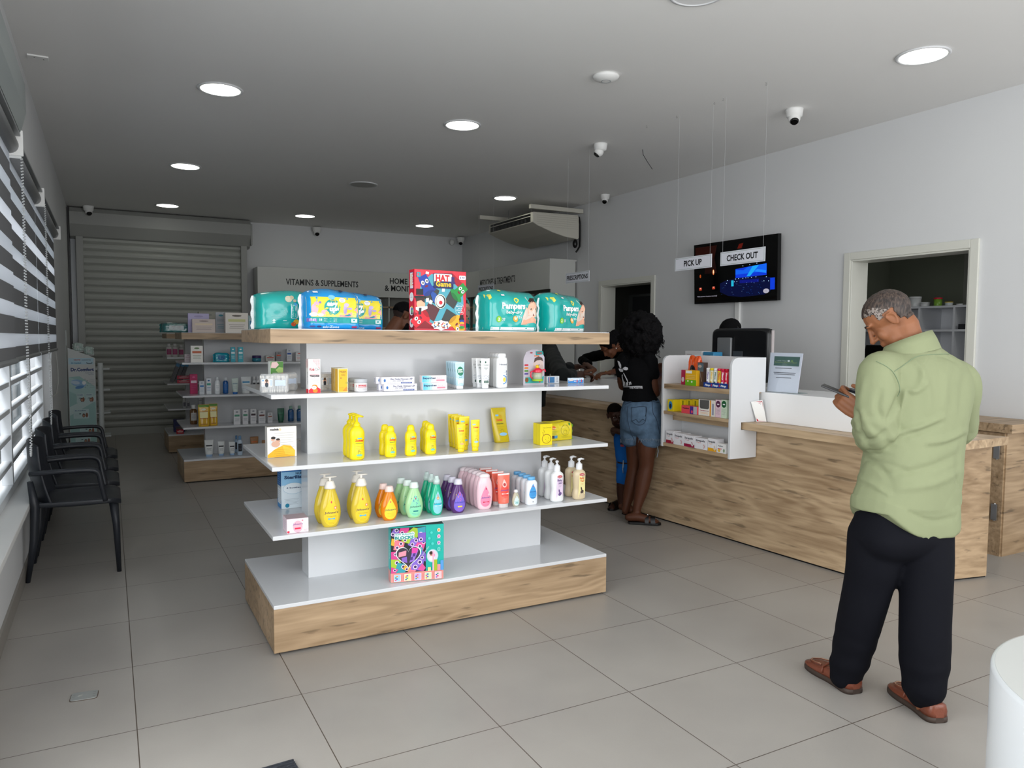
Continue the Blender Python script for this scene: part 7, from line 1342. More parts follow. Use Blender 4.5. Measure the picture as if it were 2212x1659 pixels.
FOLDS=[([(1975,782),(1990,800),(1986,828),(1966,850)],.010,6),([(2000,828),(1978,846),(1958,838)],.010,5),([(1942,852),(1931,884),(1914,912)],-.016,7),([(1955,842),(1950,866),(1938,890)],.009,5),([(1902,846),(1896,882),(1909,910)],-.010,7),
 ([(2035,902),(1990,921),(1942,934),(1920,952)],.011,7),([(2030,914),(1988,932),(1945,944)],-.009,6),([(2084,930),(2046,949),(1992,957)],.009,7),([(2080,944),(2040,962),(1995,968)],-.007,6),([(1851,890),(1857,926),(1873,955)],-.013,5),([(1862,885),(1872,915),(1890,940)],.008,6),([(1868,955),(1893,946),(1915,925)],-.011,5),
 ([(1998,780),(1999,825),(2006,862),(2004,900)],.008,10),([(2045,800),(2042,850),(2035,890)],.006,10),([(2090,800),(2080,850),(2078,900)],-.007,9),([(2062,985),(2010,1008),(1945,1022),(1900,1020)],-.009,8),([(2070,1020),(2010,1046),(1930,1056)],.009,9),([(1865,985),(1900,1010),(1930,1045)],-.008,7),([(1856,1030),(1890,1048),(1925,1078)],.008,7),([(1965,1112),(2020,1120),(2068,1110)],-.008,5),([(2075,960),(2068,1010),(2072,1060)],-.008,8),([(1925,800),(1936,818),(1940,840)],-.007,4),([(1868,820),(1862,850),(1858,880)],.006,7)]
FOLDS=[(cat_(P,3),a_,w_) for P,a_,w_ in FOLDS]
def fold(co,nn):
    f0=0; dv=co-CAM; dz=dv.dot(FW); X_=1106+FPX*dv.dot(RT)/dz; Y_=829.5-FPX*dv.dot(UP)/dz
    if nn.dot(dv)<0:
        for P,a_,w_ in FOLDS:
            if not(P[0][0]-60<X_<P[0][0]+60 or P[-1][0]-60<X_<P[-1][0]+60 or min(P[0][0],P[-1][0])<X_<max(P[0][0],P[-1][0])): continue
            best=1e9;bt=0
            for k in range(len(P)-1):
                x,y=P[k]; ex,ey=P[k+1][0]-x,P[k+1][1]-y; t=min(1,max(0,((X_-x)*ex+(Y_-y)*ey)/(ex*ex+ey*ey+1e-9))); e=(x+ex*t-X_)**2+(y+ey*t-Y_)**2
                if e<best: best=e;bt=(k+t)/(len(P)-1)
            e=math.sqrt(best)
            if e<w_*2.6: f0+=a_*math.exp(-(e/w_)**2)*math.sin(PI*min(1,.12+bt*.88))**.6
    return f0+fold_(co,nn)
def fold_(co,nn):
    q=co-cb; u=q.dot(Lg); h_=co.z
    f=0
    a=noise.noise(Vector((u*7+h_*5.5,h_*2.2-u*2.0,q.dot(g)*3)))   # diagonal drags
    m_=max(0,noise.noise(co*3.1+Vector((5,1,2)))+.25)                # folds come and go
    if abs(a)<.30: f-=.016*m_*(1-abs(a)/.30)**2
    b=noise.noise(Vector((u*15-h_*9,h_*3.5+u*2,3.3+q.dot(g)*4))); f-=.006*m_*max(0,1-abs(b)*6)
    f+=.010*noise.noise(co*4.5)
    # sleeve gathers near the elbow
    e=(co-elL).length
    if e<.13: f+=.0065*math.sin((co.z*.8+u*.6)*150+4*noise.noise(co*9))*(1-e/.13)
    if h_<.80: f+=.004*math.sin(u*26+2*noise.noise(co*5))
    return f
so=blob('shirt',sh,GRN,man,.0075,5,fold)
# curved shirt tail: high at the sides, low at the back
bm=bmesh.new(); bm.from_mesh(so.data)
zh=cb.z
for v in bm.verts:
    if v.co.z<zh+.12:
        q=v.co-cb; u=q.dot(Lg); side=min(1,abs(u)/.21); back=max(0,-q.dot(g)/.15); lift=.085*side**3*(1.0 if u<0 else .35)-.022*(1-side**2)*back
        v.co.z+=lift*(1-(v.co.z-(zh-.06))/.18)
bm.to_mesh(so.data); bm.free(); so.data.update()
from mathutils.bvhtree import BVHTree
def bvh_of(o):
    me=o.data; return BVHTree.FromPolygons([v.co.copy() for v in me.vertices],[tuple(p.vertices) for p in me.polygons])
def on(bv,px,py,eps=.0012):
    r=ray(px,py); h_=bv.ray_cast(CAM,r.normalized()); 
    return None if h_[0] is None else h_[0]+h_[1]*eps
bv=bvh_of(so); SEAM=mat('shirt_seam','#75866a',.8)
def seam(pts,r=.0016):
    P=[on(bv,*p[:2]) for p in cat_(pts,6)]; P=[p-man.location for p in P if p is not None]
    if len(P)>2: MB().m(SEAM,True).tube(P,r,6).build('seam',None,so).matrix_parent_inverse=so.matrix_parent_inverse.inverted() if False else Matrix.Identity(4)
for q in (((1932,802),(1955,787),(1980,771),(2010,766),(2050,765),(2088,766)),((1893,781),(1912,790),(1930,805),(1941,828),(1943,845),(1938,856))):
    P=[on(bv,*p[:2]) for p in cat_(q,6)]; P=[p-man.location for p in P if p is not None]; MB().m(SEAM,True).tube(P,.0014,6).build('seam',None,man)
# collar
cs=MB().m(GRN,True); R=[]
for px,py,d,w_,b,tl in ((1966,758,3.045,52,.082,.030),(1963,744,3.045,49,.076,.036),(1961,733,3.045,47,.072,.042),(1961,732,3.045,50,.078,.042),(1964,747,3.045,56,.090,.034),(1967,764,3.045,62,.100,.022)):
    c=J(px,py,d); W=R_(w_,d); Lx=Lg; ring=ringz(c,Lx,g,W*1.02,b,30,2.1); ring=[p-Zv*tl*((p-c).dot(g)/b*.7+.0)+Zv*0 - Zv*.02*((p-c).dot(-Lx)/W) for p in ring]; R.append([p-man.location for p in ring])
cs.loft(R,False,False); co_=cs.build('collar',None,man)
# rolled cuff
limb_c=MB().m(GRN,True); A_=J(1872,918,3.075); B_=J(1866,906,3.095); dv=(B_-A_).normalized(); limb_c.tube([p-man.location for p in (A_-dv*.012,A_-dv*.006,B_,B_+dv*.006,B_+dv*.002)],[.050,.055,.053,.046,.040],18); limb_c.build('cuff',None,man)
# trousers
tr=MB()
trunk(tr,[(1955,1060,3.05,98,.13),(1952,1110,3.05,106,.14),(1948,1150,3.03,108,.142),(1945,1185,3.02,92,.11),(1944,1205,3.02,60,.06)],g,0)
limb(tr,[(J(1892,1150,3.03),R_(56,3.03)),(J(1887,1210,3.03),R_(55,3.03)),(J(1876,1260,3.05),R_(50,3.05)),(J(1862,1320,3.07),R_(46,3.07)),(J(1843,1400,3.11),R_(41,3.11)),(J(1827,1455,3.14),R_(36,3.14))],22)
limb(tr,[(J(2000,1150,3.04),R_(56,3.0)),(J(2001,1210,3.0),R_(55,3.0)),(J(2000,1270,2.97),R_(52,2.97)),(J(1998,1340,2.95),R_(51,2.95)),(J(1997,1420,2.93),R_(50,2.93)),(J(1995,1490,2.92),R_(42,2.92))],22)
to=blob('trousers',tr,NAVY,man,.009,14,lambda co,nn:.006*noise.noise(Vector((co.x*9,co.y*9,co.z*3.5)))+(.008*math.sin(co.z*70+3*noise.noise(co*8))*max(0,1-co.z/.30)*.55))
# shoes
def shoe(name,heel,toe,m,ms,parent,L_=None,w_=.052,flat=False,h=.075,loc0=None):
    hv=Vector((heel.x,heel.y,0)); tv=Vector((toe.x,toe.y,0)); L_=L_ or (tv-hv).length; M=frameM(hv-parent.location,(tv-hv),Zv)
    prof=[(0,.30,.8),(.015,.58,.95),(.05,.76,1.0),(.13,.85,.98),(.30,.80,.92),(.45,.84,.80),(.60,.97,.66),(.75,1.0,.56),(.88,.86,.46),(.96,.56,.36),(1.0,.22,.25)]
    def ring(t,a,hh,z0,z1): x0=w_*a; return [M@Vector((x,L_*t,z)) for x,z in ((-x0,z0),(-x0*1.02,(z0+z1)*.45),(-x0*.86,z1*.82+z0*.18),(-x0*.5,z1*.97),(0,z1),(x0*.5,z1*.97),(x0*.86,z1*.82+z0*.18),(x0*1.02,(z0+z1)*.45),(x0,z0))]
    S=MB().m(ms,True).loft([[M@Vector((x,L_*t,z)) for x,z in ((-w_*a*1.07,.001),(-w_*a*1.10,.010),(-w_*a*1.04,.022),(w_*a*1.04,.022),(w_*a*1.10,.010),(w_*a*1.07,.001))] for t,a,_ in cat_(prof,3)]).build('sole' if name!='sandal' else 'sandal_sole',None,parent)
    if not flat:
        U=MB().m(m,True).loft([ring(t,a,hh,.020,h*hh) for t,a,hh in cat_(prof,3)]); u=U.build(name,None,parent)
        MB().m(m,True).tube([M@Vector((x,L_*t,z)) for x,t,z in ((-.033,.58,h*.74),(-.036,.70,h*.66),(-.028,.84,h*.57),(0,.91,h*.51),(.028,.84,h*.57),(.036,.70,h*.66),(.033,.58,h*.74))],.0035,7).tube([M@Vector((x,L_*t,z)) for x,t,z in ((-.05,.50,h*.45),(-.040,.53,h*.70),(0,.55,h*.84),(.040,.53,h*.70),(.05,.50,h*.45))],.005,7).build('moccasin_seam',None,parent)
        MB().m(mat('stitch_cream','#c9a88a',.6),True).tube([M@Vector((x,L_*t,z)) for x,t,z in ((-.031,.60,h*.765),(-.034,.70,h*.69),(-.026,.835,h*.60),(0,.90,h*.545),(.026,.835,h*.60),(.034,.70,h*.69),(.031,.60,h*.765))],.0012,5).build('stitching',None,parent)
        return u
    return M
shoe('loafer',atz(1850,1500,0),atz(1737,1428,0),LEA,SOLE,man,.30,.051); shoe('loafer',atz(2030,1563,0),atz(1924,1482,0),LEA,SOLE,man,.295,.051)
# phone and second device in his hands
def slab(name,label,pts,th,m,grp=None):
    P=[Vector(p) for p in pts]; c=sum(P,Vector())/4; n_=(P[1]-P[0]).cross(P[3]-P[0]).normalized(); t=thing(name,label,'phone',c); MB().m(m).loft([[p-c for p in P],[p-c-n_*th for p in P]]).build('housing',None,t,bev=.002); return t,c,n_,P
c0_=J(1813,849,3.19); ax=(-RT*.80+UP*.40+FW*.44).normalized(); nz_=(UP*.85+RT*.38-FW*.30); nz_=(nz_-ax*nz_.dot(ax)).normalized(); sd_=ax.cross(nz_)
PB=mat('phone_black','#141518',.25)
P=[c0_+ax*a_+sd_*b_ for a_,b_ in ((-.062,-.036),(.075,-.036),(.075,.036),(-.062,.036))]
slab('phone','black phone held in the left hand of the man in the green shirt',P,.009,PB)
c1_=J(1850,849,3.25); ax2=(RT*.75-UP*.10+FW*.5).normalized(); n2_=(UP*.9-FW*.35); n2_=(n2_-ax2*n2_.dot(ax2)).normalized(); s2_=ax2.cross(n2_)
t_,c_,nn_,P=slab('wallet_phone_case','dark open phone case with a white flap behind the black phone',[c1_+ax2*a_+s2_*b_ for a_,b_ in ((-.055,-.035),(.045,-.035),(.045,.035),(-.055,.035))],.012,mat('case_slate','#262b33',.4)); 
mm=MB().m(mat('case_white','#cfd2dc',.4)); mm.loft([[p-c_ for p in (P[1],P[1]+ax2*.03,P[2]+ax2*.03,P[2])],[p-c_-nn_*.010 for p in (P[1],P[1]+ax2*.03,P[2]+ax2*.03,P[2])]]); mm.build('white_flap',None,t_); t_['category']='phone case'
# ---- generic helper for the other people
BLKT=mat('tshirt_black','#0b0b0d',.9,spec=.1); DKHAIR=mat('hair_black','#070608',.7,spec=.15,bump=.6,bump_scale=160)
def person(label,x,y): return thing('person',label,'person',(x,y,0))
def rel(t,M): return Matrix.Translation(-t.location)@M
# ---- woman in black T-shirt and denim shorts
dW=5.93; wm_=person('curly-haired woman in black palm-print T-shirt and denim shorts at the counter',3.66,4.75)
SKW=skin('skin_deep','#54301f'); gw=yawdir(-38)     # faces the counter, to the right of the viewing direction
DEN=mat('denim','#5d7690',.8,spec=.2,noise_amt=.35,noise_scale=22,bump=.15,bump_scale=300)
b=MB(); HW=frameM(J(1392,722,5.95),gw*.93-Zv*.34,Zv*.93+gw*.34); head_geo(b,HW,.95)
limb(b,[(HW@Vector((0,-.025,-.05)),.048),(J(1382,756,5.95),.050),(J(1378,775,5.95),.062)],14)
trunk(b,[(1376,775,5.95,27,.07),(1378,800,5.95,30,.085),(1382,845,5.95,27,.085),(1386,880,5.95,36,.10),(1386,915,5.95,36,.10)],gw,0)
sL,eL,wL=J(1344,778,5.95),J(1345,835,6.08),J(1372,826,6.20)
sR,eR,wR=J(1405,779,5.85),J(1416,849,5.93),J(1424,818,6.10)
limb(b,[(sL,.040),(eL,.034),(wL,.024)]); limb(b,[(sR,.042),(sR.lerp(eR,.5),.040),(eR,.035),(eR.lerp(wR,.4),.034),(wR,.023)])
hand_geo(b,frameM(wR,(UP*.8+FW*.4+RT*.1).normalized(),-RT*.2+FW*-.4+UP*.3),1,(.7,.8,.9,.9),.9,(1.,.2))
hand_geo(b,frameM(wL,(RT*.5+FW*.6+UP*.2).normalized(),-UP),-1,(.3,.3,.3,.3),.9,(.5,.2))
for k in (-1,1):
    P=[(1399,905,5.93,25),(1399,945,5.92,25),(1396,975,5.92,20.5),(1396,1005,5.93,16),(1391,1030,5.94,17),(1385,1060,5.94,15),(1377,1092,5.93,10),(1374,1112,5.93,9)] if k>0 else [(1374,905,6.0,24),(1373,945,6.02,22),(1371,980,6.04,18.5),(1369,1010,6.05,14.5),(1364,1045,6.06,15),(1357,1075,6.06,12),(1352,1095,6.05,8.5),(1351,1104,6.05,8)]
    limb(b,[(J(px,py,d),R_(w_,d)) for px,py,d,w_ in P])
def foot(b,heel,toe,z0=.028,w_=.034):
    hv,tv=Vector(heel),Vector(toe); dd=(tv-hv); n_=Vector((dd.y,-dd.x,0)).normalized()
    limb(b,[(hv+Zv*(z0+.012),.030),(hv.lerp(tv,.35)+Zv*(z0+.020),.034),(hv.lerp(tv,.72)+Zv*(z0+.004),.030),(hv.lerp(tv,.88)+Zv*z0,.022)])
    for k in range(5): o=(k-2)/2*w_*.85; limb(b,[(hv.lerp(tv,.80)+n_*o+Zv*z0,.011),(hv.lerp(tv,1.0-.05*abs(k-0.5)*.6)+n_*o*1.1+Zv*(z0-.006),.010)],8,2)
hR,tR=atz(1357,1131,0),atz(1423,1134,0); hL,tL=atz(1343,1118,0),atz(1385,1122,0)
foot(b,(hR.x,hR.y,.01),(tR.x,tR.y,.0)); foot(b,(hL.x,hL.y,.05),(tL.x,tL.y,0))
bw=blob('body',b,SKW,wm_,.0075,3)
def sandal(heel,toe,parent,lift=0,w_=.043):
    h0=Vector((heel.x,heel.y,lift)); t0_=Vector((toe.x,toe.y,0)); M=frameM(h0-parent.location,(t0_-h0),Zv); L_=(t0_-h0).length+.01
    O=[(0,-.012),(-.75,0.03),(-.82,.25),(-.78,.5),(-1.0,.75),(-.85,.93),(-.3,1.03),(.3,1.03),(.85,.93),(1.0,.75),(.78,.5),(.82,.25),(.75,.03)]
    P=[(x*w_,y*L_) for x,y in O]; MB().m(BLK).loft([[M@Vector((x,y,.002)) for x,y in P],[M@Vector((x,y,.020)) for x,y in P]]).build('sandal_sole',None,parent,bev=.003)
    for y0,y1 in ((.52,.64),(.70,.84)): MB().m(BLK,True).loft([[M@Vector((w_*1.0*math.cos(a),L_*y,.018+.056*math.sin(a)*(1-.25*(y-.5)))) for a in [PI*i/10 for i in range(11)]] for y in (y0,y1)],False,False,closed=False).build('sandal_strap',None,parent)
    return M
M_=sandal(hR,tR,wm_); sandal(hL,tL,wm_,.035); q=M_@Vector((.0,.62*.24,.078)); MB().m(CHR,True).ell(q,(.008,.008,.008),10,6).build('sandal_ornament',None,wm_)
ak=J(1374,1106,5.93); MB().m(mat('gold','#b08a4a',.3,metal=.9),True).tube([ak-wm_.location+Vector((.036*math.cos(a),.036*math.sin(a),.006*math.sin(a*1.3))) for a in [2*PI*i/20 for i in range(21)]],.0022,6).build('anklet',None,wm_)
ts=MB(); trunk(ts,[(1383,758,5.95,15,.05),(1380,766,5.95,27,.07),(1378,778,5.95,33,.09),(1376,800,5.95,36,.112),(1378,825,5.95,33,.108),(1381,850,5.95,33,.115),(1382,860,5.95,37,.128),(1382,866,5.95,38,.132)],gw,0)
limb(ts,[(J(1358,772,5.97),.050),(sL,.052),(sL.lerp(eL,.55),.048)]); limb(ts,[(J(1392,772,5.9),.052),(sR,.054),(sR.lerp(eR,.42),.055)])
tso=blob('tshirt',ts,BLKT,wm_,.009,3,lambda co,nn:.006*noise.noise(Vector((co.x*14,co.y*14,co.z*7)))+.004*noise.noise(co*22))
bvw=bvh_of(tso); WP=mat('print_palm_white','#c9c9ce',.6)
def decal(bv,polys,m,name,parent,eps=.004):
    mb=MB().m(m)
    for P in polys:
        Q=[on(bv,*p,eps) for p in P]; 
        if any(q is None for q in Q): continue
        mb.poly([q-parent.location for q in Q])
    mb.build(name,None,parent)
def cr2(pts,ox=1160,oy=560,k=4.879): return [(ox+x/k,oy+y/k) for x,y in pts]
decal(bvw,[cr2([(852,1070),(872,1078),(888,1110),(890,1150),(874,1140),(862,1110)]),cr2([(862,1150),(880,1150),(900,1165),(905,1185),(890,1190),(872,1175)]),cr2([(905,1150),(930,1135),(958,1142),(965,1160),(945,1172),(920,1168)]),cr2([(895,1150),(912,1165),(905,1250),(898,1250)]),cr2([(899,1240),(906,1240),(922,1300),(922,1335),(912,1335),(910,1300)]),cr2([(912,1200),(918,1196),(955,1265),(966,1300),(960,1302)]),cr2([(925,1290),(931,1290),(936,1335),(928,1335)]),cr2([(944,1300),(950,1295),(952,1335),(945,1335)]),cr2([(950,1295),(960,1300),(966,1330),(958,1335),(952,1310)]),cr2([(972,1295),(980,1292),(984,1325),(976,1330)]),cr2([(984,1292),(992,1290),(998,1318),(990,1322)]),],WP,'palm_print',wm_)
P=[on(bvw,*p,.003) for p in cat_(cr2([(915,1345),(960,1344),(1000,1342),(1060,1340),(1110,1340)]),4)]; P=[p-wm_.location for p in P if p is not None]; MB().m(WP,True).tube(P,.0035,5).build('print_underline',None,wm_)
V,F,tw=tmesh('THE POSITIVE',.03)
mb=MB().m(WP); ok=True; Q=[on(bvw,1360+v[0]/tw*28,839.5-v[1]*5.2,.004) for v in V]
if all(q is not None for q in Q): mb.v=[tuple(q-wm_.location) for q in Q]; [mb.face(f) for f in F]; mb.build('shirt_lettering',None,wm_)
st=MB(); trunk(st,[(1386,858,5.95,32,.108),(1386,866,5.95,36,.118),(1386,885,5.95,42,.135),(1386,910,5.95,44,.14),(1386,928,5.95,42,.13),(1386,940,5.95,30,.08)],gw,0)
limb(st,[(J(1405,915,5.90),R_(27,5.93)),(J(1404,946,5.90),R_(27,5.93))],20); limb(st,[(J(1366,915,6.0),R_(26,5.93)),(J(1364,944,6.01),R_(25,5.93))],20)
sto=blob('denim_shorts',st,DEN,wm_,.008,3,lambda co,nn:.004*noise.noise(co*14))
bvs=bvh_of(sto); STM=mat('denim_stitch','#2c3a4c',.8); FRM=mat('denim_fray','#94a2b0',.9)
for q,nm in ((cr2([(925,1490),(990,1468),(1080,1460),(1180,1462),(1290,1480)]),'waist_seam'),(cr2([(930,1530),(1000,1506),(1100,1500),(1200,1500),(1300,1515)]),'waist_seam'),(cr2([(1000,1565),(1150,1558),(1140,1659)]),'pocket_seam')):
    P=[on(bvs,*p,.002) for p in cat_(q,4)]; P=[p-wm_.location for p in P if p is not None]
    if len(P)>2: MB().m(STM,True).tube(P,.0022,5).build(nm,None,wm_)
cr3=lambda pts:[(1280+x/3.19,640+y/3.19) for x,y in pts]
for q in (cr3([(268,765),(272,830),(276,865),(320,888),(364,862),(368,760)]),cr3([(270,862),(300,850),(320,868),(345,848),(366,860)]),cr3([(408,700),(415,800),(440,850),(462,950)]),cr3([(245,760),(240,830),(262,930),(285,985)])):
    P=[on(bvs,*p,.002) for p in cat_(q,4)]; P=[p-wm_.location for p in P if p is not None]
    if len(P)>2: MB().m(STM,True).tube(P,.0020,5).build('pocket_seam',None,wm_)
random.seed(8); mb=MB().m(FRM,True)
for i in range(46):
    px=1352+i*1.65; p=on(bvs,px,947+random.random()*2,.001)
    if p is not None: p=p-wm_.location; l=random.choice([.008,.012,.016,.03]); mb.tube([p,p+Vector((random.uniform(-.004,.004),0,-l*.5)),p+Vector((random.uniform(-.008,.008),0,-l))],.0009,4)
mb.build('frayed_hem',None,wm_)
MB().m(FRM,True).tube([J(1421,945,5.85)-wm_.location,J(1420,960,5.85)-wm_.location,J(1422,975,5.85)-wm_.location,J(1419,988,5.85)-wm_.location],.003,5).build('hanging_thread',None,wm_)
# big curly hair
def curly(name,M,parent,env,m,n=230,r=(.020,.034),vox=.009,curls=50,seed=3,test=lambda q:True):
    random.seed(seed); mb=MB(); cx,cy,cz,ax_,ay,az=env; k=0
    mb.ell((0,0,0),(ax_*.86,ay*.86,az*.86),18,12,M@Matrix.Translation((cx,cy,cz)))
    while k<n:
        v=Vector((random.gauss(0,1),random.gauss(0,1),random.gauss(0,1))).normalized(); q=Vector((cx+v.x*ax_,cy+v.y*ay,cz+v.z*az))
        if not test(q): k+=1; continue
        rr=random.uniform(*r); mb.ell(M@q,(rr,rr,rr),8,5); k+=1
    o=blob(name,mb,m,parent,vox,1,lambda co,nn:.007*noise.noise(co*55)+.005*noise.noise(co*110))
    cb_=MB().m(m,True)
    for i in range(curls):
        v=Vector((random.gauss(0,1),random.gauss(0,1),random.gauss(0,1))).normalized(); q=Vector((cx+v.x*ax_*1.08,cy+v.y*ay*1.08,cz+v.z*az*1.05))
        if not test(q): continue
        p=M@q-parent.location; ph=random.random()*6; rr=random.uniform(.006,.011); L_=random.uniform(.04,.09); out=(M.to_3x3()@v)*.2
        cb_.tube([p+Vector((math.cos(ph+j*1.1)*rr,math.sin(ph+j*1.1)*rr,-L_*j/9))+out*(j/9)*.12 for j in range(10)],.0022,4)
    if curls: cb_.build('curls',None,parent)
    return o
HWl=frameM(J(1388,716,5.94),gw,Zv)
curly('curly_hair',HWl,wm_,(0,-.035,-.03,.152,.135,.170),DKHAIR,300,(.020,.034),.0095,110,3,lambda q:not(q.y>.075 and q.z<.03))
o,_a,_b,_c=slab('phone','blue-screened phone held up by the curly-haired woman',[J(1418.5,803,6.1),J(1422.5,801,6.12),J(1423,814,6.1),J(1419,816,6.08)],.008,mat('phone_blue','#1f6ad0',.3,emit=.6))
# ---- boy
by=person('small boy in a blue T-shirt and shorts hugging the woman\'s leg and looking back',3.74,5.12); dB=6.33; SKB=skin('skin_dark','#3b2117')
gb=(-FH*.80-RH*.12).normalized(); b=MB(); hf=(CAM-J(1327,894,dB)); hf=Vector((hf.x,hf.y,0)).normalized(); hf=(hf*.97+RH*.25).normalized()
HB=frameM(J(1330,896,6.27),hf*.97-Zv*.24+RH*.0,Zv*.96+hf*.24-RH*.22); head_geo(b,HB,.86,True)
limb(b,[(HB@Vector((0,-.02,-.05)),.036),(J(1338,926,dB),.036)],12)
trunk(b,[(1342,930,dB,13,.045),(1345,945,dB,17,.06),(1350,970,dB,19,.068),(1352,1000,dB,19,.068)],gb,0)
limb(b,[(J(1328,936,6.28),.030),(J(1325,929,6.21),.026),(J(1338,933,6.13),.024),(J(1352,937,6.10),.019)]); hand_geo(b,frameM(J(1352,937,6.09),RT+FW*.2,-FW),1,(.5,.5,.5,.5),.62)
limb(b,[(J(1362,938,6.35),.030),(J(1368,955,6.25),.026),(J(1372,940,6.15),.022)]); hand_geo(b,frameM(J(1372,940,6.14),UP*.7+RT*.5,-FW),-1,(.5,.5,.5,.5),.62)
limb(b,[(J(1344,1010,6.33),.046),(J(1341,1040,6.33),.036),(J(1340,1060,6.34),.032),(J(1340,1085,6.35),.022),(J(1340,1093,6.35),.022)]); limb(b,[(J(1362,1010,6.42),.046),(J(1360,1040,6.42),.036),(J(1358,1065,6.43),.030),(J(1357,1085,6.44),.022)])
h1,t1=atz(1345,1096,0),atz(1318,1103,0); h2,t2=atz(1362,1091,0),atz(1345,1098,0); foot(b,(h1.x,h1.y,0),(t1.x,t1.y,0),.026,.026); foot(b,(h2.x,h2.y,0),(t2.x,t2.y,0),.026,.026)
bb=blob('body',b,SKB,by,.0062,3); sandal(h1,t1,by,0,.036); sandal(h2,t2,by,0,.036)
HBi=HB.inverted(); shell('hair',bb,mat('hair_cropped','#0d0807',.95,spec=.1),by,lambda c:(lambda q:q.z>(.045 if q.y>.02 else .02 if q.y>-.03 else -.02) and q.z<.12 and abs(q.x)<(.064 if q.z<.032 else .09) and abs(q.y)<.12 and q.y<.066)(HBi@c),.0022)
eyes(by,HB,.86,SKB); MB().m(mat('lips_dark','#5c332a',.4),True).ell(HB@(Vector((0,.086,-.060))*.86)-by.location,(.014,.008,.006),10,6).build('lips',None,by)
BLU=mat('cotton_blue','#1a5fae',.85,spec=.1)
ts=MB(); trunk(ts,[(1343,930,6.30,11,.05),(1345,942,6.32,19,.072),(1348,965,6.33,21,.082),(1351,985,6.33,21,.086),(1352,997,6.33,21,.088)],gb,0); limb(ts,[(J(1333,938,6.3),.038),(J(1329,932,6.26),.034)]); limb(ts,[(J(1360,940,6.35),.038),(J(1366,950,6.32),.034)])
tb_=blob('tshirt',ts,BLU,by,.0075,3,lambda co,nn:.004*noise.noise(co*16))
ss=MB(); trunk(ss,[(1352,990,6.35,19,.078),(1352,1005,6.36,21,.082),(1352,1018,6.37,20,.07)],gb,0); limb(ss,[(J(1344,1010,6.33),R_(12,6.33)),(J(1342,1038,6.33),R_(11.5,6.33))],16); limb(ss,[(J(1362,1010,6.42),R_(12,6.4)),(J(1361,1040,6.42),R_(11,6.4))],16); blob('shorts',ss,BLU,by,.0075,3,lambda co,nn:.004*noise.noise(co*18))
bvb=bvh_of(tb_)
decal(bvb,[cr3([(185,945),(240,942),(245,950),(186,955)])],mat('print_white','#d8dadd',.6),'chest_print',by); decal(bvb,[cr3([(190,962),(250,958),(252,1020),(192,1022)])],mat('print_navy','#14223c',.6),'chest_print',by,.0045); decal(bvb,[cr3([(190,982),(245,978),(246,1004),(192,1008)])],mat('print_grey','#8a8f98',.6),'chest_print',by,.006); decal(bvb,[cr3([(190,1022),(255,1018),(254,1034),(196,1036)])],mat('print_redstripe','#a83440',.6),'chest_print',by,.0055)
MB().m(mat('drawcord','#aab2ba',.7),True).tube([J(1346.5,994,6.24)-by.location,J(1345,1008,6.23)-by.location,J(1346,1022,6.24)-by.location],.0028,5).tube([J(1346.5,994,6.24)-by.location,J(1347,1006,6.23)-by.location,J(1344.5,1016,6.24)-by.location],.0028,5).build('drawstring',None,by)
# ---- pharmacist behind the counter
ph=person('pharmacist in black with an earring bending over the counter to write',4.80,6.05); SKP=skin('skin_umber','#6d422c'); D=7.45
gp=(-RH*.75-FH*.35).normalized(); b=MB(); HP=frameM(J(1316,748,7.40),gp*.62-Zv*.72-RH*0,Zv*.68+gp*.66); head_geo(b,HP,.95)
def stand(b,cx,cy,gz,zw,d=None,w_=.15):       # simple standing legs below zw
    Lx=Vector((gz.y,-gz.x,0))
    for k in (-1,1): c=Vector((cx,cy,0))+Lx*k*.095; limb(b,[(c+Zv*zw,.085),(c+Zv*.48,.058),(c+Zv*.10,.040),(c+Zv*.07+gz*.02,.040)]); limb(b,[(c+Zv*.045-gz*.04,.038),(c+Zv*.04+gz*.14,.034)])
px_,py_=4.86,6.12; cP=Vector((px_,py_,0)); Lp=Vector((gp.y,-gp.x,0))
b.loft([ringz(cP+Zv*z+gp*off,Lp,gp,a_,b_,24) for z,off,a_,b_ in cat_([(.85,0,.15,.10),(1.0,0,.13,.09),(1.2,.06,.16,.10),(1.34,.12,.17,.09),(1.40,.16,.08,.06)],3)])
limb(b,[(HP@Vector((0,-.02,-.05)),.048),(cP+Zv*1.40+gp*.14,.055)],12)
pL,pR=cP+Zv*1.34+gp*.12-Lp*.17,cP+Zv*1.34+gp*.12+Lp*.17
hA=J(1300,803,7.05); hA=atz(1300,806,1.145); hB_=atz(1262,800,1.155)
eA,eB=atx(1345,795,4.62),atx(1262,775,4.72)
limb(b,[(pL,.045),(eA,.036),(hA+Vector((.10,.02,.0)),.024)]); limb(b,[(pR,.045),(eB,.036),(hB_+Vector((.12,0,0)),.024)])
hand_geo(b,frameM(hA+Vector((.10,.02,0)),Vector((-1,.1,-.05)),-Zv),-1,(.45,.5,.55,.6),.95,(.5,.2)); hand_geo(b,frameM(hB_+Vector((.12,0,0)),Vector((-1,.0,-.05)),-Zv),1,(.5,.5,.5,.5),.95,(.5,.2))
stand(b,px_,py_,gp,.85); bp_=blob('body',b,SKP,ph,.009,3)
up_=MB(); up_.loft([ringz(cP+Zv*z+gp*off,Lp,gp,a_,b_,26) for z,off,a_,b_ in cat_([(.80,0,.19,.14),(1.0,0,.175,.13),(1.2,.06,.20,.135),(1.33,.12,.20,.12),(1.40,.15,.11,.09),(1.43,.17,.07,.07)],3)])
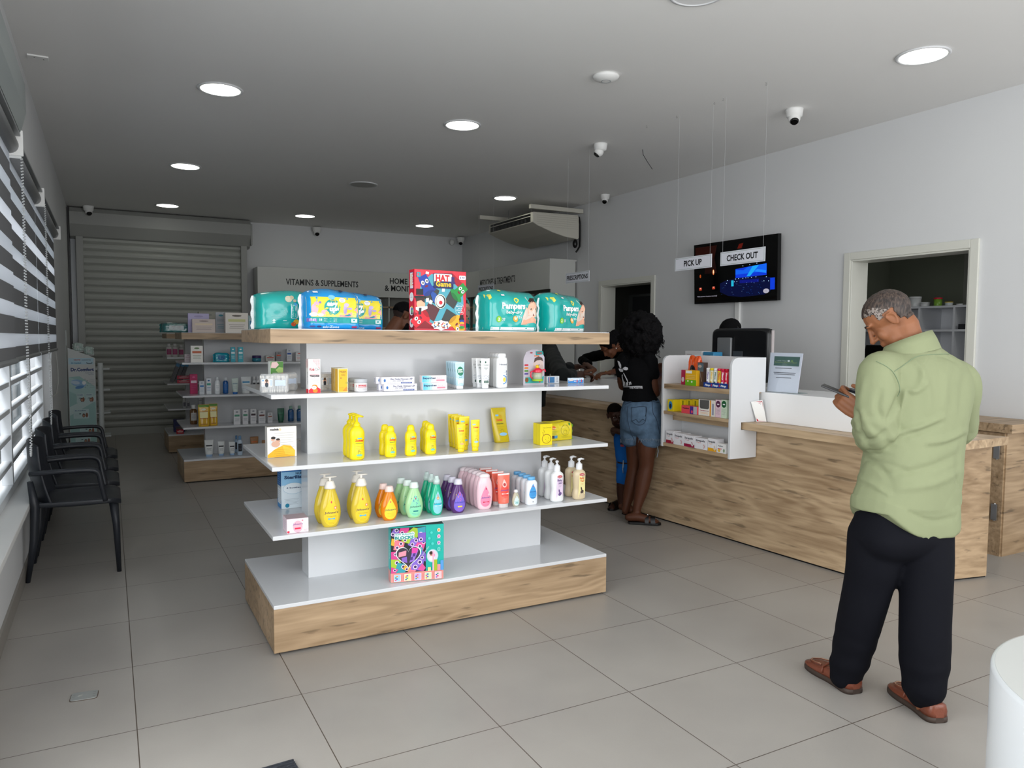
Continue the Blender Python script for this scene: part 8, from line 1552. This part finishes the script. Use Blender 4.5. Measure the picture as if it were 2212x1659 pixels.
limb(up_,[(pL,.066),(eA,.055),(eA.lerp(hA+Vector((.1,.02,0)),.5),.042)]); limb(up_,[(pR,.066),(eB,.055),(eB.lerp(hB_+Vector((.12,0,0)),.5),.042)]); blob('tunic',up_,BLKT,ph,.011,3,lambda co,nn:.006*noise.noise(co*12))
tr_=MB(); stand(tr_,px_,py_,gp,.84); blob('trousers',tr_,mat('trousers_black','#0d0d10',.9),ph,.014,2,lambda co,nn:.008)
HPi=HP.inverted(); hp=MB(); hp.ell((0,0,0),(.086,.098,.092),18,12,HP@Matrix.Translation((0,-.028,.042))); hp.ell((0,0,0),(.05,.05,.05),14,10,HP@Matrix.Translation((0,-.13,.03))); blob('hair',hp,DKHAIR,ph,.008,1,lambda co,nn:.003*noise.noise(co*60))
MB().m(mat('pearl','#f0ede6',.1),True).ell(HP@Vector((-.084,-.004,-.034))-ph.location,(.006,)*3,8,6).build('earring',None,ph); MB().m(mat('gold','#b08a4a'),True).ell(hA+Vector((.045,0.0,.014))-ph.location,(.008,.008,.006),8,6).build('ring',None,ph)
o=MB().box(-.10,.10,-.14,.14,0,.001).build('paper_slip',C('#b8bac0')); o.location=(4.16,5.62,1.0937); tag(o,'sheet of paper on the counter under the pharmacist\'s hand','paper')
# ---- customer in dark clothes leaning on the counter
cu=person('customer in a dark green-black top leaning on the counter with a white bracelet',3.52,6.10); SKC=skin('skin_espresso','#422619'); gc=(RH*.86+FH*.5).normalized(); cC=Vector((3.47,6.15,0)); Lc=Vector((gc.y,-gc.x,0)); b=MB()
HC_=frameM(cC+Zv*1.60+gc*.20,gc*.8-Zv*.6,Zv*.8+gc*.6); head_geo(b,HC_,1.0); b.loft([ringz(cC+Zv*z+gc*off,Lc,gc,a_,b_,24) for z,off,a_,b_ in cat_([(.85,0,.16,.11),(1.05,.02,.15,.11),(1.25,.08,.18,.11),(1.40,.13,.18,.10),(1.47,.15,.08,.07)],3)]); limb(b,[(HC_@Vector((0,-.02,-.05)),.055),(cC+Zv*1.46+gc*.15,.06)],12)
aL,aR=cC+Zv*1.38+gc*.12-Lc*.19,cC+Zv*1.38+gc*.12+Lc*.19; eR_=atz(1215,814,1.185); wR_=atz(1254,808,1.175); eL_=atz(1205,795,1.185)+Vector((.12,.12,0)); wL_=atz(1242,793,1.175)+Vector((.1,.1,0))
limb(b,[(aR,.050),(eR_,.042),(wR_,.030)]); hand_geo(b,frameM(wR_,RT+FW*.5,-Zv),1,(.8,.9,1.0,1.0),1.0,(.6,.2)); limb(b,[(aL,.050),(eL_,.042),(wL_,.030)]); hand_geo(b,frameM(wL_,RT+FW*.6,-Zv),-1,(.7,.8,.9,.9),1.0,(.6,.2))
stand(b,cC.x,cC.y,gc,.88); blob('body',b,SKC,cu,.010,3)
u=MB(); u.loft([ringz(cC+Zv*z+gc*off,Lc,gc,a_,b_,26) for z,off,a_,b_ in cat_([(.82,0,.21,.16),(1.0,.02,.20,.16),(1.25,.08,.22,.15),(1.40,.13,.22,.13),(1.48,.15,.10,.09)],3)]); limb(u,[(aR,.072),(eR_,.064),(eR_.lerp(wR_,.45),.054)]); limb(u,[(aL,.072),(eL_,.060),(eL_.lerp(wL_,.45),.05)]); blob('top',u,mat('top_dark_teal','#080e0f',.6,spec=.3),cu,.012,3,lambda co,nn:.010*noise.noise(co*9))
u=MB(); stand(u,cC.x,cC.y,gc,.86); blob('trousers',u,mat('trousers_black','#0d0d10'),cu,.014,2,lambda co,nn:.012)
hh_=MB(); hh_.ell((0,0,0),(.080,.098,.088),16,10,HC_@Matrix.Translation((0,-.022,.040))); blob('hair',hh_,DKHAIR,cu,.010,1)
MB().m(mat('bracelet','#d8d4cc',.4),True).tube([wR_-cu.location+Vector((0,0,0))+ (UP*math.sin(a)+FW*math.cos(a))*.036-RT*.01 for a in [2*PI*i/18 for i in range(19)]],.006,7).build('bracelet',None,cu)
# ---- bearded man seen between the packs
bm_=person('bearded man with a fade haircut seen left of the red game box',2.0,6.10); SKM=skin('skin_bronze','#6e4530'); D=6.35
gm=(RH*.80+FH*.42).normalized(); hM0=J(872,684,D); b=MB(); HM2=frameM(hM0,gm*.90-Zv*.42,Zv*.90+gm*.42); head_geo(b,HM2,1.02); cM=Vector((hM0.x,hM0.y,0))-gm*.14; Lm=Vector((gm.y,-gm.x,0)); hz=hM0.z
b.loft([ringz(cM+Zv*z,Lm,gm,a_,b_,24) for z,a_,b_ in cat_([(.88,.15,.11),(1.15,.15,.11),(hz-.35,.18,.12),(hz-.22,.17,.10),(hz-.17,.08,.07)],3)]); limb(b,[(HM2@Vector((0,-.025,-.05)),.060),(cM+Zv*(hz-.18),.066)],14)
for k in (-1,1): s0=cM+Zv*(hz-.24)+Lm*k*.19; limb(b,[(s0,.05),(s0-Zv*.30+Lm*k*.03,.042),(s0-Zv*.36+gm*.24,.030)]); hand_geo(b,frameM(s0-Zv*.36+gm*.24,gm,-Lm*k),k,(.4,.4,.4,.4))
stand(b,cM.x,cM.y,gm,.88); bo2=blob('body',b,SKM,bm_,.0085,3); I2=HM2.inverted()
shell('hair',bo2,DKHAIR,bm_,lambda c:(lambda q:q.z>(.030 if q.y>-.03 else .010) and q.z<.2 and abs(q.x)<.12 and -.14<q.y<.080-max(0,.08-q.z)*.6 and not(abs(q.x)>.070 and q.z<.036))(I2@c),.006,.002)
shell('fade_hair',bo2,mat('hair_fade','#2c1c15',.7),bm_,lambda c:(lambda q:(-.035<q.z<=.032) and q.y<-.030 and abs(q.x)<.12 and q.y>-.14)(I2@c),.0022)
shell('beard',bo2,DKHAIR,bm_,lambda c:(lambda q:-.14<q.z<-.040 and q.y>.022-.35*(q.z+.04)*0 and abs(q.x)<.075 and q.y<.13 and not(abs(q.x)<.016 and q.z>-.066 and q.z<-.052))(I2@c),.006,.002)
u=MB(); u.loft([ringz(cM+Zv*z,Lm,gm,a_,b_,26) for z,a_,b_ in cat_([(.85,.20,.16),(1.15,.19,.15),(hz-.34,.22,.15),(hz-.23,.20,.13),(hz-.17,.115,.10),(hz-.145,.085,.085)],3)])
for k in (-1,1): s0=cM+Zv*(hz-.24)+Lm*k*.19; limb(u,[(s0,.075),(s0-Zv*.26+Lm*k*.03,.062)])
blob('shirt',u,mat('shirt_pale','#c9c9cc',.7),bm_,.012,3,lambda co,nn:.006*noise.noise(co*10)); MB().m(BLK,True).tube([cM+Zv*(hz-.160+.012*math.sin(a))+Lm*.105*math.cos(a)+gm*.10*math.sin(a)-bm_.location for a in [2*PI*i/24 for i in range(25)]],.008,6).build('collar_stripe',None,bm_)
u=MB(); stand(u,cM.x,cM.y,gm,.86); blob('trousers',u,mat('trousers_black','#0d0d10'),bm_,.014,2,lambda co,nn:.012)
# ---- cashier hidden behind the monitor
ca=person('cashier hidden behind the computer monitor, only black hair with a clip showing',5.05,4.85); hp0=J(1577,722,6.62); gk=(-RH*.8-FH*.4).normalized(); cK=Vector((hp0.x,hp0.y,0))-gk*.06; Lk=Vector((gk.y,-gk.x,0)); hz=hp0.z; b=MB(); HK_=frameM(hp0,gk*.88-Zv*.47,Zv*.88+gk*.47); head_geo(b,HK_,.95)
b.loft([ringz(cK+Zv*z,Lk,gk,a_,b_,22) for z,a_,b_ in cat_([(.85,.15,.11),(hz-.35,.16,.11),(hz-.22,.15,.09),(hz-.17,.07,.06)],3)]); limb(b,[(HK_@Vector((0,-.02,-.05)),.05),(cK+Zv*(hz-.18),.055)],12); stand(b,cK.x,cK.y,gk,.85)
for k in (-1,1): s0=cK+Zv*(hz-.24)+Lk*k*.16; limb(b,[(s0,.045),(s0-Zv*.28+Lk*k*.03,.036),(s0-Zv*.30+gk*.22,.026)]); hand_geo(b,frameM(s0-Zv*.30+gk*.22,gk,-Zv),k)
blob('body',b,SKP,ca,.011,2); u=MB(); u.loft([ringz(cK+Zv*z,Lk,gk,a_,b_,24) for z,a_,b_ in cat_([(.80,.18,.14),(hz-.34,.19,.14),(hz-.22,.18,.12),(hz-.16,.09,.08)],3)]); [limb(u,[(cK+Zv*(hz-.24)+Lk*k*.16,.065),(cK+Zv*(hz-.46)+Lk*k*.19,.055)]) for k in (-1,1)]; blob('tunic',u,BLKT,ca,.014,2)
u=MB(); stand(u,cK.x,cK.y,gk,.84); blob('trousers',u,mat('trousers_black','#0d0d10'),ca,.016,2,lambda co,nn:.01)
u=MB(); u.ell((0,0,0),(.088,.105,.092),18,12,HK_@Matrix.Translation((0,-.022,.042))); blob('hair',u,DKHAIR,ca,.008,1,lambda co,nn:.003*noise.noise(co*60))
q=on(bvh_of(bpy.data.objects[ca.children[-1].name]),1591,703,.004); q=q if q is not None else J(1591,703,6.55); MB().m(CHR,True).tube([q-ca.location-RT*.012+UP*.014,q-ca.location,q-ca.location+RT*.012-UP*.022],.006,6).build('hair_clip',None,ca)
